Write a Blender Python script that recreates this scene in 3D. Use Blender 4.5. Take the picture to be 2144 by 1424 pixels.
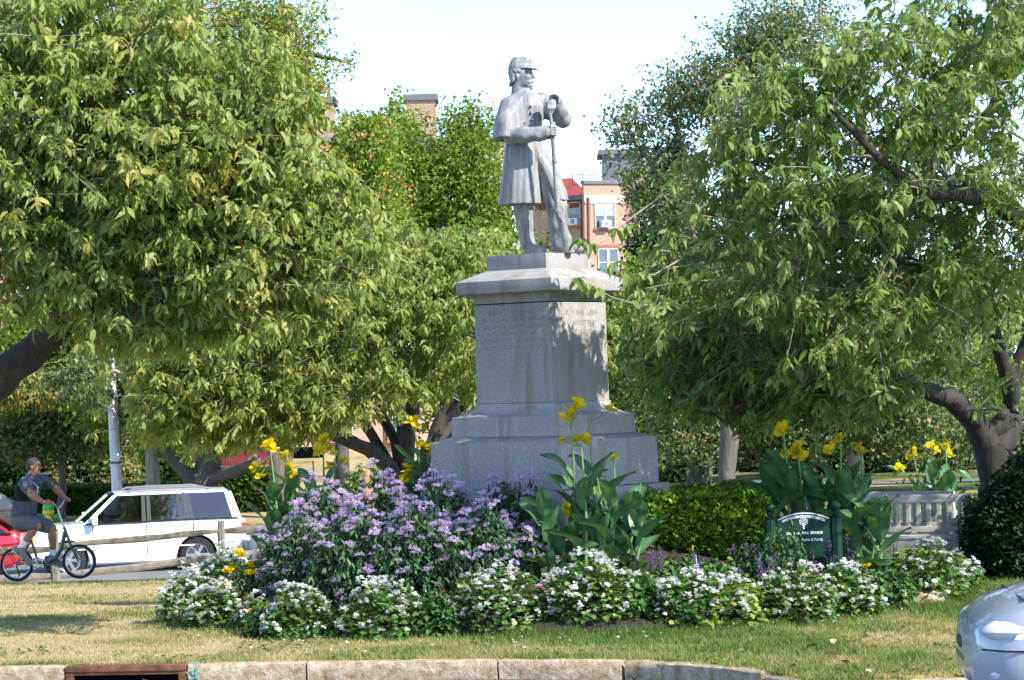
import bpy, bmesh, math, random
import numpy as np
from mathutils import Vector, Matrix
for _o in list(bpy.data.objects): bpy.data.objects.remove(_o)
scene = bpy.context.scene
C = scene.collection
rnd = random.Random(7)
rng = np.random.default_rng(11)
# ---------------------------------------------------------------- camera
FPX, PW, PH = 5600.0, 2144.0, 1424.0
CAMZ, PITCH, ROLL = 2.35, 88.0 / 5600.0, 0.030
_r0 = np.array([1.0, 0, 0]); _f = np.array([0, math.cos(PITCH), math.sin(PITCH)]); _u0 = np.array([0, -math.sin(PITCH), math.cos(PITCH)])
_r = _r0 * math.cos(ROLL) - _u0 * math.sin(ROLL); _u = _u0 * math.cos(ROLL) + _r0 * math.sin(ROLL)
CAM = np.array([0, 0, CAMZ])
cam_d = bpy.data.cameras.new('camera'); cam = bpy.data.objects.new('camera', cam_d); C.objects.link(cam)
cam_d.sensor_width = 36; cam_d.lens = 36 * FPX / PW; cam_d.clip_start = 0.1; cam_d.clip_end = 3000
cam.matrix_world = Matrix(((_r[0], _u[0], -_f[0], 0), (_r[1], _u[1], -_f[1], 0), (_r[2], _u[2], -_f[2], CAMZ), (0, 0, 0, 1)))
scene.camera = cam
# ---------------------------------------------------------------- sky, sun, exposure
SUN = np.array([0.785, -0.62, 0]); SUN_EL = math.radians(40)
SUN = np.array([SUN[0] * math.cos(SUN_EL), SUN[1] * math.cos(SUN_EL), math.sin(SUN_EL)])
world = bpy.data.worlds.new('World'); scene.world = world; world.use_nodes = True
_n = world.node_tree.nodes; _n.clear()
_sky = _n.new('ShaderNodeTexSky'); _sky.sky_type = 'NISHITA'; _sky.sun_disc = False
_sky.sun_elevation = SUN_EL; _sky.sun_rotation = math.atan2(SUN[0], SUN[1])
_sky.air_density = 0.5; _sky.dust_density = 0.2; _sky.ozone_density = 2.5
_bg = _n.new('ShaderNodeBackground'); _bg.inputs['Strength'].default_value = 0.15
_out = _n.new('ShaderNodeOutputWorld')
world.node_tree.links.new(_sky.outputs[0], _bg.inputs['Color']); world.node_tree.links.new(_bg.outputs[0], _out.inputs['Surface'])
sun_d = bpy.data.lights.new('sun', 'SUN'); sun_d.energy = 2.6; sun_d.angle = math.radians(0.5); sun_d.color = (1.0, 0.95, 0.86)
sun = bpy.data.objects.new('sun', sun_d); C.objects.link(sun)
sun.rotation_euler = Vector(-SUN).to_track_quat('-Z', 'Y').to_euler(); sun.location = (20, -10, 40)
scene.view_settings.view_transform = 'Standard'; scene.view_settings.look = 'None'
scene.view_settings.exposure = 1.78; scene.view_settings.gamma = 1.0; scene.view_settings.use_curve_mapping = False
scene.render.engine = 'CYCLES'
scene.cycles.use_denoising = True
scene.cycles.max_bounces = 8; scene.cycles.transparent_max_bounces = 12; scene.cycles.caustics_reflective = False; scene.cycles.caustics_refractive = False

# ---------------------------------------------------------------- where a photo point lies at a given distance
def W(px, py, D):
    d = _f + _r * ((px - PW / 2) / FPX) + _u * ((PH / 2 - py) / FPX)
    return CAM + d * (D / d[1])
def KP(D): return FPX / D            # photo pixels per metre at distance D
def sst(a, b, x):
    t = np.clip((x - a) / (b - a), 0, 1); return t * t * (3 - 2 * t)
BED = (0.50, 28.8, 4.25, 4.12)
def mound(x, y):
    t = np.sqrt(((x - BED[0]) / BED[2]) ** 2 + ((y - BED[1]) / BED[3]) ** 2)
    s = np.clip((t - 0.22) / 0.80, 0, 1)
    return 1.24 * (1 - s) ** 1.3
def ground0(x, y):
    x = np.asarray(x, float); y = np.asarray(y, float)
    zl = np.interp(y, [0, 23, 28, 39, 44, 51, 55, 64, 67, 70, 90, 140, 400], [0, 0, -0.02, -0.38, -0.75, -1.5, -1.64, -1.64, -1.3, -0.95, -0.9, -0.6, -0.6])
    zr = np.interp(y, [0, 45, 75, 140, 400], [0, 0, -0.3, -0.6, -0.6])
    w = sst(3.0, -2.2, x * np.clip(30 / np.maximum(y, 30), 0.4, 1))
    return zl * w + zr * (1 - w)
def G(x, y): return ground0(x, y) + mound(np.asarray(x, float), np.asarray(y, float))
def WG(px, D, dz=0.0):
    """point on the ground seen in photo column px at distance D"""
    p = W(px, 900, D); z = float(G(p[0], D))
    hz = W(px, 800, D); dzp = (hz[2] - z) * KP(D)
    p = W(px, 800 + dzp, D); return np.array([p[0], D, float(G(p[0], D)) + dz])

# ---------------------------------------------------------------- mesh and object helpers
def tag(o, label=None, cat=None, group=None, kind=None):
    if label: o['label'] = label
    if cat: o['category'] = cat
    if group: o['group'] = group
    if kind: o['kind'] = kind
    return o
def empty(name, loc=(0, 0, 0), rz=0.0, label=None, cat=None, group=None, kind=None):
    o = bpy.data.objects.new(name, None); C.objects.link(o); o.location = loc; o.rotation_euler = (0, 0, rz)
    o.empty_display_size = 0.1
    return tag(o, label, cat, group, kind)
def mw(o):
    m = o.matrix_basis.copy()
    return mw(o.parent) @ o.matrix_parent_inverse @ m if o.parent else m
def obj(name, me, mat=None, parent=None, loc=None, world=False):
    """world=True: the mesh is already in world coordinates although it has a parent"""
    if mat is not None and not me.materials: me.materials.append(mat)
    o = bpy.data.objects.new(name, me); C.objects.link(o)
    if loc is not None: o.location = loc
    if parent is not None:
        o.parent = parent
        if world: o.matrix_parent_inverse = mw(parent).inverted()
    return o
def mesh_np(name, V, F, var=None, smooth=False):
    """V (n,3), F (m,k) all of one size, var = per-face random value"""
    V = np.ascontiguousarray(V, np.float32); F = np.ascontiguousarray(F, np.int32)
    me = bpy.data.meshes.new(name); n, (m, k) = len(V), F.shape
    me.vertices.add(n); me.vertices.foreach_set('co', V.ravel())
    me.loops.add(m * k); me.loops.foreach_set('vertex_index', F.ravel())
    me.polygons.add(m); me.polygons.foreach_set('loop_start', np.arange(0, m * k, k, dtype=np.int32))
    if var is not None:
        a = me.attributes.new('var', 'FLOAT', 'FACE'); a.data.foreach_set('value', np.ascontiguousarray(var, np.float32))
    me.polygons.foreach_set('use_smooth', np.full(m, smooth, bool))
    me.update(calc_edges=True); return me
class MB:
    """collects simple solids into one mesh"""
    def __init__(s): s.v, s.f, s.sm = [], [], []
    def add(s, V, F, smooth=False):
        o = len(s.v); s.v += [tuple(map(float, p)) for p in V]; s.f += [tuple(int(i) + o for i in f) for f in F]; s.sm += [smooth] * len(F); return s
    def box(s, c, d, R=None, taper=1.0):
        P = [(-1, -1, -1), (1, -1, -1), (1, 1, -1), (-1, 1, -1), (-1, -1, 1), (1, -1, 1), (1, 1, 1), (-1, 1, 1)]
        V = []
        for p in P:
            q = Vector((p[0] * d[0] / 2, p[1] * d[1] / 2, p[2] * d[2] / 2))
            if p[2] > 0: q.x *= taper; q.y *= taper
            if R is not None: q = R @ q
            V.append(q + Vector(c))
        return s.add(V, [(0, 3, 2, 1), (4, 5, 6, 7), (0, 1, 5, 4), (1, 2, 6, 5), (2, 3, 7, 6), (3, 0, 4, 7)])
    def tube(s, pts, rads, n=8, cap=True, smooth=True):
        pts = [Vector(p) for p in pts]
        if not hasattr(rads, '__len__'): rads = [rads] * len(pts)
        V, F = [], []; ref = None
        for i, p in enumerate(pts):
            t = (pts[min(i + 1, len(pts) - 1)] - pts[max(i - 1, 0)]).normalized()
            if ref is None: ref = Vector((0, 0, 1)) if abs(t.z) < 0.9 else Vector((1, 0, 0))
            a = t.cross(ref).normalized(); b = t.cross(a).normalized(); ref = -b if False else ref
            for j in range(n):
                q = 2 * math.pi * j / n; V.append(p + (a * math.cos(q) + b * math.sin(q)) * rads[i])
        for i in range(len(pts) - 1):
            for j in range(n):
                F.append((i * n + j, i * n + (j + 1) % n, (i + 1) * n + (j + 1) % n, (i + 1) * n + j))
        s.add(V, F, smooth)
        if cap: s.add(V[:n], [tuple(range(n))]); s.add(V[-n:], [tuple(range(n - 1, -1, -1))])
        return s
    def lathe(s, prof, c=(0, 0, 0), n=16, R=None, smooth=True):
        V, F = [], []
        for r, z in prof:
            for j in range(n):
                q = Vector((r * math.cos(2 * math.pi * j / n), r * math.sin(2 * math.pi * j / n), z))
                if R is not None: q = R @ q
                V.append(q + Vector(c))
        for i in range(len(prof) - 1):
            for j in range(n): F.append((i * n + j, i * n + (j + 1) % n, (i + 1) * n + (j + 1) % n, (i + 1) * n + j))
        s.add(V, F, smooth); s.add(V[:n], [tuple(range(n - 1, -1, -1))]); s.add(V[-n:], [tuple(range(n))])
        return s
    def prism(s, poly, z0, z1, fn):
        """poly in 2D, fn(u, v, w) -> point"""
        n = len(poly); V = [fn(p[0], p[1], z0) for p in poly] + [fn(p[0], p[1], z1) for p in poly]
        F = [tuple(range(n - 1, -1, -1)), tuple(range(n, 2 * n))] + [(i, (i + 1) % n, n + (i + 1) % n, n + i) for i in range(n)]
        return s.add(V, F)
    def mesh(s, name, bevel=0.0, sharp=None):
        me = bpy.data.meshes.new(name); me.from_pydata(s.v, [], s.f)
        me.polygons.foreach_set('use_smooth', s.sm); me.update()
        bm = bmesh.new(); bm.from_mesh(me)
        bmesh.ops.remove_doubles(bm, verts=bm.verts, dist=1e-5)
        bmesh.ops.recalc_face_normals(bm, faces=bm.faces)
        if bevel > 0:
            es = [e for e in bm.edges if len(e.link_faces) == 2 and e.calc_face_angle(0) > 0.5]
            bmesh.ops.bevel(bm, geom=es, offset=bevel, segments=2, affect='EDGES', profile=0.7)
        bm.to_mesh(me); bm.free()
        if sharp: me.set_sharp_from_angle(angle=sharp)
        return me
    def build(s, name, mat, parent=None, bevel=0.0, sharp=0.6, loc=None, world=False):
        return obj(name, s.mesh(name, bevel, sharp), mat, parent, loc, world)

# ---------------------------------------------------------------- materials
def _mat(name):
    m = bpy.data.materials.new(name); m.use_nodes = True; nt = m.node_tree
    return m, nt, nt.nodes['Principled BSDF'], nt.nodes['Material Output']
def _ramp(nt, fac, stops):
    r = nt.nodes.new('ShaderNodeValToRGB'); e = r.color_ramp.elements
    while len(e) < len(stops): e.new(0.5)
    for i, (p, c) in enumerate(stops): e[i].position = p; e[i].color = (*c, 1)
    nt.links.new(fac, r.inputs[0]); return r.outputs[0]
def _noise(nt, scale, detail=4, rough=0.6, vec=None, coord='Object', sc=None):
    tc = nt.nodes.new('ShaderNodeTexCoord'); n = nt.nodes.new('ShaderNodeTexNoise')
    n.inputs['Scale'].default_value = scale; n.inputs['Detail'].default_value = detail; n.inputs['Roughness'].default_value = rough
    v = vec or tc.outputs[coord]
    if sc:
        mp = nt.nodes.new('ShaderNodeMapping'); mp.inputs['Scale'].default_value = sc; nt.links.new(v, mp.inputs[0]); v = mp.outputs[0]
    nt.links.new(v, n.inputs['Vector']); return n.outputs['Fac']
def _mix(nt, fac, a, b, mode='MIX'):
    m = nt.nodes.new('ShaderNodeMix'); m.data_type = 'RGBA'; m.blend_type = mode
    for sock, v in ((m.inputs[0], fac), (m.inputs[6], a), (m.inputs[7], b)):
        if hasattr(v, 'links'): nt.links.new(v, sock)
        else: sock.default_value = v if not isinstance(v, tuple) else (*v, 1)
    return m.outputs[2]
def _bump(nt, b, h, strength=0.3, dist=0.01):
    n = nt.nodes.new('ShaderNodeBump'); n.inputs['Strength'].default_value = strength; n.inputs['Distance'].default_value = dist
    nt.links.new(h, n.inputs['Height']); nt.links.new(n.outputs[0], b.inputs['Normal'])
def plain(name, col, rough=0.6, spec=0.4, metal=0.0, vary=0.0, scale=8.0, coat=0.0, bump=0.0):
    m, nt, b, o = _mat(name)
    b.inputs['Roughness'].default_value = rough; b.inputs['Specular IOR Level'].default_value = spec; b.inputs['Metallic'].default_value = metal
    b.inputs['Coat Weight'].default_value = coat; b.inputs['Coat Roughness'].default_value = 0.05
    if vary > 0:
        f = _noise(nt, scale, 5); d = tuple(max(0, c * (1 - vary)) for c in col); l = tuple(min(1, c * (1 + vary)) for c in col)
        nt.links.new(_ramp(nt, f, [(0.3, d), (0.7, l)]), b.inputs['Base Color'])
        if bump: _bump(nt, b, f, bump)
    else: b.inputs['Base Color'].default_value = (*col, 1)
    return m
def leafmat(name, stops, trans=0.35, rough=0.45, spec=0.35, tcol=None):
    """leaf surface whose colour varies from leaf to leaf"""
    m, nt, b, o = _mat(name)
    at = nt.nodes.new('ShaderNodeAttribute'); at.attribute_name = 'var'
    col = _ramp(nt, at.outputs['Fac'], stops)
    nt.links.new(col, b.inputs['Base Color']); b.inputs['Roughness'].default_value = rough; b.inputs['Specular IOR Level'].default_value = spec
    t = nt.nodes.new('ShaderNodeBsdfTranslucent')
    nt.links.new(_mix(nt, 1.0, col, tcol or (1.0, 1.0, 0.45), 'MULTIPLY'), t.inputs['Color'])
    mx = nt.nodes.new('ShaderNodeMixShader'); mx.inputs[0].default_value = trans
    nt.links.new(b.outputs[0], mx.inputs[1]); nt.links.new(t.outputs[0], mx.inputs[2]); nt.links.new(mx.outputs[0], o.inputs['Surface'])
    return m
def bark(name, c1, c2, scale=14):
    m, nt, b, o = _mat(name); f = _noise(nt, scale, 6, 0.7, sc=(1, 1, 0.35))
    nt.links.new(_ramp(nt, f, [(0.3, c1), (0.7, c2)]), b.inputs['Base Color']); b.inputs['Roughness'].default_value = 0.85; _bump(nt, b, f, 0.6, 0.03)
    return m
def glassmat(name, tint=0.35, col=(0.8, 0.9, 0.95)):
    m, nt, b, o = _mat(name)
    tr = nt.nodes.new('ShaderNodeBsdfTransparent'); tr.inputs[0].default_value = tuple(c * tint for c in col) + (1,)
    gl = nt.nodes.new('ShaderNodeBsdfGlossy'); gl.inputs['Roughness'].default_value = 0.02
    fr = nt.nodes.new('ShaderNodeFresnel'); fr.inputs[0].default_value = 2.6
    mx = nt.nodes.new('ShaderNodeMixShader')
    nt.links.new(fr.outputs[0], mx.inputs[0]); nt.links.new(tr.outputs[0], mx.inputs[1]); nt.links.new(gl.outputs[0], mx.inputs[2]); nt.links.new(mx.outputs[0], o.inputs['Surface'])
    return m
def mat_granite(name, base, stain=True, dark=0.6):
    m, nt, b, o = _mat(name)
    sp = _noise(nt, 95, 3, 0.8); big = _noise(nt, 2.2, 4)
    c = _ramp(nt, sp, [(0.36, tuple(x * dark for x in base)), (0.5, base), (0.66, tuple(min(1, x * 1.3) for x in base))])
    c = _mix(nt, 0.55, c, _ramp(nt, big, [(0.3, (0.72, 0.74, 0.78)), (0.7, (1.08, 1.04, 0.98))]), 'MULTIPLY')
    if stain:
        st = _noise(nt, 1.6, 5, 0.65, sc=(3.2, 3.2, 0.22))
        c = _mix(nt, _ramp(nt, st, [(0.50, (0, 0, 0)), (0.68, (0.75, 0.75, 0.75))]), c, tuple(x * y for x, y in zip(base, (0.62, 0.55, 0.42))))
    nt.links.new(c, b.inputs['Base Color']); b.inputs['Roughness'].default_value = 0.75; b.inputs['Specular IOR Level'].default_value = 0.3
    _bump(nt, b, sp, 0.25, 0.004); return m
def mat_zinc():
    m, nt, b, o = _mat('weathered_zinc')
    st = _noise(nt, 3.6, 7, 0.72, sc=(3.4, 3.4, 0.5)); fi = _noise(nt, 30, 4)
    c = _ramp(nt, st, [(0.32, (0.13, 0.133, 0.143)), (0.46, (0.24, 0.238, 0.24)), (0.58, (0.325, 0.318, 0.305)), (0.72, (0.46, 0.45, 0.425))])
    c = _mix(nt, 0.35, c, _ramp(nt, fi, [(0.3, (0.7, 0.7, 0.72)), (0.7, (1.15, 1.15, 1.12))]), 'MULTIPLY')
    nt.links.new(c, b.inputs['Base Color']); b.inputs['Roughness'].default_value = 0.6; b.inputs['Specular IOR Level'].default_value = 0.35; _bump(nt, b, fi, 0.15, 0.004)
    return m
def mat_brick(name, c1, c2, mortar, scale=1.0):
    m, nt, b, o = _mat(name)
    uv = nt.nodes.new('ShaderNodeUVMap'); br = nt.nodes.new('ShaderNodeTexBrick')
    br.inputs['Scale'].default_value = 1.0; br.inputs['Brick Width'].default_value = 0.21 * scale; br.inputs['Row Height'].default_value = 0.075 * scale
    br.inputs['Mortar Size'].default_value = 0.008 * scale; br.inputs['Bias'].default_value = 0.0
    br.inputs['Color1'].default_value = (*c1, 1); br.inputs['Color2'].default_value = (*c2, 1); br.inputs['Mortar'].default_value = (*mortar, 1)
    nt.links.new(uv.outputs[0], br.inputs['Vector'])
    big = _noise(nt, 0.35, 4)
    c = _mix(nt, 0.5, br.outputs['Color'], _ramp(nt, big, [(0.3, (0.75, 0.72, 0.7)), (0.7, (1.1, 1.05, 1.0))]), 'MULTIPLY')
    nt.links.new(c, b.inputs['Base Color']); b.inputs['Roughness'].default_value = 0.9; b.inputs['Specular IOR Level'].default_value = 0.15
    return m
# ---------------------------------------------------------------- smooth noise for masks
def vnoise(x, y, s=1.0, seed=0):
    x = np.asarray(x, float) * s; y = np.asarray(y, float) * s
    xi = np.floor(x).astype(np.int64); yi = np.floor(y).astype(np.int64); fx = x - xi; fy = y - yi
    fx = fx * fx * (3 - 2 * fx); fy = fy * fy * (3 - 2 * fy)
    def h(a, b):
        n = (a * 374761393 + b * 668265263 + seed * 982451653) & 0x7fffffff
        n = (n ^ (n >> 13)) * 1274126177 & 0x7fffffff
        return ((n ^ (n >> 16)) & 0xffff) / 65535.0
    return (h(xi, yi) * (1 - fx) + h(xi + 1, yi) * fx) * (1 - fy) + (h(xi, yi + 1) * (1 - fx) + h(xi + 1, yi + 1) * fx) * fy
def fbm(x, y, s=1.0, seed=0): return 0.5 * vnoise(x, y, s, seed) + 0.3 * vnoise(x, y, s * 2.1, seed + 1) + 0.2 * vnoise(x, y, s * 4.3, seed + 2)
# ---------------------------------------------------------------- solids grown from distance fields
def snets(D, o, h):
    nx, ny, nz = D.shape; S = D < 0
    acc = np.zeros((nx - 1, ny - 1, nz - 1, 3), np.float32); cnt = np.zeros((nx - 1, ny - 1, nz - 1), np.float32)
    n = (nx, ny, nz)
    for a in range(3):
        b, c = [q for q in range(3) if q != a]
        for ob in (0, 1):
            for oc in (0, 1):
                s0 = [None] * 3; s1 = [None] * 3
                s0[a] = slice(0, n[a] - 1); s1[a] = slice(1, n[a])
                for ax, of in ((b, ob), (c, oc)): s0[ax] = s1[ax] = slice(of, n[ax] - 1 + of)
                d0 = D[tuple(s0)]; d1 = D[tuple(s1)]; m = (d0 < 0) != (d1 < 0)
                t = np.where(m, d0 / np.where(m, d0 - d1, 1), 0)
                acc[..., a] += np.where(m, t, 0); acc[..., b] += m * ob; acc[..., c] += m * oc; cnt += m
    act = cnt > 0; idx = np.full(act.shape, -1, np.int64); idx[act] = np.arange(act.sum())
    V = (np.argwhere(act) + acc[act] / cnt[act][:, None]) * h + np.asarray(o)
    Fs = []
    for a in range(3):
        b, c = (a + 1) % 3, (a + 2) % 3
        s0 = [slice(1, n[q] - 1) for q in range(3)]; s1 = list(s0); s0[a] = slice(0, n[a] - 1); s1[a] = slice(1, n[a])
        i0 = S[tuple(s0)]; m = i0 != S[tuple(s1)]; pos = np.argwhere(m)
        if not len(pos): continue
        for q in range(3):
            if q != a: pos[:, q] += 1
        fl = S[tuple(pos.T)]
        eb = np.zeros(3, int); eb[b] = 1; ec = np.zeros(3, int); ec[c] = 1
        q = np.stack([idx[tuple((pos - eb - ec).T)], idx[tuple((pos - ec).T)], idx[tuple(pos.T)], idx[tuple((pos - eb).T)]], 1)
        q[~fl] = q[~fl][:, ::-1]; Fs.append(q)
    return V, np.concatenate(Fs)
class SDF:
    def __init__(s, lo, hi, h=0.008):
        s.lo = np.asarray(lo, float); s.h = h; s.n = np.ceil((np.asarray(hi, float) - s.lo) / h).astype(int) + 1
        s.D = np.full(s.n, 1.0, np.float32)
    def _blk(s, lo, hi):
        i0 = np.clip(np.floor((np.asarray(lo) - s.lo) / s.h).astype(int), 0, s.n); i1 = np.clip(np.ceil((np.asarray(hi) - s.lo) / s.h).astype(int) + 1, 0, s.n)
        sl = tuple(slice(a, b) for a, b in zip(i0, i1))
        g = np.meshgrid(*[np.arange(a, b) * s.h + l for a, b, l in zip(i0, i1, s.lo)], indexing='ij')
        return sl, np.stack(g, -1).astype(np.float32)
    def _put(s, lo, hi, fn, k, mode):
        pad = k * 1.5 + 2 * s.h; sl, P = s._blk(np.asarray(lo) - pad, np.asarray(hi) + pad)
        if P.size == 0: return s
        d = fn(P); A = s.D[sl]
        if mode == 'sub': d = -d; A2, d2 = -A, -d
        if mode == 'add':
            if k > 0: hh = np.maximum(k - np.abs(A - d), 0) / k; s.D[sl] = np.minimum(A, d) - hh * hh * k * 0.25
            else: s.D[sl] = np.minimum(A, d)
        else:
            if k > 0: hh = np.maximum(k - np.abs(A - d), 0) / k; s.D[sl] = np.maximum(A, d) + hh * hh * k * 0.25
            else: s.D[sl] = np.maximum(A, d)
        return s
    def cone(s, a, b, ra, rb, k=0.02, mode='add', flat=None):
        a = np.asarray(a, float); b = np.asarray(b, float); ab = b - a; L2 = max(float(ab @ ab), 1e-9); r = max(ra, rb)
        def fn(P):
            q = P - a; t = np.clip(q @ ab / L2, 0, 1); e = q - t[..., None] * ab
            if flat is not None: e = e * np.asarray(flat)
            return np.sqrt((e * e).sum(-1)) - (ra + (rb - ra) * t)
        return s._put(np.minimum(a, b) - r, np.maximum(a, b) + r, fn, k, mode)
    def path(s, pts, rads, k=0.02):
        for i in range(len(pts) - 1): s.cone(pts[i], pts[i + 1], rads[i], rads[i + 1], k)
        return s
    def ell(s, c, r, R=None, k=0.02, mode='add'):
        c = np.asarray(c, float); r = np.asarray(r, float); R = np.eye(3) if R is None else np.asarray(R)   # columns are axes
        m = r.max()
        def fn(P):
            q = ((P - c) @ R) / r; l = np.sqrt((q * q).sum(-1)); g = np.sqrt(((q / r) ** 2).sum(-1)) + 1e-6
            return l * (l - 1) / g
        return s._put(c - m, c + m, fn, k, mode)
    def box(s, c, r, R=None, k=0.0, rd=0.01, mode='add'):
        c = np.asarray(c, float); r = np.asarray(r, float); R = np.eye(3) if R is None else np.asarray(R); m = float(np.linalg.norm(r))
        def fn(P):
            q = np.abs((P - c) @ R) - (r - rd); return np.sqrt((np.maximum(q, 0) ** 2).sum(-1)) + np.minimum(q.max(-1), 0) - rd
        return s._put(c - m, c + m, fn, k, mode)
    def loft(s, rings, k=0.02, ax=(1, 0), fold=None, mode='add'):
        """rings: (z, cx, cy, ra, rb) ordered by z; ax = unit direction of ra; fold(theta, t) scales the radius"""
        A = np.asarray(rings, float); A = A[np.argsort(A[:, 0])]; z0, z1 = A[0, 0], A[-1, 0]
        m = A[:, 3:5].max() * 1.25; lo = (A[:, 1].min() - m, A[:, 2].min() - m, z0); hi = (A[:, 1].max() + m, A[:, 2].max() + m, z1)
        def fn(P):
            z = np.clip(P[..., 2], z0, z1); cx, cy, ra, rb = (np.interp(z, A[:, 0], A[:, i]) for i in (1, 2, 3, 4))
            dx = P[..., 0] - cx; dy = P[..., 1] - cy; u = dx * ax[0] + dy * ax[1]; v = -dx * ax[1] + dy * ax[0]
            e = np.sqrt((u / ra) ** 2 + (v / rb) ** 2)
            if fold is not None: e = e / fold(np.arctan2(v / rb, u / ra), (z - z0) / (z1 - z0))
            return np.maximum((e - 1) * np.minimum(ra, rb), np.abs(P[..., 2] - (z0 + z1) / 2) - (z1 - z0) / 2)
        return s._put(lo, hi, fn, k, mode)
    def half(s, p, n, k=0.0):
        """keep the side of the plane that n points away from"""
        p = np.asarray(p, float); n = np.asarray(n, float); n = n / np.linalg.norm(n)
        sl, P = s._blk(s.lo, s.lo + s.n * s.h); s.D[sl] = np.maximum(s.D[sl], (P - p) @ n); return s
    def disp(s, fn):
        sl, P = s._blk(s.lo, s.lo + s.n * s.h); s.D[sl] = s.D[sl] + fn(P).astype(np.float32); return s
    def build(s, name, mat, parent=None, smooth_it=1):
        D = s.D
        D[0] = D[-1] = 1; D[:, 0] = D[:, -1] = 1; D[:, :, 0] = D[:, :, -1] = 1
        V, F = snets(D, s.lo, s.h)
        for _ in range(smooth_it):
            A = np.zeros_like(V); n = np.zeros(len(V))
            for i in range(4):
                a, b = F[:, i], F[:, (i + 1) % 4]
                for q in range(3): A[:, q] += np.bincount(a, V[b][:, q], len(V)) + np.bincount(b, V[a][:, q], len(V))
                n += np.bincount(a, minlength=len(V)) + np.bincount(b, minlength=len(V))
            V = 0.5 * V + 0.5 * A / np.maximum(n, 1)[:, None]
        return obj(name, mesh_np(name, V, F, smooth=True), mat, parent, world=True)
# ---------------------------------------------------------------- leaves
def leaf_tpl(w=0.42, droop=0.35, fold=0.25, st=(0.33, 0.72), ws=(1.0, 0.75)):
    """one leaf along +x, length 1: 8 verts, 8 triangles"""
    def z(t): return -droop * t * t
    V = [(0, 0, 0)]
    for t, q in zip(st, ws):
        hw = w * q / 2; V += [(t, hw, z(t) + fold * hw), (t, 0, z(t)), (t, -hw, z(t) + fold * hw)]
    V.append((1 - 0.12 * droop, 0, z(1)))
    F = [(0, 2, 1), (0, 3, 2), (1, 2, 5), (1, 5, 4), (2, 3, 6), (2, 6, 5), (4, 5, 7), (5, 6, 7)]
    return np.array(V, float), np.array(F)
QUADLEAF = (np.array([(0, 0, 0), (0.5, 0.3, 0.05), (1, 0, -0.1), (0.5, -0.3, 0.05)], float), np.array([(0, 1, 2), (0, 2, 3)]))
QL = [(np.array([(0, 0, 0), (.45, w, f), (1, 0, -d), (.45, -w, f)], float), np.array([(0, 2, 1), (0, 3, 2)])) for w, f, d in ((.36, .10, .15), (.32, .2, .3), (.40, .02, .1))]
def rotz(a):
    c, s = np.cos(a), np.sin(a); R = np.zeros(np.shape(a) + (3, 3)); R[..., 0, 0] = c; R[..., 0, 1] = -s; R[..., 1, 0] = s; R[..., 1, 1] = c; R[..., 2, 2] = 1; return R
def roty(a):
    c, s = np.cos(a), np.sin(a); R = np.zeros(np.shape(a) + (3, 3)); R[..., 0, 0] = c; R[..., 0, 2] = s; R[..., 2, 0] = -s; R[..., 2, 2] = c; R[..., 1, 1] = 1; return R
def rotx(a):
    c, s = np.cos(a), np.sin(a); R = np.zeros(np.shape(a) + (3, 3)); R[..., 1, 1] = c; R[..., 1, 2] = -s; R[..., 2, 1] = s; R[..., 2, 2] = c; R[..., 0, 0] = 1; return R
def leaves(P, yaw, pitch, roll, size, tpls, var):
    """place one leaf per point; pitch > 0 points down"""
    n = len(P); Vs, Fs, vs = [], [], []; off = 0; which = rng.integers(0, len(tpls), n)
    R = rotz(yaw) @ roty(pitch) @ rotx(roll)
    for ti, (tv, tf) in enumerate(tpls):
        m = which == ti; k = int(m.sum())
        if not k: continue
        V = np.einsum('nij,vj->nvi', R[m], tv) * size[m][:, None, None] + P[m][:, None, :]
        F = tf[None] + (np.arange(k) * len(tv))[:, None, None] + off
        Vs.append(V.reshape(-1, 3)); Fs.append(F.reshape(-1, 3)); vs.append(np.repeat(var[m], len(tf))); off += k * len(tv)
    return np.concatenate(Vs), np.concatenate(Fs), np.concatenate(vs)
def leaf_lite(w, droop, fold, t=.45):
    z = -droop * t * t * .6; return np.array([(0, 0, 0), (t, w / 2, z + fold * w / 2), (t, 0, z), (t, -w / 2, z + fold * w / 2), (1 - .1 * droop, 0, -droop)], float), np.array([(0, 2, 1), (0, 3, 2), (1, 2, 4), (2, 3, 4)])
def leaf_arch(w, droop, curl, s1=.28, s2=.68):
    a = -droop * s1 * s1; b = -droop * s2 * s2; return np.array([(0, 0, 0), (s1, w / 2, a + curl * w), (s1, -w / 2, a - curl * w), (s2, w * .42, b + curl * w * .5), (s2, -w * .42, b - curl * w * .5), (1 - .2 * droop, 0, -droop)], float), np.array([(0, 2, 1), (1, 2, 4), (1, 4, 3), (3, 4, 5)])
LITE = [leaf_arch(w, d, c) for w, d, c in ((.30, .2, .15), (.34, .45, -.2), (.30, .75, .2), (.36, .6, -.1), (.28, .95, .1))] + [leaf_lite(.36, .4, .4, .42)]
CHERRY = [leaf_tpl(0.40, d, f, ws=(1.0, 0.8)) for d, f in ((0.25, 0.35), (0.5, 0.3), (0.75, 0.4), (0.4, 0.6))]
BROAD = [leaf_tpl(0.75, d, 0.2) for d in (0.15, 0.35)]
ROUND = [leaf_tpl(1.0, d, 0.15, st=(0.3, 0.75), ws=(0.95, 0.9)) for d in (0.1, 0.3)]
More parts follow.
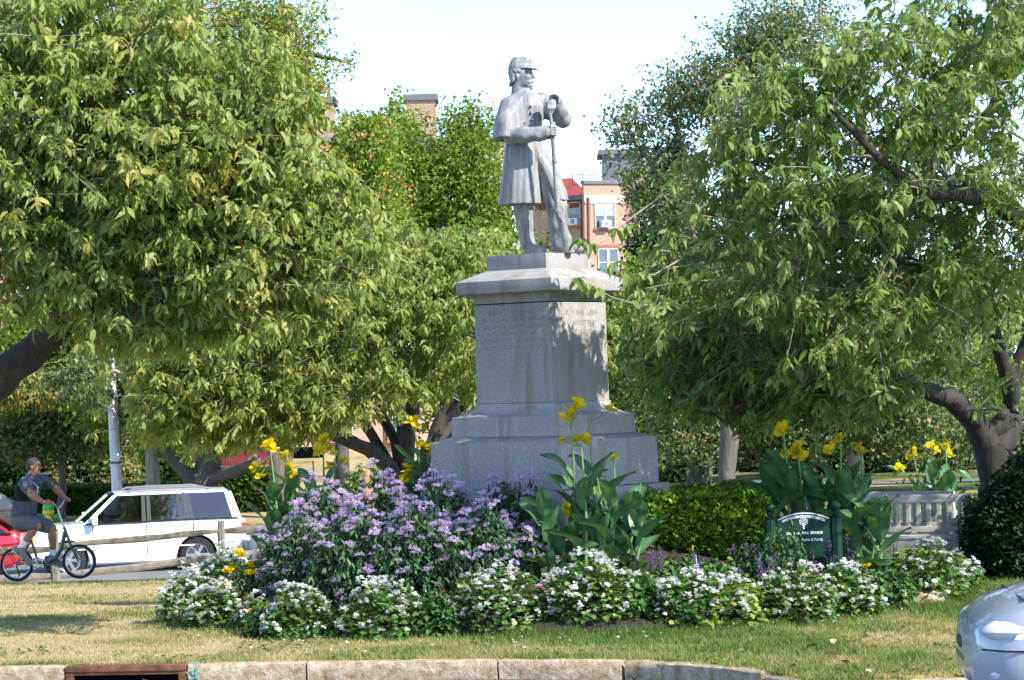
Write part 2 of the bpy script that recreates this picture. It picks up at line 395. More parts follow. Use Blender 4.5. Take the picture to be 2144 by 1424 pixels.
def rosettes(P, nl, size, tpls, vmean=0.5, vsp=0.2, down=(0.1, 1.1), spread=0.02):
    """whorls of hanging leaves round twig tips"""
    n = len(P); base = rng.random(n) * 6.28
    yaw = (base[:, None] + np.arange(nl)[None] * (6.283 / nl) + rng.normal(0, 0.3, (n, nl))).ravel()
    pitch = rng.uniform(down[0], down[1], n * nl); roll = rng.normal(0, 0.35, n * nl)
    sz = (size * rng.uniform(0.65, 1.2, n * nl)); PP = np.repeat(P, nl, 0) + rng.normal(0, spread, (n * nl, 3))
    cl = rng.normal(vmean, vsp, n); var = np.clip(np.repeat(cl, nl) + rng.normal(0, 0.12, n * nl), 0, 1)
    return leaves(PP, yaw, pitch, roll, sz, tpls, var)
# ---------------------------------------------------------------- branching
def grow(limbs, pts, tipr=0.004, maxr=0.06, pw=2.4):
    """limbs: polylines with radii (already thick); pts: twig ends. Returns list of (a, b, ra, rb)"""
    N = []; R0 = []
    for pl, rr in limbs:
        pl = np.asarray(pl, float)
        for i in range(len(pl) - 1):
            k = max(2, int(np.linalg.norm(pl[i + 1] - pl[i]) / 0.12))
            for t in np.linspace(0, 1, k, endpoint=False): N.append(pl[i] * (1 - t) + pl[i + 1] * t); R0.append(rr[i] * (1 - t) + rr[i + 1] * t)
    N = np.array(N); base = len(N)
    d = np.sqrt(((pts[:, None, :] - N[None]) ** 2).sum(-1)).min(1); order = np.argsort(d); pts = pts[order]
    A = np.concatenate([N, pts]); par = np.full(len(A), -1); depth = np.zeros(len(A))
    for i in range(len(pts)):
        j = base + i; q = A[:j]; dd = np.sqrt(((q - A[j]) ** 2).sum(-1)); k = int(np.argmin(dd + 0.25 * depth[:j])); par[j] = k; depth[j] = depth[k] + dd[k]
    flow = np.zeros(len(A))
    for j in range(len(A) - 1, base - 1, -1):
        flow[j] = max(flow[j], tipr ** pw); 
        if par[j] >= base: flow[par[j]] += flow[j]
    rad = np.minimum(np.maximum(flow, 1e-12) ** (1 / pw), maxr); rad[:base] = R0
    E = [(A[par[j]], A[j], min(rad[j] * 1.25 + 0.001, rad[par[j]]), rad[j]) for j in range(base, len(A))]
    return E
def edge_mesh(E, n=5, sag=0.12, mid_ring=True):
    a = np.array([e[0] for e in E]); b = np.array([e[1] for e in E]); ra = np.array([e[2] for e in E]); rb = np.array([e[3] for e in E])
    L = np.linalg.norm(b - a, axis=1) + 1e-6; mid = (a + b) / 2 + rng.normal(0, 1, a.shape) * (L * sag)[:, None] * 0.5 + np.array([0, 0, 1.0]) * (L * sag * 0.6)[:, None]
    Vs, Fs, off = [], [], 0
    q = np.arange(n) * 2 * math.pi / n; t = (b - a) / L[:, None]
    ref = np.where(np.abs(t[:, 2:3]) < 0.9, np.array([[0, 0, 1.0]]), np.array([[1.0, 0, 0]])); u = np.cross(t, ref); u /= np.linalg.norm(u, axis=1)[:, None]; v = np.cross(t, u)
    ring = u[:, None, :] * np.cos(q)[None, :, None] + v[:, None, :] * np.sin(q)[None, :, None]
    R = [a[:, None] + ring * ra[:, None, None], mid[:, None] + ring * ((ra + rb) / 2)[:, None, None], b[:, None] + ring * rb[:, None, None]]
    if not mid_ring: R = [R[0], R[2]]
    m = len(R); V = np.stack(R, 1).reshape(len(E), m * n, 3)
    f = []
    for k in range(m - 1):
        for j in range(n): f.append((k * n + j, k * n + (j + 1) % n, (k + 1) * n + (j + 1) % n, (k + 1) * n + j))
    F = np.array(f)[None] + (np.arange(len(E)) * m * n)[:, None, None]
    return V.reshape(-1, 3), F.reshape(-1, 4)
def in_blobs(blobs, n, shell=0.45):
    """blobs: (px, py, D, rx_px, ry_px, rD_m, weight); points fill each ellipsoid, denser towards its skin"""
    w = np.array([b[6] for b in blobs], float); cnt = (n * w / w.sum()).astype(int); out = []
    for b, k in zip(blobs, cnt):
        c = W(b[0], b[1], b[2]); s = KP(b[2]); d = rng.normal(0, 1, (k, 3)); d /= np.linalg.norm(d, axis=1)[:, None]
        r = rng.random(k) ** shell; out.append(c + d * r[:, None] * np.array([b[3] / s, b[5], b[4] / s]))
    return np.concatenate(out)
# ================================================================ SETTING: ground, roads, kerb
KX = np.array([-60, -20, -4.46, -1.78, -0.12, 0.92, 1.5, 1.97, 2.15, 2.95, 3.05, 6, 20, 60]); KY = np.array([26, 24.6, 23.3, 22.97, 22.65, 22.3, 21.75, 21.1, 20.4, 20.3, 20.5, 20.2, 20.2, 20.2])
def kerb_y(x): return np.interp(x, KX, KY)
def dryness(x, y):
    n = fbm(x, y, 0.9, 3); base = sst(-0.5, -3.5, x) * sst(23.2, 24.2, y) * 0.5
    t = np.sqrt(((x - BED[0]) / BED[2]) ** 2 + ((y - BED[1]) / BED[3]) ** 2)
    near = sst(1.2, 1.02, t) * 0.2
    return np.clip(0.08 + base + (n - 0.5) * 1.5 + 0.22 - near + sst(1.5, 3.0, x) * sst(25.5, 23.5, y) * 0.12, 0, 1)
_xs = np.unique(np.concatenate([np.linspace(-400, -40, 25), np.linspace(-40, -10, 61), np.linspace(-10, 9, 96), np.linspace(9, 40, 40), np.linspace(40, 400, 25)]))
_ys = np.unique(np.concatenate([np.linspace(-60, 18, 24), np.linspace(18, 36, 121), np.linspace(36, 90, 70), np.linspace(90, 200, 40), np.linspace(200, 1200, 21)]))
_X, _Y = np.meshgrid(_xs, _ys, indexing='ij'); _Z = G(_X, _Y)
_Z = np.where(_Y < kerb_y(_X) + 0.1, -0.30, _Z + (fbm(_X, _Y, 1.7, 5) - 0.5) * 0.03)
_V = np.stack([_X, _Y, _Z], -1).reshape(-1, 3); _nx, _ny = _X.shape
_i = np.arange(_nx - 1)[:, None] * _ny + np.arange(_ny - 1)[None]; _F = np.stack([_i, _i + _ny, _i + _ny + 1, _i + 1], -1).reshape(-1, 4)
_me = mesh_np('ground', _V, _F, smooth=True)
_a = _me.attributes.new('dry', 'FLOAT', 'POINT'); _a.data.foreach_set('value', dryness(_V[:, 0], _V[:, 1]).astype(np.float32))
def mat_lawn():
    m, nt, b, o = _mat('lawn_soil_and_thatch'); at = nt.nodes.new('ShaderNodeAttribute'); at.attribute_name = 'dry'
    f = _noise(nt, 26, 6, 0.75); mx = nt.nodes.new('ShaderNodeMath'); mx.operation = 'MULTIPLY_ADD'; nt.links.new(f, mx.inputs[0]); mx.inputs[1].default_value = 0.5
    sub = nt.nodes.new('ShaderNodeMath'); sub.operation = 'SUBTRACT'; nt.links.new(at.outputs['Fac'], sub.inputs[0]); sub.inputs[1].default_value = 0.25; nt.links.new(sub.outputs[0], mx.inputs[2])
    c = _ramp(nt, mx.outputs[0], [(0.12, (0.07, 0.10, 0.028)), (0.38, (0.16, 0.17, 0.05)), (0.62, (0.34, 0.27, 0.12)), (0.9, (0.42, 0.33, 0.17))])
    nt.links.new(c, b.inputs['Base Color']); b.inputs['Roughness'].default_value = 0.95; b.inputs['Specular IOR Level'].default_value = 0.1; _bump(nt, b, f, 0.7, 0.03); return m
tag(obj('ground', _me, mat_lawn()), kind='structure')
def sheet(name, xs, ys, dz, mat, inside=None, zfn=None):
    X, Y = np.meshgrid(xs, ys, indexing='ij'); Z = (zfn or G)(X, Y) + dz; nx, ny = X.shape
    i = np.arange(nx - 1)[:, None] * ny + np.arange(ny - 1)[None]; F = np.stack([i, i + ny, i + ny + 1, i + 1], -1).reshape(-1, 4)
    if inside is not None:
        cx = X.ravel()[F].mean(1); cy = Y.ravel()[F].mean(1); F = F[inside(cx, cy)]
    return tag(obj(name, mesh_np(name, np.stack([X, Y, Z], -1).reshape(-1, 3), F, smooth=True), mat), kind='structure')
def mat_asphalt(name, c=0.05, d=0.09):
    m, nt, b, o = _mat(name); f = _noise(nt, 60, 4, 0.8); g = _noise(nt, 0.5, 4)
    col = _mix(nt, 0.6, _ramp(nt, f, [(0.3, (c * .7, c * .7, c * .72)), (0.7, (d, d, d * .98))]), _ramp(nt, g, [(0.3, (.7, .7, .7)), (0.7, (1.2, 1.18, 1.15))]), 'MULTIPLY')
    nt.links.new(col, b.inputs['Base Color']); b.inputs['Roughness'].default_value = 0.9; _bump(nt, b, f, 0.4, 0.006); return m
ASPH = mat_asphalt('asphalt'); ASPH2 = mat_asphalt('pale_asphalt', 0.14, 0.24)  # second asphalt is a paler grey for the back road
sheet('road', np.linspace(-60, 60, 121), np.linspace(-30, 26.2, 60), -0.16, ASPH, inside=lambda x, y: y < kerb_y(x) + 0.45, zfn=lambda x, y: x * 0)
sheet('back_road', np.linspace(-60, 6, 90), np.linspace(53.5, 64.5, 23), 0.02, ASPH2, zfn=ground0)
sheet('park_path', np.linspace(3.2, 30, 60), np.linspace(30.6, 32.4, 8), 0.02, mat_asphalt('blue_grey_gravel', 0.13, 0.26), zfn=ground0)
sheet('far_path', np.linspace(-1, 40, 60), np.linspace(58.5, 60, 5), 0.02, mat_asphalt('pale_path', 0.12, 0.2), zfn=ground0)
# mulched bed on its mound
def mat_mulch():
    m, nt, b, o = _mat('dark_mulch'); f = _noise(nt, 45, 6, 0.8)
    nt.links.new(_ramp(nt, f, [(0.35, (0.018, 0.013, 0.009)), (0.6, (0.06, 0.045, 0.03)), (0.8, (0.14, 0.11, 0.08))]), b.inputs['Base Color']); b.inputs['Roughness'].default_value = 0.95; _bump(nt, b, f, 0.9, 0.04); return m
MULCH = mat_mulch()
_t = np.linspace(0, 2 * math.pi, 97); _rr = np.linspace(0.0, 1.0, 24)
_wob = 1.0 + 0.02 * np.sin(7 * _t) + 0.015 * np.sin(13 * _t + 1); _wob[-1] = _wob[0]
_BX = BED[0] + BED[2] * np.outer(_rr, np.cos(_t) * _wob); _BY = BED[1] + BED[3] * np.outer(_rr, np.sin(_t) * _wob); _BZ = G(_BX, _BY) + 0.035
_BZ[-1] -= 0.06
_n2 = len(_t); _i = np.arange(len(_rr) - 1)[:, None] * _n2 + np.arange(_n2 - 1)[None]
tag(obj('flower_bed', mesh_np('flower_bed', np.stack([_BX, _BY, _BZ], -1).reshape(-1, 3), np.stack([_i, _i + _n2, _i + _n2 + 1, _i + 1], -1).reshape(-1, 4), smooth=True), MULCH), kind='structure')
# granite kerb, stone by stone
def mat_kerb():
    m, nt, b, o = _mat('rough_kerb_granite'); f = _noise(nt, 9, 8, 0.75); g = _noise(nt, 70, 3)
    c = _ramp(nt, f, [(0.32, (0.20, 0.125, 0.06)), (0.48, (0.46, 0.35, 0.21)), (0.66, (0.66, 0.56, 0.41))])
    nt.links.new(_mix(nt, 0.4, c, _ramp(nt, g, [(0.35, (0.6, 0.6, 0.6)), (0.65, (1.2, 1.2, 1.2))]), 'MULTIPLY'), b.inputs['Base Color']); b.inputs['Roughness'].default_value = 0.9; _bump(nt, b, f, 0.9, 0.05); return m
KERBM = mat_kerb()
kerb = empty('kerb', (0, 23, 0), kind='structure')
def kerb_pt(px, dz=0.0):
    D = 22.5
    for _ in range(20): D = 0.5 * D + 0.5 * float(kerb_y(W(px, 1390, D)[0]))
    p = W(px, 1390, D); return np.array([p[0], float(kerb_y(p[0])), dz])
def kerb_stone(pxa, pxb, top=0.0, h=0.34):
    a, b = kerb_pt(pxa), kerb_pt(pxb); n = 9; V, F = [], []; m = 6; lr = random.Random(int(pxa))
    for i in range(n):
        t = i / (n - 1); x = a[0] * (1 - t) + b[0] * t; y = float(kerb_y(x)); dx = (b - a) / np.linalg.norm(b - a); nn = np.array([-dx[1], dx[0]])
        for o, z in ((0.02, -h), (0.0 + lr.uniform(-.012, .012), -0.12), (0.0 + lr.uniform(-.014, .012), -0.05), (0.006, -0.012), (0.02, 0), (0.15, 0.0)):
            V.append((x + nn[0] * o, y + nn[1] * o, top + z + (lr.uniform(-.006, .006) if z > -.02 else 0)))
    for i in range(n - 1):
        for j in range(m - 1): F.append((i * m + j, (i + 1) * m + j, (i + 1) * m + j + 1, i * m + j + 1))
    F += [tuple(range(m)), tuple((n - 1) * m + j for j in range(m - 1, -1, -1))]
    return MB().add(V, F, True).build('kerb_stone', KERBM, kerb, sharp=0.7, world=True)
for a, b in ((-420, -212), (-208, 134), (393, 639), (643, 1040), (1044, 1300), (1307, 1592)): kerb_stone(a, b)
kerb_stone(1600, 1900, -0.03); kerb_stone(1905, 2150, -0.02); kerb_stone(2154, 2600, 0)
# rusty storm drain set into the kerb
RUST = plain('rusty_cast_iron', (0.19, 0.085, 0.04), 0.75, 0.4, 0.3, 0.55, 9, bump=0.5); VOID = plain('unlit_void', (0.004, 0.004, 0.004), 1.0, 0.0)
_a, _b = kerb_pt(137), kerb_pt(390); _c = (_a + _b) / 2; _w = np.linalg.norm(_b - _a); _rz = math.atan2(_b[1] - _a[1], _b[0] - _a[0])
drain = empty('storm_drain', (_c[0], _c[1], -0.16), _rz, 'rusty cast iron storm drain inlet set into the granite kerb', 'storm drain')
MB().box((0, 0.10, 0.135), (_w, 0.24, 0.05)).build('hood', RUST, drain, bevel=0.008)
for s in (-1, 1): MB().box((s * (_w / 2 - 0.035), 0.09, -0.015), (0.07, 0.20, 0.25)).build('jamb', RUST, drain, bevel=0.008)
MB().box((0, 0.02, 0.095), (_w - 0.14, 0.05, 0.03)).build('lip', RUST, drain, bevel=0.006)
MB().box((0, 0.10, -0.03), (_w - 0.14, 0.13, 0.23)).build('opening_shade', VOID, drain)  # black box painted in as the shade of the inlet opening
# faded turquoise survey paint on the kerb beside the drain
_p = kerb_pt(408); PAINT = plain('turquoise_marking_paint', (0.16, 0.44, 0.38), 0.8, 0.2, 0, 0.3, 30)
pm = empty('paint_mark', (_p[0], _p[1], 0.0), _rz, 'faded turquoise paint mark sprayed on the kerb stone', 'paint mark')
for k in range(34):
    x, z, s = rnd.gauss(0, .025), rnd.uniform(-.12, -.0), rnd.uniform(.003, .012)
    MB().lathe([(s, -0.003), (s * .9, 0.0)], (x, -0.018, z), 7, Matrix.Rotation(math.pi / 2, 3, 'X')).build('spot', PAINT, pm)
for k in range(14):
    MB().lathe([(0.011, 0.0), (0.01, 0.002)], (rnd.uniform(-.05, .05), rnd.uniform(.03, .12), 0.007), 8).build('spot', PAINT, pm)
# grass: real blades near the camera, thinning with distance
GRASS = leafmat('grass_blades', [(0.0, (0.09, 0.17, 0.03)), (0.3, (0.17, 0.24, 0.055)), (0.5, (0.27, 0.28, 0.09)), (0.7, (0.38, 0.33, 0.15)), (1.0, (0.48, 0.40, 0.23))], 0.3, 0.6, 0.2)
def in_bed(x, y, s=1.0): return ((x - BED[0]) / (BED[2] * s)) ** 2 + ((y - BED[1]) / (BED[3] * s)) ** 2 < 1
def blades(n, x0, x1, y0, y1, h, wd, fade=0.0):
    x = rng.uniform(x0, x1, n); y = y0 + (y1 - y0) * rng.random(n) ** (1.0 + fade)
    halfw = y * (PW / 2 / FPX) * 1.06
    dry = dryness(x, y); clump = fbm(x, y, 5, 9)
    k = (y > kerb_y(x) + 0.10) & ~in_bed(x, y, 0.985) & (np.abs(x) < halfw) & ~((x > 3.1) & (y > 30.5) & (y < 32.5)) & (rng.random(n) < 0.35 + clump - 0.35 * dry)
    x, y, dry, clump = x[k], y[k], dry[k], clump[k]; m = len(x); z = G(x, y) + (fbm(x, y, 1.7, 5) - 0.5) * 0.03
    a = rng.random(m) * 6.283; hh = h * rng.uniform(0.35, 1.15, m) * (1.15 - 0.6 * dry) * (0.6 + 0.9 * clump); lean = rng.normal(0, 0.55, (m, 2)) * hh[:, None]; w = wd * rng.uniform(0.6, 1.3, m)
    near = sst(1.10, 1.0, np.sqrt(((x - BED[0]) / BED[2]) ** 2 + ((y - BED[1]) / BED[3]) ** 2)); hh = hh * (1 + 0.4 * near)
    B = np.stack([x, y, z - 0.006], 1); d = np.stack([np.cos(a), np.sin(a), a * 0], 1) * (w / 2)[:, None]
    T = B + np.stack([lean[:, 0], lean[:, 1], hh], 1)
    V = np.stack([B - d, B + d, T], 1).reshape(-1, 3); F = np.arange(3 * m).reshape(-1, 3)
    return V, F, np.clip(dry * 1.05 + rng.normal(0, 0.16, m), 0, 1)
_parts = [blades(330000, -6.6, 6.4, 20.4, 27.5, 0.060, 0.009, 0.1), blades(120000, -8.5, -2.4, 27, 43, 0.055, 0.014, 0.2), blades(60000, 3.0, 9, 26, 36, 0.06, 0.012, 0.2)]
_o = 0; _Vs, _Fs, _vs = [], [], []
for v, f, q in _parts: _Vs.append(v); _Fs.append(f + _o); _vs.append(q); _o += len(v)
tag(obj('lawn_grass', mesh_np('lawn_grass', np.concatenate(_Vs), np.concatenate(_Fs), np.concatenate(_vs)), GRASS), 'patchy lawn of green and straw-dry grass blades', 'grass', kind='stuff')

# clover and plantain growing through the turf
_x = rng.uniform(-5.6, 5.2, 2600); _y = rng.uniform(20.6, 27.2, 2600); _k = (_y > kerb_y(_x) + .18) & ~in_bed(_x, _y, 1.01) & (fbm(_x, _y, 1.3, 41) > .56); _x, _y = _x[_k], _y[_k]
_P = np.stack([_x, _y, G(_x, _y) + .012], 1); _v, _f2, _q = rosettes(_P, 5, .045, [leaf_tpl(.6, .2, .3)], .45, .25, (-.7, .15), .012)
tag(obj('broadleaf_weeds', mesh_np('broadleaf_weeds', _v, _f2, _q), leafmat('lawn_weed_leaves', [(0.0, (.05, .11, .02)), (.6, (.12, .22, .04)), (1.0, (.24, .32, .08))], .3)), 'clover and plantain scattered through the front lawn', 'weeds', kind='stuff')
# ================================================================ MONUMENT
MC = W(1136, 797, 28.0); MCX, MCY = float(MC[0]), 28.0
GRAN = mat_granite('grey_granite', (0.375, 0.362, 0.342)); GRAN2 = mat_granite('smooth_grey_granite', (0.33, 0.325, 0.32), True, 0.8)
ENGR = plain('dark_joint', (0.07, 0.07, 0.07), 0.9, 0.1); CARV = plain('weathered_engraving', (0.32, 0.31, 0.295), 0.9, 0.1, 0, 0.35, 40)
MROT = math.atan2(-0.616, 0.788)            # right-hand face looks along (0.788, -0.616)
ped = empty('pedestal', (MCX, MCY, 1.26), MROT, 'tall stepped grey granite pedestal with engraved shaft and sloped cap', 'pedestal')
def ring_stack(name, prof, mat, bevel=0.01):
    """square stack: prof = (half width, z above camera height)"""
    V, F = [], []
    for a, z in prof:
        zz = z + CAMZ - 1.26; V += [(-a, -a, zz), (a, -a, zz), (a, a, zz), (-a, a, zz)]
    for i in range(len(prof) - 1):
        for j in range(4): F.append((i * 4 + j, i * 4 + (j + 1) % 4, (i + 1) * 4 + (j + 1) % 4, (i + 1) * 4 + j))
    F += [(3, 2, 1, 0), tuple(len(V) - 4 + j for j in range(4))]
    return MB().add(V, F).build(name, mat, ped, bevel=bevel, sharp=0.5)
ring_stack('foundation_slab', [(0.93, -1.95), (0.93, -1.10)], GRAN)
ring_stack('base_block', [(0.850, -1.095), (0.845, -0.612), (0.70, -0.566)], GRAN, 0.012)
_pr = [(0.688, -0.563), (0.684, -0.357)]
for i in range(9):
    q = i / 8 * math.pi / 2; _pr.append((0.665 - 0.160 * math.sin(q), -0.350 + 0.129 * (1 - math.cos(q))))
ring_stack('moulded_plinth', _pr, GRAN, 0.006)
ring_stack('shaft', [(0.496, -0.219), (0.490, 0.808)], GRAN, 0.010)
ring_stack('joint', [(0.480, 0.807), (0.480, 0.822)], ENGR, 0.0)
_pr = [(0.497, 0.820), (0.500, 0.850)]
for i in range(7):
    q = i / 6 * math.pi / 2; _pr.append((0.502 + 0.095 * (1 - math.cos(q)), 0.852 + 0.066 * math.sin(q)))
ring_stack('cap_moulding', _pr, GRAN, 0.004)
ring_stack('cap', [(0.612, 0.917), (0.625, 0.926), (0.625, 1.052), (0.40, 1.162)], GRAN, 0.010)
# shallow engraved inscription on the two faces that show (too worn to read)
def inscription(face, rows):
    """face 0: right-hand face (+x), face 1: left-hand face (-y); rows: (z, u0, u1, height) in local metres"""
    lr = random.Random(5 + face); mb = MB(); a = 0.4945
    for z, u0, u1, h in rows:
        u = u0
        while u < u1:
            w = h * lr.uniform(0.45, 0.75)
            if lr.random() < 0.14: u += w; continue
            for _ in range(lr.choice((2, 3, 3))):
                v = lr.random(); th = h * 0.14
                if v < 0.5: rect = (u + lr.choice((0, 0.5, 0.85)) * w, z - h / 2, th, h)
                else: rect = (u, z - h / 2 + lr.choice((0, 0.42, 0.85)) * h, w, th)
                x, y, ww, hh = rect
                if face == 0: P = [(a, x, y), (a, x + ww, y), (a, x + ww, y + hh), (a, x, y + hh)]
                else: P = [(x, -a, y), (x + ww, -a, y), (x + ww, -a, y + hh), (x, -a, y + hh)]
                mb.add(P, [(0, 1, 2, 3)])
            u += w * 1.28
    return tag(mb.build('inscription', CARV, ped, sharp=None), kind='stuff')
_zt = CAMZ - 1.26
inscription(0, [(_zt + .705, -.34, .34, .055), (_zt + .60, -.10, .26, .05), (_zt + .50, -.16, .10, .04), (_zt + .41, -.28, .28, .045), (_zt + .31, -.26, .24, .045), (_zt + .21, -.26, .26, .04), (_zt + .11, -.10, .22, .04)])
inscription(1, [(_zt + .72 - .072 * i, -.40 + (.08 if i == 0 else 0), (.40 if i % 3 else .33) - (.4 if i == 11 else 0), .038) for i in range(12)])
# ---------------------------------------------------------------- the soldier
ZINC = mat_zinc(); ZINCD = plain('dark_zinc', (0.24, 0.25, 0.27), 0.65, 0.3, 0, 0.25, 12)
sol = empty('soldier_statue', (MCX, MCY, CAMZ + 1.162), MROT, 'grey metal soldier statue in caped greatcoat and cap leaning on upright rifle', 'statue')
_zt = CAMZ + 1.320 - (CAMZ + 1.162)
MB().add([(-.39, -.39, 0), (.39, -.39, 0), (.39, .39, 0), (-.39, .39, 0), (-.388, -.388, _zt), (.388, -.388, _zt), (.388, .388, _zt), (-.388, .388, _zt)],
         [(3, 2, 1, 0), (4, 5, 6, 7), (0, 1, 5, 4), (1, 2, 6, 5), (2, 3, 7, 6), (3, 0, 4, 7)]).build('statue_base', GRAN2, sol, bevel=0.006)
def S(px, py, dy=0.0): return W(px, py, 28.0 + dy)
ZB = CAMZ + 1.318
def SZ(px, z, dy=0.0):
    p = S(px, 797 - (z - CAMZ) * 200, dy); return p
def zpx(py): return float(S(1110, py)[2])
def ringpx(py, pxl, pxr, dy, depth):
    a, b = S(pxl, py, dy), S(pxr, py, dy); return (float((a[2] + b[2]) / 2), float((a[0] + b[0]) / 2), 28 + dy, float(b[0] - a[0]) / 2, depth)
LO = lambda *p: np.min(np.array(p), 0); HI = lambda *p: np.max(np.array(p), 0)
FW = np.array([0.788, -0.616, 0]); LF = np.array([0.616, 0.788, 0]); UP = np.array([0, 0, 1.0])
# trousers
g = SDF(S(1060, 535, -.25), S(1210, 370, .30), 0.0085)
g.path([S(1097, 375, 0), S(1097, 440, -.01), S(1099, 470, 0), S(1102, 497, .01), S(1107, 517, 0.0)], [.12, .105, .088, .078, .086], .02)
g.path([S(1146, 375, .03), S(1166, 432, -.06), S(1168, 470, -.03), S(1171, 495, .0), S(1175, 515, .0)], [.12, .108, .098, .088, .10], .02)
g.disp(lambda P: 0.002 * np.sin(P[..., 2] * 30 + P[..., 0] * 40) * np.cos(P[..., 0] * 26 + P[..., 2] * 9) + 0.005 * np.sin(P[..., 0] * 70 + P[..., 2] * 7 + P[..., 1] * 30))
g.half(S(1107, 523, 0) , (-.25, 0, -1)); g.build('trousers', ZINC, sol)
# boots
for nm, heel, toe in (('boot', S(1106, 519, .0), S(1136, 521.5, -.12)), ('boot', S(1176, 518, 0), S(1213, 518.5, -.10))):
    g = SDF(LO(heel, toe) - .13, HI(heel, toe) + .13, 0.007)
    d = toe - heel; heel[2] = toe[2] = ZB + .045; d = toe - heel
    g.cone(heel, heel + d * .45 + (0, 0, .012), .052, .056, .02).cone(heel + d * .45 + (0, 0, .008), toe, .056, .042, .03).cone(heel, heel + (0, 0, .10), .055, .06, .02)
    g.half((0, 0, ZB), (0, 0, -1)); g.build(nm, ZINC, sol)
# greatcoat: chest, skirt round the standing leg, loose panel over the forward leg
def folds(n, amp, ph=0.0):
    return lambda th, t: 1 + amp * (0.25 + 0.75 * (1 - t)) * (np.sin(n * th + ph + 0.6 * np.sin(2 * th)) * 0.65 + np.sin((n * 2 + 1) * th + ph * 2) * 0.35)
g = SDF(S(1025, 440, -.42), S(1205, 180, .38), 0.0085)
R = [ringpx(429, 1043, 1135, 0, .22), ringpx(400, 1047, 1133, 0, .215), ringpx(350, 1053, 1131, 0, .195), ringpx(305, 1058, 1131, 0, .175), ringpx(270, 1056, 1134, 0, .18), ringpx(225, 1056, 1138, 0, .18), ringpx(203, 1068, 1128, 0, .14), ringpx(192, 1080, 1112, 0, .08)]
g.loft(R, .03, fold=folds(9, .045, .5))
R = [ringpx(421, 1146, 1190, -.03, .14), ringpx(400, 1142, 1186, -.02, .14), ringpx(360, 1127, 1168, 0, .14), ringpx(325, 1108, 1146, 0, .13), ringpx(300, 1095, 1134, 0, .13)]
g.loft(R, .02, fold=folds(7, .04, 2.0))
g.loft([ringpx(440, 1060, 1118, 0, .16), ringpx(418, 1066, 1112, 0, .12)], 0.0, mode='sub')
g.loft([ringpx(440, 1150, 1182, -.02, .10), ringpx(414, 1155, 1178, -.01, .07)], 0.0, mode='sub')
for _d in (-.30, -.22, -.15, -.09, -.03): g.cone(S(1133, 318, _d), S(1142, 436, _d - .02), .004, .038, .006, 'sub')
g.cone(S(1126, 235, -.17), S(1131, 330, -.19), .006, .006, .004, 'sub')
g.build('greatcoat', ZINC, sol)
for py in (222, 236, 250, 262):
    MB().lathe([(.001, .012), (.010, .010), (.014, 0), (.014, -.01)], tuple(S(1112 + (py - 222) * .09, py, -.185)), 10, Vector((.35, -.93, 0)).to_track_quat('Z', 'Y').to_matrix()).build('button', ZINC, sol, world=True)
# arms
g = SDF(S(1050, 310, -.50), S(1195, 195, .30), 0.0075)
rw = S(1138, 279, -.36); re = S(1073, 284, -.24)
g.path([S(1064, 222, -.06), re, S(1100, 283, -.32), rw], [.095, .088, .080, .070], .03)
g.cone(S(1128, 281, -.35), S(1145, 277, -.365), .080, .076, .004)
lw = S(1160, 219, -.26); le = S(1178, 250, -.06)
g.path([S(1136, 212, .12), le, S(1172, 233, -.16), lw], [.10, .088, .078, .066], .03)
g.cone(S(1168, 226, -.20), S(1159, 214, -.27), .078, .086, .004)
g.cone(S(1159, 214, -.285), S(1155, 205, -.34), .062, .066, .0, 'sub')
g.disp(lambda P: 0.0035 * np.sin(P[..., 2] * 48 + P[..., 0] * 22) * np.cos(P[..., 0] * 17 - P[..., 2] * 12) + 0.002 * np.sin(P[..., 0] * 60 - P[..., 2] * 44))
g.build('sleeves', ZINC, sol)
# hands, five fingers each
def hand(name, mk):
    g = SDF(S(1130, 300, -.50), S(1180, 195, -.10), 0.005); mk(g); g.build(name, ZINC, sol)
def right_hand(g):
    g.ell(S(1150, 275, -.385), (.045, .032, .055), k=.02); g.cone(rw, S(1148, 276, -.38), .045, .04, .02)
    for i in range(4):
        b = S(1153 + i * .6, 266 + i * 5.2, -.42); m = S(1163, 267 + i * 5.2, -.41); t = S(1163.5, 268 + i * 5.2, -.355)
        g.cone(b, m, .0145, .0135, .008).cone(m, t, .0135, .0115, .006)
    g.cone(S(1150, 268, -.40), S(1156, 259, -.385), .017, .015, .01).cone(S(1156, 259, -.385), S(1161, 258, -.375), .015, .012, .006)
def left_hand(g):
    g.ell(S(1154, 218, -.345), (.048, .036, .04), k=.02); g.cone(lw, S(1156, 216, -.32), .045, .042, .02)
    for i in range(4):
        x = 1147.5 + i * 4.2; k = (236, 239, 238, 233)[i]; 
        g.cone(S(x + 1, 218, -.36), S(x, 227, -.395), .0155, .0145, .008).cone(S(x, 227, -.395), S(x - 1, k, -.38), .0145, .0115, .006)
    g.cone(S(1148, 221, -.33), S(1143, 229, -.36), .018, .015, .01).cone(S(1143, 229, -.36), S(1145, 238, -.37), .015, .012, .006)
hand('right_hand', right_hand); hand('left_hand', left_hand)
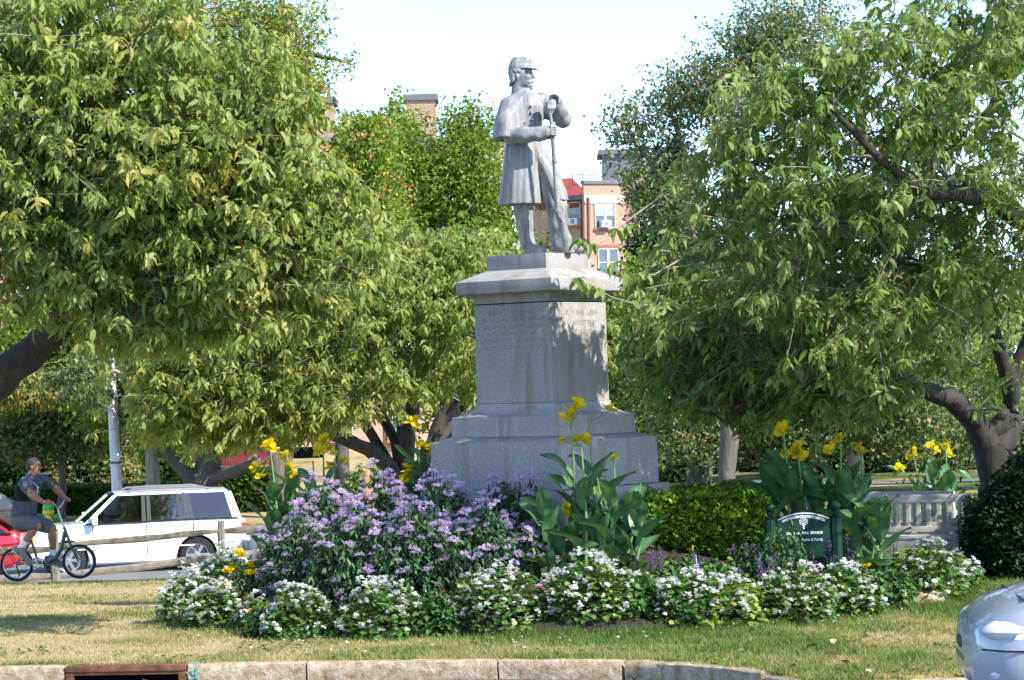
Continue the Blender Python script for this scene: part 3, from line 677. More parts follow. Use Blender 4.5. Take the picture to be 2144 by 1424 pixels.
# cape over shoulders and upper arms, open at the front
g = SDF(S(1015, 305, -.48), S(1200, 180, .42), 0.0085)
R = [ringpx(294, 1031, 1128, .02, .30), ringpx(275, 1032, 1130, .02, .30), ringpx(250, 1036, 1136, .02, .295), ringpx(228, 1043, 1141, .01, .27), ringpx(208, 1058, 1137, .01, .22), ringpx(198, 1070, 1124, 0, .16), ringpx(190, 1082, 1110, 0, .08)]
g.loft(R, .02, fold=folds(8, .03, 1.1))
g.path([S(1067, 222, -.10), S(1066, 262, -.20), S(1064, 290, -.22)], [.105, .140, .150], .06)
g.path([S(1134, 217, .08), S(1174, 241, -.02)], [.105, .125], .06)
R2 = [ringpx(300, 1047, 1122, .02, .245), ringpx(285, 1050, 1124, .02, .24), ringpx(262, 1056, 1124, .02, .22)]
g.loft(R2, .0, mode='sub')
g.cone(S(1078, 304, -.27), S(1088, 283, -.29), .105, .085, .02, 'sub')
_nk = S(1108, 196, -.14)
g.half(_nk, (0.62, -0.70, 0.0))       # front edge of the cape stays behind the buttons
g.half(S(1050, 293.5, 0), (0.03, 0, -1)); g.build('cape', ZINC, sol)
g = SDF(S(1070, 205, -.25), S(1125, 172, .2), 0.007)
R = [ringpx(200, 1071, 1118, 0, .125), ringpx(192, 1076, 1115, 0, .115), ringpx(185, 1081, 1110, 0, .085)]
g.loft(R, .01); g.cone(S(1112, 186, -.13), S(1116, 202, -.15), .012, .02, .01, 'sub'); g.build('collar', ZINC, sol)
# head and cap
HC = S(1090.5, 158.5, 0.0); HF = np.array([0.955, -0.297, 0.0]); HL = np.array([0.297, 0.955, 0]); HR = np.stack([HF, HL, UP], 1); HR_ = HR.copy()
def H(f, l, u): return HC + HF * f + HL * l + UP * u
g = SDF(HC - .26, HC + .22, 0.0052)
g.ell(H(-.018, 0, .035), (.118, .092, .115), HR).ell(H(.040, 0, -.045), (.078, .068, .105), HR, .03).ell(H(.075, 0, -.105), (.042, .045, .035), HR, .03)
g.cone(H(-.025, 0, -.08), H(-.045, 0, -.24), .066, .075, .03)
for s in (-1, 1):
    g.ell(H(.085, s * .036, -.02), (.03, .024, .024), HR, .025).ell(H(.114, s * .036, .022), (.022, .021, .014), HR, .008, 'sub').ell(H(.097, s * .037, .021), (.014, .017, .011), HR, .003)
    g.ell(H(-.012, s * .092, -.005), (.022, .011, .036), HR, .006)
    g.cone(H(.128, s * .006, -.062), H(.098, s * .052, -.082), .015, .008, .008)
    g.cone(H(.112, s * .008, .043), H(.092, s * .058, .040), .013, .009, .012)
g.cone(H(.112, 0, .030), H(.146, 0, -.022), .011, .018, .012).ell(H(.134, 0, -.028), (.018, .019, .010), HR, .008)
g.ell(H(.112, 0, -.086), (.014, .028, .008), HR, .006).cone(H(.112, 0, -.104), H(.116, 0, -.160), .022, .010, .010)
g.build('head', ZINC, sol)
g = SDF(HC - .24, HC + .22, 0.0058)
g.ell(H(-.034, 0, .010), (.084, .096, .105), HR)
for i in range(80):
    a = rnd.uniform(1.75, 4.53); u = rnd.uniform(-.10, .055); g.ell(H(-.034 + .082 * math.cos(a), .095 * math.sin(a), u), (.011, .011, .018), HR, .012)
for s in (-1, 1):
    for k in range(4): g.ell(H(.015 - .018 * k, s * .096, .040 + .012 * (k % 2)), (.020, .014, .026), HR, .006)
g.half(H(.034, 0, 0), HF); g.build('hair', ZINC, sol)
g = SDF(HC - .2, HC + .26, 0.0058)
def capring(u, f, rf, rl): p = H(f, 0, u); return (float(p[2]), float(p[0]), float(p[1]), rf, rl)
g.loft([capring(.066, -.005, .128, .108), capring(.105, -.004, .127, .108), capring(.112, -.004, .122, .104), capring(.150, .008, .116, .096), capring(.185, .020, .104, .086), capring(.196, .022, .085, .072)], .012, ax=(HF[0], HF[1]))
_t = 0.16; VR = np.stack([HF * math.cos(_t) - UP * math.sin(_t), HL, UP * math.cos(_t) + HF * math.sin(_t)], 1)
g.cone(H(-.13, 0, .107), H(.13, 0, .107), .003, .003, .0)
g.half(H(.07, 0, .19), UP * .97 + HF * .24)
g.build('cap', ZINC, sol)
g = SDF(HC - .2, HC + .26, 0.005)
g.ell(H(.125, 0, .066), (.060, .092, .0125), VR); g.half(H(.08, 0, 0), -HF); g.build('cap_visor', ZINC, sol)
# rifle, butt on the base, muzzle under the left hand
rf = empty('rifle', tuple(S(1190, 522, -.2))); rf.parent = sol; rf.matrix_parent_inverse = mw(sol).inverted()
A0, A1, A2, A3, A4 = S(1151, 236, -.385), S(1158, 300, -.375), S(1165, 400, -.34), S(1168, 443, -.32), S(1191, 520, -.26)
A4[2] = ZB + .004
MB().tube([A0, S(1155, 262, -.385), A1, A2], [.018, .019, .021, .024], 12).build('barrel', ZINC, rf, world=True)
for p, r in ((S(1161.2, 337, -.362), .030), (S(1164.8, 395, -.342), .032), (S(1157, 289, -.377), .026)):
    MB().tube([p + (0, 0, .012), p - (0, 0, .012)], [r, r], 12).build('band', ZINC, rf, world=True)
g = SDF(LO(A2, A4) - .14, HI(A2, A4) + .14, 0.006)
g.path([A2, A3], [.028, .034], .01).path([A3, S(1176, 466, -.30), S(1186, 500, -.27), A4], [.034, .036, .052, .060], .02); g.cone(S(1171, 452, -.35), S(1176, 462, -.35), .012, .012, .006)
g.half((0, 0, ZB + .002), (0, 0, -1)); g.build('stock', ZINC, rf)
# ================================================================ TREES
BARK_D = bark('dark_cherry_bark', (0.012, 0.010, 0.008), (0.058, 0.048, 0.038)); BARK_T = bark('pale_twig_bark', (0.18, 0.145, 0.11), (0.38, 0.32, 0.25), 20)
BARK_L = bark('pale_trunk_bark', (0.19, 0.16, 0.11), (0.42, 0.37, 0.27), 9); BARK_G = bark('grey_brown_bark', (0.05, 0.042, 0.033), (0.16, 0.14, 0.11))
L_CH1 = leafmat('cherry_leaves_warm', [(0.0, (0.095, 0.165, 0.03)), (0.35, (0.20, 0.28, 0.055)), (0.65, (0.32, 0.39, 0.10)), (0.97, (0.46, 0.50, 0.19)), (1.0, (0.52, 0.48, 0.13))], 0.56, 0.45, 0.35)
L_CH2 = leafmat('cherry_leaves_cool', [(0.0, (0.08, 0.155, 0.035)), (0.4, (0.17, 0.265, 0.065)), (0.7, (0.27, 0.36, 0.10)), (1.0, (0.43, 0.49, 0.19))], 0.56, 0.45, 0.35)
L_YEL = leafmat('turning_cherry_leaves', [(0.0, (0.06, 0.11, 0.025)), (0.45, (0.16, 0.22, 0.045)), (0.8, (0.32, 0.35, 0.08)), (0.95, (0.45, 0.38, 0.06)), (1.0, (0.65, 0.36, 0.02))], 0.40)
L_MAP = leafmat('maple_leaves', [(0.0, (0.08, 0.15, 0.02)), (0.5, (0.20, 0.30, 0.04)), (1.0, (0.36, 0.45, 0.09))], 0.5)
L_ORG = leafmat('turning_maple_leaves', [(0.0, (0.09, 0.18, 0.02)), (0.5, (0.22, 0.33, 0.04)), (0.84, (0.38, 0.43, 0.08)), (0.94, (0.58, 0.42, 0.16)), (1.0, (0.66, 0.26, 0.16))], 0.42)
L_CRB = leafmat('crab_apple_leaves', [(0.0, (0.05, 0.095, 0.03)), (0.5, (0.15, 0.21, 0.07)), (0.9, (0.27, 0.32, 0.12)), (0.97, (0.30, 0.28, 0.11)), (1.0, (0.45, 0.28, 0.10))], 0.40)
L_LOC = leafmat('locust_leaves', [(0.0, (0.06, 0.11, 0.035)), (0.5, (0.15, 0.22, 0.075)), (0.92, (0.27, 0.33, 0.13)), (0.97, (0.42, 0.32, 0.12)), (1.0, (0.55, 0.33, 0.12))], 0.42)
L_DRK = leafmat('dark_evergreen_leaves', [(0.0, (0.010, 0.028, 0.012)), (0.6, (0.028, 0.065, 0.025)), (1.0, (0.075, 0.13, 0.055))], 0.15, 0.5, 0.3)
L_HDG = leafmat('clipped_hedge_leaves', [(0.0, (0.035, 0.075, 0.015)), (0.6, (0.10, 0.18, 0.025)), (1.0, (0.20, 0.29, 0.05))], 0.3)
def photo_xy(P):
    d = P - CAM; return PW / 2 + FPX * (d @ _r) / (d @ _f), PH / 2 - FPX * (d @ _u) / (d @ _f)
def coh(px, py, amp, seed=0): return (fbm(px, py, 0.011, 31 + seed) - 0.5) * 2 * amp
def clear_view(P):
    """gaps the photograph shows: the brick house right of the statue"""
    px, py = photo_xy(P); n = coh(px, py, 10, 5)
    a = (px > 1186 + n) & (px < 1308 + n) & (py > 362) & (py < 572); b = (px > 224 + n * .3) & (px < 264 + n * .3) & (py > 742) & (py < 1020) & (P[:, 1] < 66)
    c = (P[:, 1] > 40) & (((px > 843) & (px < 917) & (py > 195) & (py < 226 + n)) | ((px > 655) & (px < 702 + n * .4) & (py > 200) & (py < 322 + n)) | ((px > 703) & (px < 805 + n) & (py < 238 + 2 * n) & ~((px > 705) & (px < 752) & (py > 112) & (py < 150))))
    return ~(a | b | c)
def spray_tree(name, label, base, limbs, blobs, n, leaf, lmat, keep, axis, nn=9, vm=0.5, vs=0.2, tipr=0.005, L=(0.35, 0.9), per=3, rise=0.25):
    """cherry: limbs, branchlets that reach outward, leaves hanging in rows from them"""
    root = empty(name, base, 0, label, 'tree')
    for i, (pl, rr) in enumerate(limbs): limb_mesh(pl, rr, 10, i).build('trunk' if i == 0 else 'limb', BARK_D, root, world=True)
    A = in_blobs([(*q[:5], q[5] * .62, q[6]) for q in blobs], n, 0.42); A = A[keep(A)]
    E = grow(limbs, A, tipr, maxr=.05)
    par = {tuple(np.round(e[1], 5)): e[0] for e in E}
    out = A - np.asarray(axis); out[:, 2] *= .3; out /= np.linalg.norm(out, axis=1)[:, None]
    dr = out + rng.normal(0, .55, out.shape); dr[:, 2] = dr[:, 2] * .5 + rng.normal(rise, .22, len(A)); dr /= np.linalg.norm(dr, axis=1)[:, None]
    ln = rng.uniform(L[0], L[1], len(A)); t = np.linspace(0, 1, nn)
    bend = rng.normal(0, .12, (len(A), 3)); bend[:, 2] -= .16
    Q = A[:, None] + dr[:, None] * (t[None, :, None] * ln[:, None, None]) + bend[:, None] * (t[None, :, None] ** 2) * ln[:, None, None]      # (n, nn, 3)
    okk = keep(Q[:, -1]); Q = Q[okk]; m = len(Q)
    r0 = .0085; rad = np.linspace(r0, .003, nn); SE = []
    for k in range(0, nn - 1, 2): SE += [(Q[i, k], Q[i, min(k + 2, nn - 1)], rad[k], rad[min(k + 2, nn - 1)]) for i in range(m)]
    V, F = edge_mesh(E, 4, .10); V2, F2 = edge_mesh(SE, 3, .0, False)
    tag(obj('twigs', mesh_np('twigs', np.concatenate([V, V2]), np.concatenate([F, F2 + len(V)]), smooth=True), BARK_T, root, world=True), kind='stuff')
    # leaves
    N = Q[:, 1:].reshape(-1, 3); hd = np.arctan2((Q[:, -1] - Q[:, 0])[:, 1], (Q[:, -1] - Q[:, 0])[:, 0]); cl = rng.normal(vm, vs * .8, m)
    P_, Y_, T_, S_, Q_ = [], [], [], [], []
    h = np.repeat(hd, nn - 1); c = np.repeat(cl, nn - 1)
    for j in range(per):
        sd = 1 if j % 2 else -1; P_.append(N + rng.normal(0, .04, N.shape)); Y_.append(h + sd * rng.uniform(.3, 1.9, len(N))); T_.append(rng.uniform(-.1, .9, len(N))); S_.append(leaf * rng.uniform(.4, 1.25, len(N))); Q_.append(c + rng.normal(0, .13, len(N)))
    tip = np.repeat(Q[:, -1], 7, 0); P_.append(tip + rng.normal(0, .012, tip.shape)); Y_.append(rng.uniform(0, 6.283, len(tip))); T_.append(rng.uniform(.0, 1.1, len(tip))); S_.append(leaf * rng.uniform(.75, 1.25, len(tip))); Q_.append(np.repeat(cl, 7) + rng.normal(.08, .13, len(tip)))
    P_, Y_, T_, S_, Q_ = map(np.concatenate, (P_, Y_, T_, S_, Q_))
    kk = clear_view(P_)
    v, f, q = leaves(P_[kk], Y_[kk], T_[kk], rng.normal(0, .55, len(P_))[kk], S_[kk], LITE, np.clip(Q_, 0, 1)[kk]); tag(obj('crown', mesh_np('crown', v, f, q), lmat, root, world=True), kind='stuff')
    return root
def limb_mesh(pl, rr, n=10, seed=0):
    """a gnarled limb: polyline resampled with small kinks"""
    lr = np.random.default_rng(seed); P = [np.asarray(pl[0], float)]; R = [rr[0]]
    for i in range(len(pl) - 1):
        a, b = np.asarray(pl[i], float), np.asarray(pl[i + 1], float); L = np.linalg.norm(b - a); k = max(2, int(L / 0.18))
        for j in range(1, k + 1):
            t = j / k; P.append(a * (1 - t) + b * t + lr.normal(0, 1, 3) * 0.035 * rr[i] * 2.2 * (j < k)); R.append((rr[i] * (1 - t) + rr[i + 1] * t) * lr.uniform(0.92, 1.1))
    return MB().tube(P, R, 14)
def tree(name, label, group, base, limbs, blobs, n, leaf, tpls, lmat, nl, tmat=BARK_D, cat='tree', tipr=0.004, twmat=BARK_T, down=(0.1, 1.1), vm=0.5, vs=0.2, spread=0.03, shell=0.5, keep=None, ltwigs=1.0, lobj='limb', scatter=0):
    root = empty(name, base, 0, label, cat, group)
    for i, (pl, rr) in enumerate(limbs):
        limb_mesh(pl, rr, 10, i).build('trunk' if i == 0 else lobj, tmat, root, world=True)
    P = in_blobs(blobs, n, shell); P = P[clear_view(P)]
    if keep is not None: P = P[keep(P)]
    k = int(len(P) * ltwigs)
    E = grow(limbs, P[rng.permutation(len(P))[:k]], tipr)
    V, F = edge_mesh(E, 5); tag(obj('twigs', mesh_np('twigs', V, F, smooth=True), twmat, root, world=True), kind='stuff')
    PL = P
    if scatter:
        PL = np.repeat(P, scatter, 0) + np.clip(rng.normal(0, spread * 3.0, (len(P) * scatter, 3)), -spread * 5, spread * 5)
    else:      # leaves part way along the twigs too
        ends = np.array([e[1] for e in E]); st = np.array([e[0] for e in E]); d = np.linalg.norm(ends - st, axis=1); m = (d > 0.12) & (np.array([e[3] for e in E]) < 0.012)
        PL = np.concatenate([P, (ends * 0.55 + st * 0.45)[m]])
    PL = PL[clear_view(PL)]; v, f, q = rosettes(PL, nl, leaf, tpls, vm, vs, down, spread)
    tag(obj('crown', mesh_np('crown', v, f, q), lmat, root, world=True), kind='stuff')
    return root
# --- right-hand cherry, reaching over the bench and the pedestal
b = WG(2098, 31.0); b[2] = float(ground0(b[0], b[1]))
_lim = [([b, W(2090, 1010, 31), W(2075, 930, 31)], [.26, .21, .19]),
        ([W(2075, 945, 31), W(2040, 880, 30.9), W(1990, 835, 30.6), W(1925, 815, 30.2)], [.17, .14, .115, .09]),
        ([W(1925, 815, 30.2), W(1850, 770, 29), W(1760, 690, 27.5)], [.085, .06, .03]),
        ([W(2090, 940, 31), W(2118, 870, 31.2), W(2115, 800, 31), W(2090, 730, 30.8), W(2070, 640, 30)], [.17, .14, .11, .08, .06]),
        ([W(2115, 810, 31), W(2160, 700, 31), W(2230, 560, 30)], [.10, .09, .06]),
        ([W(2075, 905, 31), W(2110, 890, 31), W(2095, 870, 31.1)], [.13, .12, .11]),
        ([W(2170, 480, 28.5), W(2090, 430, 27.5), W(2010, 405, 26.5), W(1930, 400, 25.5), W(1840, 330, 24.5), W(1730, 215, 24)], [.12, .10, .085, .06, .04, .02]),
        ([W(2230, 560, 30), W(2170, 480, 28.5)], [.12, .12]),
        ([W(2010, 405, 26.5), W(1900, 430, 25.5), W(1780, 470, 25), W(1640, 480, 24.6)], [.06, .05, .035, .018]),
        ([W(2070, 640, 30), W(1980, 560, 28), W(1860, 540, 26.5)], [.06, .05, .03]),
        ([W(2230, 560, 30), W(2330, 380, 28), W(2420, 250, 26)], [.11, .09, .06])]
_bl = [(1950, 190, 25.5, 300, 230, 2.3, 3.0), (2120, 60, 26, 300, 150, 2.0, 1.5), (1720, 330, 25.8, 250, 200, 2.2, 2.0), (1640, 520, 26.2, 270, 150, 2.2, 1.6), (1860, 560, 27.5, 280, 190, 2.2, 2.3),
       (1500, 690, 29.5, 210, 150, 1.5, 1.2), (1760, 740, 28.8, 260, 110, 1.8, 1.3), (2080, 450, 28, 240, 240, 2.5, 1.5), (2330, 260, 25.5, 330, 330, 2.4, 1.1), (2300, 640, 28.5, 240, 210, 2.4, .8), (1440, 740, 29.5, 150, 110, 1.4, .9), (1600, 815, 29.8, 200, 80, 1.6, 1.1), (1830, 800, 30, 180, 70, 1.4, .7), (1820, 640, 26.5, 220, 160, 1.6, 1.0), (1520, 210, 25, 110, 110, 1.0, 0.35), (1480, 100, 25, 45, 70, .5, .10), (1440, 590, 25.4, 150, 60, 1.0, .35), (2030, 780, 32, 160, 120, 1.4, .6)]
def _keep_r(P):
    px, py = photo_xy(P)
    e = np.interp(py, [-400, -20, 30, 60, 110, 180, 260, 330, 420, 520, 600, 680, 760, 850, 960], [1820, 1770, 1660, 1560, 1540, 1500, 1470, 1420, 1370, 1340, 1320, 1295, 1290, 1340, 1700])
    low = np.interp(px, [1270, 1400, 1600, 1800, 1950, 2100, 2400], [850, 895, 905, 870, 845, 910, 910])
    k = (P[:, 2] - 1.1) / SUN[2]; lx = P[:, 0] - SUN[0] * k; ly = P[:, 1] - SUN[1] * k; gap = (lx > .9) & (lx < 2.6) & (ly > 26.2) & (ly < 28.8) & (coh(px, py, 1, 9) > .12)     # thin spot in the crown that lets sun onto the yew
    n_ = np.array([.788, -.616, 0]); p0 = np.array([MCX, MCY, 2.4]) + n_ * .49; kk = ((P - p0) @ n_) / (n_ @ SUN); h = P - SUN * kk[:, None]; lat = (h - p0) @ np.array([.616, .788, 0]); dapple = (np.abs(lat) < .85) & (h[:, 2] > 1.2) & (h[:, 2] < 3.7) & (vnoise(lat + 9, h[:, 2], 2.6, 17) > .50)     # gaps that dapple the shaft
    return (px > e + coh(px, py, 75, 1)) & (py < low + 10 + coh(px, py, 90, 2)) & ~gap & ~dapple
right_cherry = spray_tree('cherry_tree', 'wide cherry tree on the right reaching its boughs over bench and pedestal', b, _lim, _bl, 2650, 0.128, L_CH2, _keep_r, W(2120, 600, 29.5), vm=0.6)
# leafy sprays of that tree that hang in front of the monument and the brick house
def spray(root, pts, tips, lmat, size=0.14, nl=7):
    mb = MB(); mb.tube(pts, np.linspace(.009, .004, len(pts)), 6); o = mb.build('branch', BARK_T, root, world=True)
    for tp_ in tips: v, f, q = rosettes(np.array([tp_]), nl, size, CHERRY, .62, .1, (0.0, 0.95), .006); obj('leaf_spray', mesh_np('leaf_spray', v, f, q), lmat, o, world=True)
spray(right_cherry, [W(1420, 630, 25), W(1340, 640, 24.7), W(1280, 622, 24.5), W(1236, 596, 24.4)], [W(1236, 596, 24.4), W(1258, 606, 24.4), W(1212, 582, 24.4)], L_CH2)
spray(right_cherry, [W(1400, 400, 25), W(1330, 450, 24.8), W(1285, 485, 24.6), W(1262, 507, 24.5), W(1235, 512, 24.5)], [W(1235, 511, 24.5), W(1212, 500, 24.5), W(1290, 478, 24.6), W(1320, 470, 24.7)], L_CH2)
spray(right_cherry, [W(1430, 540, 25), W(1370, 575, 24.8), W(1310, 575, 24.7), W(1288, 548, 24.6)], [W(1288, 550, 24.6), W(1308, 570, 24.6), W(1345, 572, 24.7)], L_CH2)
# --- left-hand cherry, trunk just outside the picture
b = WG(-260, 27.5); b[2] = float(ground0(b[0], b[1]))
_lim = [([b, W(-240, 1000, 27.4), W(-200, 900, 27.2)], [.27, .23, .21]),
        ([W(-205, 905, 27.2), W(-90, 850, 27.0), W(0, 795, 26.8), W(60, 745, 26.6), W(120, 690, 26.3), W(180, 600, 25.8)], [.20, .185, .175, .165, .15, .10]),
        ([W(-200, 900, 27.2), W(-160, 700, 26.5), W(-60, 480, 25.6), W(60, 300, 25)], [.20, .16, .12, .06]),
        ([W(180, 600, 25.8), W(300, 480, 25.2), W(430, 380, 24.8), W(560, 330, 24.6)], [.09, .07, .05, .02]),
        ([W(120, 690, 26.3), W(260, 640, 25.6), W(420, 590, 25.2), W(600, 540, 25.2)], [.10, .08, .055, .02]),
        ([W(60, 300, 25), W(150, 180, 24.8), W(300, 90, 24.6)], [.06, .045, .02]),
        ([W(-160, 700, 26.5), W(-250, 400, 26), W(-200, 100, 25)], [.12, .09, .05])]
_bl = [(150, 250, 25, 270, 260, 1.9, 2.6), (390, 350, 25, 240, 220, 1.6, 2.0), (140, 540, 25.6, 270, 200, 1.8, 2.2), (440, 560, 25.4, 260, 150, 1.7, 1.9), (620, 560, 26, 180, 110, 1.3, 1.0), (560, 270, 24.8, 150, 160, 1.1, .8), (650, 130, 24.8, 50, 80, .5, .16),
       (650, 420, 25.4, 160, 130, 1.2, .8), (-120, 350, 25.5, 250, 380, 2.2, 1.8), (250, 690, 26, 260, 90, 1.4, .8), (30, 60, 25, 240, 170, 1.8, 1.2), (380, 120, 24.9, 150, 150, 1.2, .6), (200, 700, 25.2, 60, 40, .4, .1)]
def _keep_l(P):
    px, py = photo_xy(P)
    e = np.interp(py, [-300, -10, 20, 100, 160, 240, 330, 420, 520, 620, 700, 800], [500, 440, 480, 640, 665, 690, 705, 780, 810, 780, 660, 420])
    low = np.interp(px, [-300, 0, 110, 200, 330, 500, 700, 800], [640, 660, 665, 750, 745, 730, 700, 640])
    return (px < e + coh(px, py, 60, 3)) & (py < low + 15 + coh(px, py, 90, 4)) & ~((px > 420) & (px < 640) & (py < 110) & (coh(px, py, 1, 6) < .25))
left_cherry = spray_tree('cherry_tree', 'large cherry tree filling the upper left with its thick dark limb', b, _lim, _bl, 2400, 0.126, L_CH1, _keep_l, W(-160, 600, 26.3), vm=0.64)
# --- middle cherry behind the cleomes, many stems from the ground
b = WG(838, 40); b[2] = float(ground0(b[0], b[1]))
_lim = [([b, W(842, 1040, 40), W(850, 960, 40), W(858, 880, 40), W(870, 800, 40), W(880, 700, 39.5)], [.20, .17, .13, .12, .09, .04]),
        ([W(838, 1030, 40), W(815, 975, 39.9), W(770, 940, 39.6), W(715, 918, 39.2), W(660, 905, 38.8), W(600, 860, 38.4)], [.15, .12, .105, .09, .06, .03]),
        ([W(822, 985, 40), W(790, 930, 40.2), W(765, 890, 40.2), W(740, 830, 40), W(690, 750, 39.5)], [.10, .085, .08, .06, .03]),
        ([W(836, 980, 40), W(826, 920, 40.2), W(800, 870, 40.3), W(780, 800, 40)], [.09, .08, .07, .03]),
        ([W(850, 985, 40.1), W(846, 930, 40.3), W(838, 860, 40.5), W(825, 780, 40.5)], [.10, .09, .075, .04]),
        ([W(862, 1010, 40.2), W(905, 930, 40.4), W(925, 870, 40.5), W(960, 830, 40.5), W(1010, 780, 40)], [.12, .10, .095, .07, .03]),
        ([W(905, 930, 40.5), W(950, 890, 41), W(985, 860, 41.2)], [.085, .08, .04]),
        ([W(870, 800, 40), W(920, 720, 39.5), W(960, 640, 39)], [.09, .06, .03])]
_bl = [(560, 720, 38, 210, 130, 1.8, 1.6), (760, 690, 38.3, 200, 190, 1.8, 2.2), (930, 680, 38.8, 120, 190, 1.6, 1.6), (820, 560, 38.5, 170, 100, 1.4, 1.2), (620, 830, 38, 220, 80, 1.4, 1.3), (430, 790, 38, 150, 100, 1.4, 1.0), (960, 520, 40, 70, 70, .8, .3), (1120, 700, 42, 160, 140, 1.2, .5), (440, 885, 38.5, 150, 60, 1.6, .7), (590, 905, 38.5, 110, 40, 1.4, .45)]
def _keep_m(P):
    px, py = photo_xy(P)
    low = np.interp(px, [280, 400, 520, 640, 760, 860, 1000, 1100], [940, 955, 952, 945, 900, 860, 835, 800])
    top = np.interp(px, [280, 500, 700, 830, 900, 960, 1060, 1200], [650, 600, 520, 470, 480, 470, 480, 560])
    return (py < low + coh(px, py, 25, 7)) & (py > top + coh(px, py, 30, 8))
spray_tree('cherry_tree', 'many-stemmed cherry tree low behind the lilac flowers', b, _lim, _bl, 1850, 0.133, L_CH1, _keep_m, W(845, 800, 40), vm=0.62, L=(.45, 1.0), tipr=.006)
# --- turning cherry at far left, with yellow leaves, and its leaning trunk
b = WG(425, 66); b[2] = float(ground0(b[0], b[1]))
_lim = [([b, W(432, 1000, 66), W(440, 960, 66), W(435, 930, 66)], [.36, .34, .32, .3]),
        ([W(420, 1005, 66), W(385, 990, 65.8), W(350, 945, 65.5), W(315, 890, 65), W(290, 835, 64.5), W(262, 780, 64)], [.22, .17, .15, .13, .11, .06]),
        ([W(440, 1000, 66), W(500, 985, 65), W(540, 960, 64)], [.20, .15, .08]), ([W(435, 935, 66), W(420, 850, 66), W(380, 760, 66)], [.28, .2, .08])]
tree('cherry_tree', 'leaning cherry tree behind the white car with forked trunk', None, b, _lim, [(330, 800, 65, 170, 70, 3, 1.4), (470, 840, 65, 120, 80, 3, 1), (200, 790, 63, 110, 60, 2, .6)], 1100, 0.17, QL, L_CRB, 6, tmat=BARK_G, tipr=.008, spread=.06)
b = WG(-120, 72); b[2] = float(ground0(b[0], b[1]))
_lim = [([b, W(-110, 980, 72), W(-60, 930, 71.5), W(60, 880, 70.5), W(150, 830, 70)], [.25, .2, .15, .10, .05])]
tree('cherry_tree', 'cherry tree with scattered yellow leaves above the cyclist', None, b, _lim, [(90, 815, 70, 170, 48, 2.5, 1.2), (240, 800, 70, 120, 50, 2.5, .8), (0, 800, 70, 100, 60, 2.5, .4)], 1500, 0.17, LITE, L_YEL, 5, tipr=.006, vm=.55, vs=.24)
# --- street trees and background trees
BGLEAF = QL
def simple_tree(name, label, px, D, trunk_r, top_py, blobs, n, leaf, lmat, tpls=None, group=None, tmat=BARK_G, sc=5, nl=3, vm=.5, vs=.22, spread=.10, fork=3, keep=None, tipr=.012, bend=0, ltw=.6):
    tpls = tpls or BGLEAF; leaf *= .85; sc = int(sc * 1.3); spread *= .85
    b = WG(px, D); b[2] = float(ground0(b[0], b[1])); top = W(px + bend, top_py, D)
    lim = [([b, b * .5 + top * .5 + np.array([.05, 0, 0]), top], [trunk_r, trunk_r * .85, trunk_r * .7])]
    for i in range(fork):
        bl = blobs[i % len(blobs)]; e = W(bl[0] + rnd.uniform(-.4, .4) * bl[3], bl[1] + rnd.uniform(-.3, .5) * bl[4], bl[2])
        lim.append(([top - np.array([0, 0, .1]), top * .5 + e * .5 + np.array([0, 0, .2]), e], [trunk_r * .6, trunk_r * .4, trunk_r * .15]))
    return tree(name, label, group, b, lim, blobs, n, leaf, tpls, lmat, nl, tmat=tmat, tipr=tipr, spread=spread, scatter=sc, vm=vm, vs=vs, keep=keep, down=(-.4, 1.2), shell=.6, ltwigs=ltw)
simple_tree('maple_tree', 'bright green maple behind the soldier statue', 945, 75, .22, 520, [(840, 325, 75, 45, 75, 2.2, .6), (925, 370, 75, 80, 85, 2.5, 1.3), (1000, 365, 75, 50, 90, 2.2, 1.0), (930, 440, 76, 140, 90, 2.5, 1.4), (835, 250, 75, 32, 40, 1, .22), (965, 255, 75, 36, 34, 1, .22), (1008, 270, 75, 16, 40, .6, .12), (1000, 470, 76, 110, 90, 2, .9)], 760, .17, L_MAP, sc=6, nl=5, fork=6, spread=.12)
simple_tree('maple_tree', 'maple turning yellow and orange in front of the chimney', 715, 68, .20, 560, [(690, 330, 68, 90, 100, 2.5, 1.4), (770, 320, 68, 45, 80, 1.6, .8), (740, 430, 68, 110, 80, 2.4, 1.2), (760, 260, 68, 30, 35, 1, .25), (800, 470, 68, 60, 60, 2, .5)], 700, .16, L_ORG, sc=6, nl=5, vm=.52, vs=.24, fork=5, spread=.11)
simple_tree('maple_tree', 'tall maple with red tinted leaves and bare twigs at the top left', 610, 50, .16, 120, [(560, 150, 50, 110, 60, 1.8, 1.2), (600, 60, 48, 80, 70, 1.5, .5), (330, 60, 48, 120, 90, 2, .9), (640, 200, 48, 60, 50, 1.2, .7), (730, 130, 48, 20, 14, .4, .07), (500, 40, 48, 80, 60, 1.5, .4), (420, 200, 48, 150, 80, 2, .8)], 800, .11, L_ORG, sc=4, nl=5, vm=.58, vs=.25, fork=7, spread=.09, ltw=1.0, bend=-150)
simple_tree('honey_locust', 'airy tree with orange seed tips behind the right-hand cherry', 1522, 46, .17, 620, [(1640, 70, 46, 150, 70, 2, 1), (1500, 190, 46, 110, 90, 1.8, 1), (1330, 265, 46, 70, 42, 1.2, .35), (1420, 200, 46, 60, 45, 1, .3), (1330, 390, 46, 60, 35, 1.0, .45), (1400, 420, 46, 100, 60, 1.4, .6), (1570, 100, 46, 60, 70, 1, .4)], 620, .10, L_LOC, sc=4, nl=5, vm=.5, vs=.24, fork=7, spread=.09, ltw=1.0)
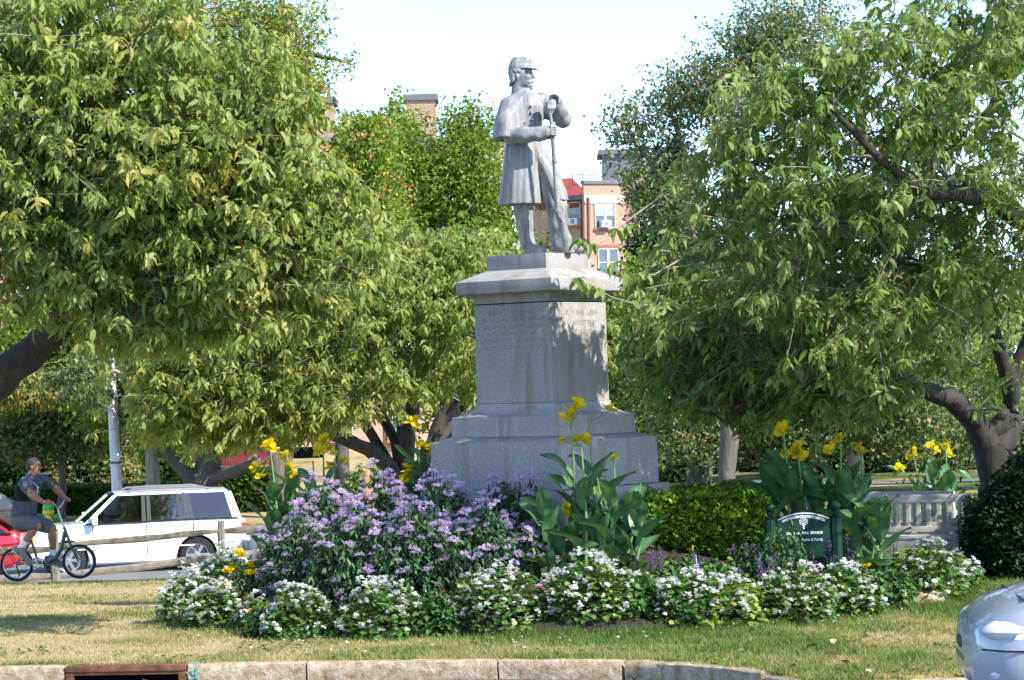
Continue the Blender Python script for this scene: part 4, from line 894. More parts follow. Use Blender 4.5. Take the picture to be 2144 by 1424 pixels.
simple_tree('spruce_tree', 'dark blue-green spruce at the corner of the brick house', 1390, 70, .2, 600, [(1400, 330, 70, 30, 60, .6, .4), (1395, 420, 70, 55, 70, 1, .8), (1385, 520, 70, 75, 80, 1.3, 1.2), (1380, 640, 70, 90, 80, 1.5, 1.2)], 700, .15, L_DRK, tpls=None, sc=5, nl=4, vm=.5, fork=2)
for i, (px, D, lab, bl) in enumerate(((1450, 52, 'crab apple with a thin dark trunk right of the pedestal', [(1500, 830, 51, 130, 80, 2.2, 1.3), (1600, 870, 51, 110, 80, 2, 1.2), (1430, 890, 50, 70, 70, 1.5, .8)]),
                                      (1480, 58, 'crab apple with twin thin dark trunks right of the pedestal', [(1400, 760, 58, 120, 110, 2.5, 1.2), (1480, 880, 57, 100, 60, 2, .8)]),
                                      (1786, 50, 'crab apple with pale trunk behind the green sign', [(1780, 800, 50, 170, 70, 2.4, 1.6), (1880, 880, 50, 130, 75, 2, 1.2), (1690, 880, 50, 110, 75, 2, 1.1)]),
                                      (1960, 54, 'crab apple behind the park bench', [(1950, 900, 54, 120, 80, 2, 1.2), (2080, 850, 54, 120, 120, 2, 1)]),
                                      (1700, 66, 'crab apple with a slim pale trunk far behind the yew hedge', [(1700, 840, 66, 170, 110, 3, 1.2), (1560, 700, 66, 170, 160, 3, 1.2), (1900, 700, 66, 250, 160, 3, 1.4)]))):
    simple_tree('crab_apple_tree', lab, px, D, (.19, .10, .20, .15, .10)[i], (905, 900, 890, 930, 930)[i], bl, (620, 460, 700, 460, 800)[i], .118 if i < 4 else .18, L_CRB, group='crab apples on the far lawn', sc=4, nl=5, vm=.5, vs=.25, spread=.10, fork=5, tmat=BARK_L if i == 2 else BARK_G)
simple_tree('street_tree', 'small tree standing behind the cyclist before the brick wall', 128, 72, .13, 960, [(110, 890, 72, 110, 60, 2, 1.2), (40, 910, 72, 70, 50, 2, .6), (200, 900, 72, 70, 50, 2, .6)], 520, .15, L_CRB, sc=5, nl=4, vm=.5, vs=.25, spread=.12)
simple_tree('street_tree', 'tall tree with smooth pale trunk behind the white car', 316, 67, .21, 880, [(330, 780, 68, 150, 60, 2.5, 1), (230, 850, 68, 80, 50, 2, .5), (340, 900, 68, 50, 40, 1.5, .3)], 420, .17, L_MAP, sc=5, nl=4, tmat=BARK_L, spread=.12)
simple_tree('street_tree', 'leafy tree filling the gap left of the statue', 1120, 62, .16, 820, [(1090, 620, 62, 120, 130, 2.5, 1.2), (1000, 560, 62, 90, 90, 2, .8), (1330, 700, 62, 120, 140, 2.5, 1.2), (1340, 880, 62, 70, 80, 2, .6)], 640, .2, L_MAP, sc=5, nl=4, vm=.4, spread=.13)
for i, (px, py, D, rx, ry) in enumerate(((600, 560, 92, 330, 180), (150, 730, 92, 260, 110), (1500, 600, 95, 260, 200), (1950, 620, 92, 330, 230), (1130, 800, 95, 300, 150))):
    simple_tree('background_tree', ('leafy tree in front of the long brick house at the left', 'leafy tree before the brick wall at far left', 'leafy tree right of the small brick house', 'leafy tree far back at the right edge', 'leafy tree far behind the pedestal base')[i], px, D, .25, py + ry, [(px, py, D, rx * .7, ry * .8, 3, 1.2), (px - rx * .5, py + ry * .2, D, rx * .5, ry * .6, 3, .8), (px + rx * .5, py + ry * .2, D, rx * .5, ry * .6, 3, .8)] if i != 0 else [(560, 600, 92, 200, 120, 3, 1), (800, 620, 92, 180, 120, 3, 1), (330, 560, 92, 200, 200, 3, 1)], 430, .34, L_MAP if i != 3 else L_HDG, sc=4, nl=4, vm=.35, spread=.2, group='trees along the far street')
# ================================================================ THE FLOWER BED
L_BEG = leafmat('begonia_leaves', [(0.0, (0.03, 0.085, 0.02)), (0.5, (0.09, 0.20, 0.04)), (0.85, (0.22, 0.34, 0.07)), (1.0, (0.42, 0.46, 0.10))], 0.35, 0.35, 0.5)
L_CLE = leafmat('cleome_leaves', [(0.0, (0.03, 0.075, 0.035)), (0.6, (0.07, 0.15, 0.065)), (1.0, (0.14, 0.24, 0.10))], 0.25, 0.5, 0.3)
L_CAN = leafmat('canna_leaves', [(0.0, (0.045, 0.13, 0.05)), (0.7, (0.08, 0.19, 0.08)), (0.9, (0.12, 0.25, 0.10)), (1.0, (0.28, 0.38, 0.17))], 0.28, 0.38, 0.45)
L_LAN = leafmat('broad_bedding_leaves', [(0.0, (0.025, 0.075, 0.02)), (0.6, (0.07, 0.17, 0.035)), (1.0, (0.14, 0.27, 0.06))], 0.3, 0.5, 0.3)
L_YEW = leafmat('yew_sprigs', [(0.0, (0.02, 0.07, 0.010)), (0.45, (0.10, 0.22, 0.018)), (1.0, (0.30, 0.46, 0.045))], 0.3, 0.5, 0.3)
L_FEA = leafmat('feathery_marigold_leaves', [(0.0, (0.02, 0.07, 0.02)), (1.0, (0.08, 0.18, 0.05))], 0.25)
STEM = plain('green_stem', (0.16, 0.26, 0.08), 0.55, 0.3); STEMD = plain('dark_stem', (0.03, 0.06, 0.02), 0.7, 0.2)
CORE = plain('painted_shade_core', (0.012, 0.016, 0.008), 1.0, 0.0)  # near-black colour painted in as the shade inside hedges and bushes
def petalmat(name, col, trans=0.3):
    m, nt, b, o = _mat(name); at = nt.nodes.new('ShaderNodeAttribute'); at.attribute_name = 'var'
    c = _ramp(nt, at.outputs['Fac'], [(0.0, tuple(x * .72 for x in col)), (1.0, tuple(min(1, x * 1.08) for x in col))]); nt.links.new(c, b.inputs['Base Color']); b.inputs['Roughness'].default_value = 0.6; b.inputs['Specular IOR Level'].default_value = 0.2
    t = nt.nodes.new('ShaderNodeBsdfTranslucent'); nt.links.new(c, t.inputs[0]); mx = nt.nodes.new('ShaderNodeMixShader'); mx.inputs[0].default_value = trans
    nt.links.new(b.outputs[0], mx.inputs[1]); nt.links.new(t.outputs[0], mx.inputs[2]); nt.links.new(mx.outputs[0], o.inputs['Surface']); return m
P_WHT = petalmat('white_petals', (0.84, 0.84, 0.79), .4); P_LIL = petalmat('lilac_petals', (0.78, 0.61, 0.83), .5); P_YEL = petalmat('yellow_petals', (0.90, 0.68, 0.015), .4); P_ORG = petalmat('orange_petals', (0.85, 0.36, 0.03)); P_PUR = petalmat('purple_petals', (0.34, 0.20, 0.46)); P_PNK = petalmat('pink_petals', (0.75, 0.28, 0.48))
PETAL = (np.array([(0, 0, 0), (.38, .44, .06), (.88, .40, .0), (1.02, 0, -.03), (.88, -.40, .0), (.38, -.44, .06)], float), np.array([(0, 2, 1), (0, 3, 2), (0, 4, 3), (0, 5, 4)]))
LONGP = (np.array([(0, 0, 0), (.4, .17, .10), (.75, .16, .08), (1.0, 0, -.06), (.75, -.16, .08), (.4, -.17, .10)], float), np.array([(0, 2, 1), (0, 3, 2), (0, 4, 3), (0, 5, 4)]))
def join(parts):
    V, F, Q, o = [], [], [], 0
    for v, f, q in parts: V.append(v); F.append(f + o); Q.append(q); o += len(v)
    return np.concatenate(V), np.concatenate(F), np.concatenate(Q)
def cluster(name, mat, n, rad, size, tpl, up=0.3, elev=(0.0, 0.6), per=4, flat=1.0):
    """flower head: n florets of per petals spread over a small dome"""
    d = rng.normal(0, 1, (n, 3)); d[:, 2] = np.abs(d[:, 2]) * flat; d /= np.linalg.norm(d, axis=1)[:, None]; P = d * rad
    a = rng.random(n) * 6.28; yaw = (a[:, None] + np.arange(per)[None] * 6.283 / per + rng.normal(0, .15, (n, per))).ravel()
    pitch = -rng.uniform(elev[0], elev[1], n * per); v, f, q = leaves(np.repeat(P, per, 0), yaw, pitch, rng.normal(0, .2, n * per), size * rng.uniform(.75, 1.15, n * per), [tpl], np.repeat(rng.random(n), per))
    me = mesh_np(name, v, f, q); me.materials.append(mat); return me
BEG = [cluster('begonia_flower', P_WHT, 5, .030, .026, PETAL, elev=(-.2, .9)) for _ in range(4)]
CLE = [cluster('cleome_flower', P_LIL, 17, .048, .032, LONGP, elev=(-.3, .9), per=4, flat=.55) for _ in range(5)]
MAR = [cluster('marigold_flower', P_YEL, 12, .022, .026, PETAL, elev=(0, 1.0), per=5) for _ in range(3)]
ORA = [cluster('lantana_flower', P_ORG, 6, .014, .016, PETAL, elev=(0, .9), per=4) for _ in range(2)]
SAL = [cluster('salvia_floret', P_PUR, 7, .012, .018, LONGP, elev=(-.4, .9), per=3) for _ in range(3)]
PNK = [cluster('pink_flower', P_PNK, 5, .02, .02, PETAL, elev=(0, .9), per=5)]
CFL = [cluster('canna_flower', P_YEL, 3, .034, .088, PETAL, elev=(-.6, 1.1), per=4) for _ in range(5)]
def put(name, meshes, p, parent, s=1.0, tilt=None):
    o = bpy.data.objects.new(name, rnd.choice(meshes)); C.objects.link(o); o.parent = parent; o.matrix_parent_inverse = mw(parent).inverted()
    o.location = p; o.rotation_euler = (rnd.uniform(-.4, .4) if tilt is None else tilt[0], rnd.uniform(-.4, .4) if tilt is None else tilt[1], rnd.uniform(0, 6.28)); o.scale = (s, s, s); return o
def dome(c, r, h, n, lo=-0.15, inner=0.78, sq=1.0):
    d = rng.normal(0, 1, (n * 3, 3)); d /= np.linalg.norm(d, axis=1)[:, None]; d = d[d[:, 2] > lo][:n]; rr = rng.uniform(inner, 1.03, len(d)) * (1 + .08 * np.sin(4 * np.arctan2(d[:, 1], d[:, 0]) + c[0] * 19) + .07 * np.sin(7 * d[:, 2] + 5 * d[:, 0] + c[0] * 31))
    return c + d * rr[:, None] * np.array([r, r * sq, h]), d
def toward_view(d): return (d[:, 1] < 0.35) | (d[:, 2] > .55)
def begonia(px, D, r, h, label, nfl=58, pale=.5):
    c = WG(px, D); root = empty('begonia_plant', c, 0, label, 'begonia', 'white begonias edging the bed')
    P, d = dome(c + (0, 0, .02), r, h, int(2100 * r), -.05, .72)
    yaw = np.arctan2(d[:, 1], d[:, 0]) + rng.normal(0, .6, len(P)); pit = rng.normal(.15, .45, len(P)) - d[:, 2] * .2
    v, f, q = leaves(P, yaw, pit, rng.normal(0, .4, len(P)), .058 * rng.uniform(.7, 1.25, len(P)), ROUND, np.clip(rng.normal(pale, .22, len(P)), 0, 1))
    tag(obj('foliage', mesh_np('foliage', v, f, q), L_BEG, root, world=True), kind='stuff')
    P, d = dome(c + (0, 0, .03), r * 1.03, h * 1.05, nfl * 4, .02, .97); P = P[toward_view(d)][:int(nfl * 1.55)]
    for p in P: put('flower', BEG, p, root, rnd.uniform(.65, 1.15))
for a in ((1345, 25.35, .20, .32, 'small white begonia between the wide mound and the flag', 12), (398, 27.35, .34, .46, 'leftmost white begonia mound at the corner of the bed', 66), (478, 27.6, .34, .56, 'tall white begonia mound left of the yellow marigolds', 66), (455, 26.7, .30, .36, 'low white begonia mound spilling onto the grass at the left corner', 50), (535, 26.2, .20, .26, 'small white begonia left of the front row', 16),
          (628, 25.45, .35, .44, 'white begonia mound first from the left in the front row', 58), (805, 25.15, .36, .46, 'white begonia mound below the middle of the lilac flowers', 62), (1040, 25.1, .40, .48, 'white begonia mound below the right end of the lilac flowers', 66), (1235, 25.2, .44, .50, 'wide white begonia mound in front of the tall canna', 74),
          (1452, 25.1, .36, .40, 'white begonia mound just below the small flag', 54), (1530, 25.1, .36, .40, 'white begonia mound with pale yellow-green leaves right of the flag', 40, .85), (1668, 25.3, .40, .45, 'white begonia mound in front of the green sign', 56), (1772, 25.75, .34, .42, 'white begonia mound right below the green sign', 44), (1935, 27.0, .42, .50, 'shaded white begonia mound in front of the bench', 52), (1992, 27.7, .30, .36, 'rightmost shaded white begonia mound by the path', 26)): begonia(*a)
def leafy(px, D, r, h, label, name='lantana_plant', mat=L_LAN, tpl=BROAD, size=.07, fl=ORA, nfl=3, n=900, group='low green plants between the begonias', cat='plant', flabel='flower', fs=1.0):
    c = WG(px, D); root = empty(name, c, 0, label, cat, group); P, d = dome(c, r, h, int(n * r * 2.6), -.05, .6)
    yaw = np.arctan2(d[:, 1], d[:, 0]) + rng.normal(0, .8, len(P))
    v, f, q = leaves(P, yaw, rng.normal(.25, .4, len(P)), rng.normal(0, .3, len(P)), size * rng.uniform(.6, 1.2, len(P)), tpl, np.clip(rng.normal(.5, .25, len(P)), 0, 1))
    tag(obj('foliage', mesh_np('foliage', v, f, q), mat, root, world=True), kind='stuff')
    if nfl:
        P, d = dome(c, r * 1.02, h * 1.06, nfl * 4, .05, .99); P = P[toward_view(d)][:nfl]
        for p in P: put(flabel, fl, p, root, fs * rnd.uniform(.8, 1.25))
    return root
for a in ((1425, 25.85, .30, .34, 'low green bedding plant behind the begonia left of the flag', 0), (1510, 25.9, .30, .34, 'low green bedding plant behind the pale-leaved begonia', 0), (1290, 25.7, .28, .30, 'low green bedding plant at the foot of the tall canna', 0), (560, 25.6, .24, .30, 'low green bedding plant left of the first front begonia', 4), (708, 25.35, .20, .26, 'low green bedding plant right of the first front begonia', 0), (925, 25.1, .26, .36, 'low green bedding plant under the lilac flowers with one orange bloom', 1), (1142, 25.15, .18, .30, 'low green bedding plant with pink blooms left of the tall canna', 0),
          (1345, 25.25, .26, .32, 'low green bedding plant with two pale yellow blooms left of the flag', 2), (1598, 25.3, .20, .26, 'low green bedding plant left of the sign', 1), (1858, 26.3, .30, .38, 'broad-leaved bedding plant at the right front corner of the bed', 2)):
    r_ = leafy(a[0], a[1], a[2], a[3], a[4], nfl=a[5])
    if a[0] == 1142:
        c = WG(1125, 25.1)
        for k in range(9): put('flower', PNK, c + (rnd.uniform(-.10, .10), rnd.uniform(-.15, 0), rnd.uniform(.2, .42)), r_)
leafy(525, 27.0, .34, .52, 'feathery plant with bright yellow marigolds left of the lilac flowers', 'marigold_plant', L_FEA, CHERRY, .055, MAR, 17, 1700, None, 'marigold', fs=1.5)
leafy(1648, 25.95, .26, .74, 'feathery plant partly hiding the sign, with one yellow bloom', 'marigold_plant', L_FEA, CHERRY, .06, MAR, 1, 1900, None, 'marigold', fs=1.1)
leafy(1592, 26.1, .30, .46, 'feathery green plant left of the sign with small yellow bloom', 'marigold_plant', L_FEA, CHERRY, .06, MAR, 2, 1500, None, 'marigold')
leafy(1800, 26.2, .16, .48, 'yellow marigold stem rising right of the sign', 'marigold_plant', L_FEA, CHERRY, .06, MAR, 1, 1200, None, 'marigold', fs=1.2)
def salvia(px, D, r, h, n, label):
    c = WG(px, D); root = leafy(px, D, r, h * .62, label, 'salvia_plant', L_LAN, CHERRY, .06, nfl=0, n=900, group='purple salvias', cat='salvia')
    for k in range(n):
        a = rnd.uniform(0, 6.28); q = r * math.sqrt(rnd.random()); b = c + (q * math.cos(a), q * math.sin(a) * .8 - r * .3, 0); L = h * rnd.uniform(.75, 1.15); top = b + (rnd.uniform(-.05, .05), rnd.uniform(-.05, .05), L)
        s = MB().tube([b, top], [.004, .002], 4).build('stem', STEMD, root, world=True)
        P = np.array([b * (1 - t) + top * t for t in np.linspace(.62, 1.0, 8)]); v, f, q2 = rosettes(P, 5, .026, [LONGP], .5, .3, (-.6, .6), .008)
        obj('flower_spike', mesh_np('flower_spike', v, f, q2), P_PUR, s, world=True)
for a in ((1372, 25.75, .22, .42, 8, 'purple salvia left of the small flag'), (1590, 25.6, .22, .44, 9, 'purple salvia between begonias left of the sign'), (1742, 26.4, .20, .50, 9, 'purple salvia at the foot of the sign right post'), (1850, 27.4, .34, .46, 12, 'dark shaded purple salvia in front of the bench'), (1560, 26.2, .2, .42, 7, 'purple salvia right behind the small flag'), (2112, 31.5, .3, .42, 7, 'purple flowered plant by the path at the right edge')): salvia(*a)
# cleomes: one dense bank of leafy stems topped with lilac heads
def cleome(px, py, D, r, label, nh):
    c = WG(px, D); h = float(W(px, py, D)[2] - c[2]); root = empty('cleome_plant', c, 0, label, 'cleome', 'bank of lilac cleomes')
    P, d = dome(c, r, h * .93, int(1150 * r), -.02, .68); v, f, q = rosettes(P, 6, .085, LITE, .5, .2, (-.15, .75), .01)
    tag(obj('foliage', mesh_np('foliage', v, f, q), L_CLE, root, world=True), kind='stuff')
    P, d = dome(c, r * 1.03, h, nh * 11, .0, .98); m = toward_view(d) & (rng.random(len(P)) < .38 + .7 * d[:, 2]); P = P[m][:int(nh * 2.7)]
    for p in P:
        MB().tube([p - (0, 0, .12), p + (0, 0, .01)], [.004, .003], 4, cap=False).build('stem', STEMD, root, sharp=None, world=True)
        put('flower_head', CLE, p, root, rnd.uniform(.5, .95))
for a in ((625, 1075, 26.7, .40, 'leftmost cleome of the lilac bank', 26), (690, 1010, 27.3, .42, 'tall cleome at the upper left of the lilac bank', 34), (735, 1060, 26.2, .46, 'cleome at the left front of the lilac bank', 28), (800, 1000, 26.8, .46, 'cleome at the top of the lilac bank below the many-stemmed cherry', 34), (870, 1065, 26.0, .48, 'cleome at the middle front of the lilac bank', 30), (935, 1000, 26.7, .46, 'cleome left of the pedestal base at the top of the bank', 34), (1000, 1060, 26.0, .46, 'cleome at the right front of the lilac bank', 30), (1075, 995, 26.6, .42, 'cleome in front of the pedestal near corner', 30), (1110, 1100, 26.1, .36, 'rightmost cleome of the bank beside the tall canna', 16)): cleome(*a)
# cannas
L_CAN.node_tree
def canna_leaf(base, yaw, elev, L, wd, arch, name, parent, tw=0.0):
    ns, nc = 10, 5; V, F, q = [], [], []; R = rotz(np.array(yaw)); p = np.array([0.0, 0, 0]); e = elev
    for i in range(ns + 1):
        t = i / ns; w = wd * (math.sin(math.pi * min(1, t * .93 + .05)) ** .75) * (1 - .25 * t) + .006
        for j in range(nc):
            s = (j / (nc - 1) - .5) * 2; up = np.array([-math.sin(e), 0, math.cos(e)]); side = np.array([0, 1.0, 0]) * math.cos(tw * t) + up * math.sin(tw * t)
            V.append(base + R @ (p + side * s * w / 2 + up * (abs(s) * w * .22 + .012 * math.sin(9 * t + s * 2 + yaw))))
        p = p + np.array([math.cos(e), 0, math.sin(e)]) * L / ns; e -= arch / ns
    for i in range(ns):
        for j in range(nc - 1): a = i * nc + j; F.append((a, a + nc, a + nc + 1, a + 1)); q.append(.55 + .2 * math.sin(i * .7) + rnd.uniform(-.1, .1) if j in (0, 3) else .82)
    V = np.array(V); me = mesh_np('leaf', V, np.array(F), np.array(q), smooth=True); return obj(name, me, L_CAN, parent, world=True)
def canna(label, base_px, D, stems, leaf=.46, width=.15, group='yellow cannas', nleaf=7, low=0.12):
    """stems: (base dx px, top px, top py, [(flower px, py), ...])"""
    c = WG(base_px, D); root = empty('canna_plant', c, 0, label, 'canna', group)
    for dx, tx, ty, fl in stems:
        b = WG(base_px + dx, D + rnd.uniform(-.15, .15)); t = W(tx, ty, D + rnd.uniform(-.1, .1)); H_ = t[2] - b[2]
        pts = [b * (1 - q) + t * q + np.array([math.sin(q * 3.1) * .03, 0, 0]) for q in np.linspace(0, 1, 7)]
        MB().tube(pts, np.linspace(.020, .008, 7), 7).build('stem', STEM, root, world=True)
        a0 = rnd.uniform(0, 6.28)
        for k in range(nleaf):
            q = low + (.80 - low) * k / nleaf * (0.86 if fl else 1.1); p = np.array(b * (1 - q) + t * q)
            L = leaf * rnd.uniform(.75, 1.15) * (1 - .25 * max(0, q - .5)); canna_leaf(p, a0 + k * 2.45 + rnd.uniform(-.5, .5), rnd.uniform(.75, 1.25) - (.35 if k < 2 else 0), L, width * 1.22 * rnd.uniform(.8, 1.2), rnd.uniform(.25, .95), 'leaf', root, rnd.uniform(-.5, .5))
        for fx, fy in fl:
            fp = W(fx, fy, D + rnd.uniform(-.06, .06)); MB().tube([np.array(pts[-1]) * .7 + np.array(pts[-2]) * .3, fp], [.006, .005], 5, cap=False).build('flower_stalk', STEM, root, sharp=None, world=True)
            put('flower', CFL, fp, root, rnd.uniform(.6, .95), (rnd.uniform(-.8, .8), rnd.uniform(-.8, .8)))
canna('tall yellow canna clump in front of the pedestal corner', 1245, 26.0, [(-45, 1195, 880, [(1182, 882), (1190, 872), (1212, 845), (1205, 856)]), (0, 1230, 870, [(1278, 860), (1225, 928)]), (-20, 1215, 920, [(1178, 925), (1205, 925)]), (30, 1285, 960, [(1286, 962)]), (-75, 1180, 1060, [(1184, 1062), (1188, 1075)]), (55, 1340, 1010, []), (75, 1345, 1060, []), (20, 1250, 1000, []), (-100, 1140, 1040, [])], .50, .15, nleaf=6)
canna('yellow canna clump at the far left behind the lilac flowers', 592, 29.4, [(-8, 565, 940, [(566, 938), (575, 945), (538, 975), (545, 1000), (532, 985)]), (10, 600, 945, [(598, 955), (604, 980), (612, 995), (622, 1000)]), (-25, 575, 1040, []), (25, 625, 990, [])], .52, .16, nleaf=6)
canna('yellow canna clump between the left canna and the cherry stems', 668, 30.0, [(0, 676, 930, [(678, 924), (668, 945), (690, 940), (695, 952)]), (15, 700, 960, [(720, 965), (692, 978)]), (-15, 655, 965, [])], .50, .14, nleaf=5)
canna('yellow canna clump at the left side of the pedestal base', 905, 28.3, [(-25, 868, 900, [(866, 890), (874, 895), (862, 884)]), (0, 890, 940, [(885, 940), (896, 945), (902, 938)]), (15, 925, 960, [(938, 955), (925, 965)]), (-35, 860, 985, [(856, 985), (850, 1000)])], .46, .14, nleaf=5)
canna('yellow canna clump behind the green sign', 1700, 27.4, [(-50, 1640, 905, [(1636, 900), (1640, 952)]), (-20, 1668, 935, [(1668, 940), (1662, 950), (1676, 952)]), (45, 1760, 915, [(1762, 916), (1752, 922), (1740, 946)]), (85, 1805, 945, [(1803, 945), (1796, 938)]), (10, 1720, 990, []), (-70, 1622, 1000, []), (60, 1780, 985, [])], .56, .20, nleaf=6)
canna('flowerless canna between the green sign and the bench', 1815, 27.0, [(0, 1835, 1040, []), (15, 1850, 1075, []), (-25, 1790, 1060, [])], .54, .18, nleaf=6)
canna('pale sunlit yellow canna clump behind the bench', 1955, 36.5, [(-20, 1912, 950, [(1912, 950), (1905, 958), (1884, 985)]), (5, 1950, 930, [(1948, 935), (1960, 945)]), (20, 1980, 940, [(1978, 935), (1985, 945), (1990, 955)]), (40, 1990, 985, [])], .52, .14, nleaf=6)
canna('single yellow canna left of the right-hand trunk', 2052, 36.0, [(0, 2052, 965, [(2048, 966), (2058, 968)])], .42, .12, nleaf=5)
# clipped yew in front of the pedestal's right side
def hedge_box(name, label, x0, x1, y0, y1, z1fn, n, mat, size, cat='hedge', zb=None, up=(-1.3, .2), tpl=QUADLEAF, nl=6, core=CORE, vm=.5):
    cx, cy = (x0 + x1) / 2, (y0 + y1) / 2; root = empty(name, (cx, cy, float(G(cx, cy))), 0, label, cat)
    u = rng.uniform(0, 1, n); v = rng.uniform(0, 1, n); face = rng.random(n); lx, ly = x1 - x0, y1 - y0
    x = x0 + lx * u; y = y0 + ly * v; zt = z1fn(x, y) + (fbm(x, y, 3, 4) - .5) * .18; z = zt.copy()
    fr = face < .42; y[fr] = y0 + rng.uniform(-.05, .10, fr.sum()); z0 = G(x, y) if zb is None else np.full(n, zb); z[fr] = (z0 + (zt - z0) * v ** .8)[fr]; y[fr] -= .10 * np.sin(3.1 * v[fr])
    sd = (face >= .42) & (face < .60); x[sd] = np.where(u[sd] < .5, x0 + rng.uniform(-.05, .08, sd.sum()), x1 - rng.uniform(-.05, .08, sd.sum())); z[sd] = (z0 + (zt - z0) * rng.random(n) ** .8)[sd]
    P = np.stack([x, y, z], 1); P += rng.normal(0, .025, P.shape)
    q, f, va = rosettes(P, nl, size, [tpl], vm, .22, up, .012); tag(obj('foliage', mesh_np('foliage', q, f, va), mat, root, world=True), kind='stuff')
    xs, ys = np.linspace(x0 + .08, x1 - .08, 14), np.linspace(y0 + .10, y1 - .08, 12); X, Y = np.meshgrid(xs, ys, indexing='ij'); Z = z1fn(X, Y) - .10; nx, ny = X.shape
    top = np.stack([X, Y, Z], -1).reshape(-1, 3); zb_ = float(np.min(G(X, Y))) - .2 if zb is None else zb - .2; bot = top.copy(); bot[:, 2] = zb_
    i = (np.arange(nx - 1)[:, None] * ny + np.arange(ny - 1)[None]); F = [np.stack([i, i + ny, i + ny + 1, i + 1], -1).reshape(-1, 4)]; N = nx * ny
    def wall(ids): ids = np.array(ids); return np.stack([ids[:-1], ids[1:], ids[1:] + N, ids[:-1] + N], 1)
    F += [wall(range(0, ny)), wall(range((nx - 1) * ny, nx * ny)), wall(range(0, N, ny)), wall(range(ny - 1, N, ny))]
    obj('shade_core', mesh_np('shade_core', np.concatenate([top, bot]), np.concatenate(F)), core, root, world=True)  # solid dark core added to block light behind the leaves
    return root
_zt = lambda x, y: 1.03 + .10 * (y - 26.7) / 1.6 - .05 * sst(2.3, 2.8, x)
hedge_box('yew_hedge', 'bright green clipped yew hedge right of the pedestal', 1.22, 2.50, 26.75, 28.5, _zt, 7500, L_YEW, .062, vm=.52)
def bush(name, label, px, D, r, h, n, mat, size, tpl, nl=5, cat='bush', group=None, sq=1.0, lo=-.1, dz=0.0, vm=.5, down=(-.6, .9)):
    c = WG(px, D, dz); root = empty(name, c, 0, label, cat, group); P, d = dome(c, r, h, n, lo, .80, sq); P += rng.normal(0, .02, P.shape)
    v, f, q = rosettes(P, nl, size, tpl, vm, .22, down, .015); tag(obj('foliage', mesh_np('foliage', v, f, q), mat, root, world=True), kind='stuff')
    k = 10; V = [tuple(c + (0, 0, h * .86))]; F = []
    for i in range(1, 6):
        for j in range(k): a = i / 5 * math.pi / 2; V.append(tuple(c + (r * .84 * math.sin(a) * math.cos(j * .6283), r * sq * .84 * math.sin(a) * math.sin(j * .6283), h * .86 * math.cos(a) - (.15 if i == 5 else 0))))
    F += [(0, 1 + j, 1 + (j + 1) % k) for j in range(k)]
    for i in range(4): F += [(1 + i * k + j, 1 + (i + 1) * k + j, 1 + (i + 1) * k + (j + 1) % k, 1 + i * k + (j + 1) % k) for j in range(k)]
    MB().add(V, F, True).build('shade_core', CORE, root, world=True); return root  # dark dome added inside the bush as painted shade
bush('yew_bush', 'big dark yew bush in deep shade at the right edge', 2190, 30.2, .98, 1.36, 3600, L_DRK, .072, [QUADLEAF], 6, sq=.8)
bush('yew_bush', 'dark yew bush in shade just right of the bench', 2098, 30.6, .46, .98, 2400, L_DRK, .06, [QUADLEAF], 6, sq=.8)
# ================================================================ BUILDINGS
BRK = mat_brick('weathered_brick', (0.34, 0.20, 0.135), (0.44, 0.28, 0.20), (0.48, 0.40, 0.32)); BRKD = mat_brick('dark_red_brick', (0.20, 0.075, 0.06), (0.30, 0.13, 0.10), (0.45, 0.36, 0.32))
TRIM = plain('cream_window_frame', (0.50, 0.47, 0.40), 0.6, 0.3); STONE = plain('pale_stone_band', (0.44, 0.39, 0.32), 0.8, 0.2, 0, 0.15, 6); RSILL = plain('brick_sill', (0.34, 0.13, 0.09), 0.9, 0.1)
PANE = plain('window_pane', (0.05, 0.07, 0.09), 0.06, 0.8); BLIND = plain('window_blind', (0.40, 0.41, 0.41), 0.8, 0.2); ROOFR = plain('red_shingles', (0.30, 0.065, 0.055), 0.9, 0.2, 0, 0.3, 12, bump=0.3)
SLATE = plain('grey_metal_roof', (0.13, 0.135, 0.15), 0.7, 0.4, 0, 0.15, 4); ACW = plain('air_conditioner_white', (0.74, 0.75, 0.76), 0.5); DKM = plain('dark_metal', (0.03, 0.03, 0.035), 0.5)
AWN = plain('red_awning_canvas', (0.13, 0.014, 0.022), 0.85, 0.2, 0, 0.2, 3); PIPE = plain('oxblood_drainpipe', (0.17, 0.04, 0.035), 0.6)
def brick_wall(name, mat, parent, P0, P1, z0, z1, thick=0.3):
    """wall slab from P0 to P1 (xy), facing the camera, with brick UVs"""
    a, b = Vector((P0[0], P0[1], 0)), Vector((P1[0], P1[1], 0)); d = (b - a).normalized(); n = Vector((d.y, -d.x, 0)); L = (b - a).length
    V = [a + Vector((0, 0, z0)), b + Vector((0, 0, z0)), b + Vector((0, 0, z1)), a + Vector((0, 0, z1))]; V += [v - n * thick for v in V]
    F = [(0, 1, 2, 3), (5, 4, 7, 6), (1, 5, 6, 2), (4, 0, 3, 7), (3, 2, 6, 7), (4, 5, 1, 0)]
    me = bpy.data.meshes.new(name); me.from_pydata([tuple(v) for v in V], [], F); uv = me.uv_layers.new(name='UVMap')
    UV = {0: [(0, z0), (L, z0), (L, z1), (0, z1)], 1: [(0, z0), (L, z0), (L, z1), (0, z1)]}
    for p in me.polygons:
        uvs = UV.get(p.index, [(0, z0), (thick, z0), (thick, z1), (0, z1)])
        for li, u in zip(p.loop_indices, uvs): uv.data[li].uv = u
    me.update(); return obj(name, me, mat, parent, world=True)
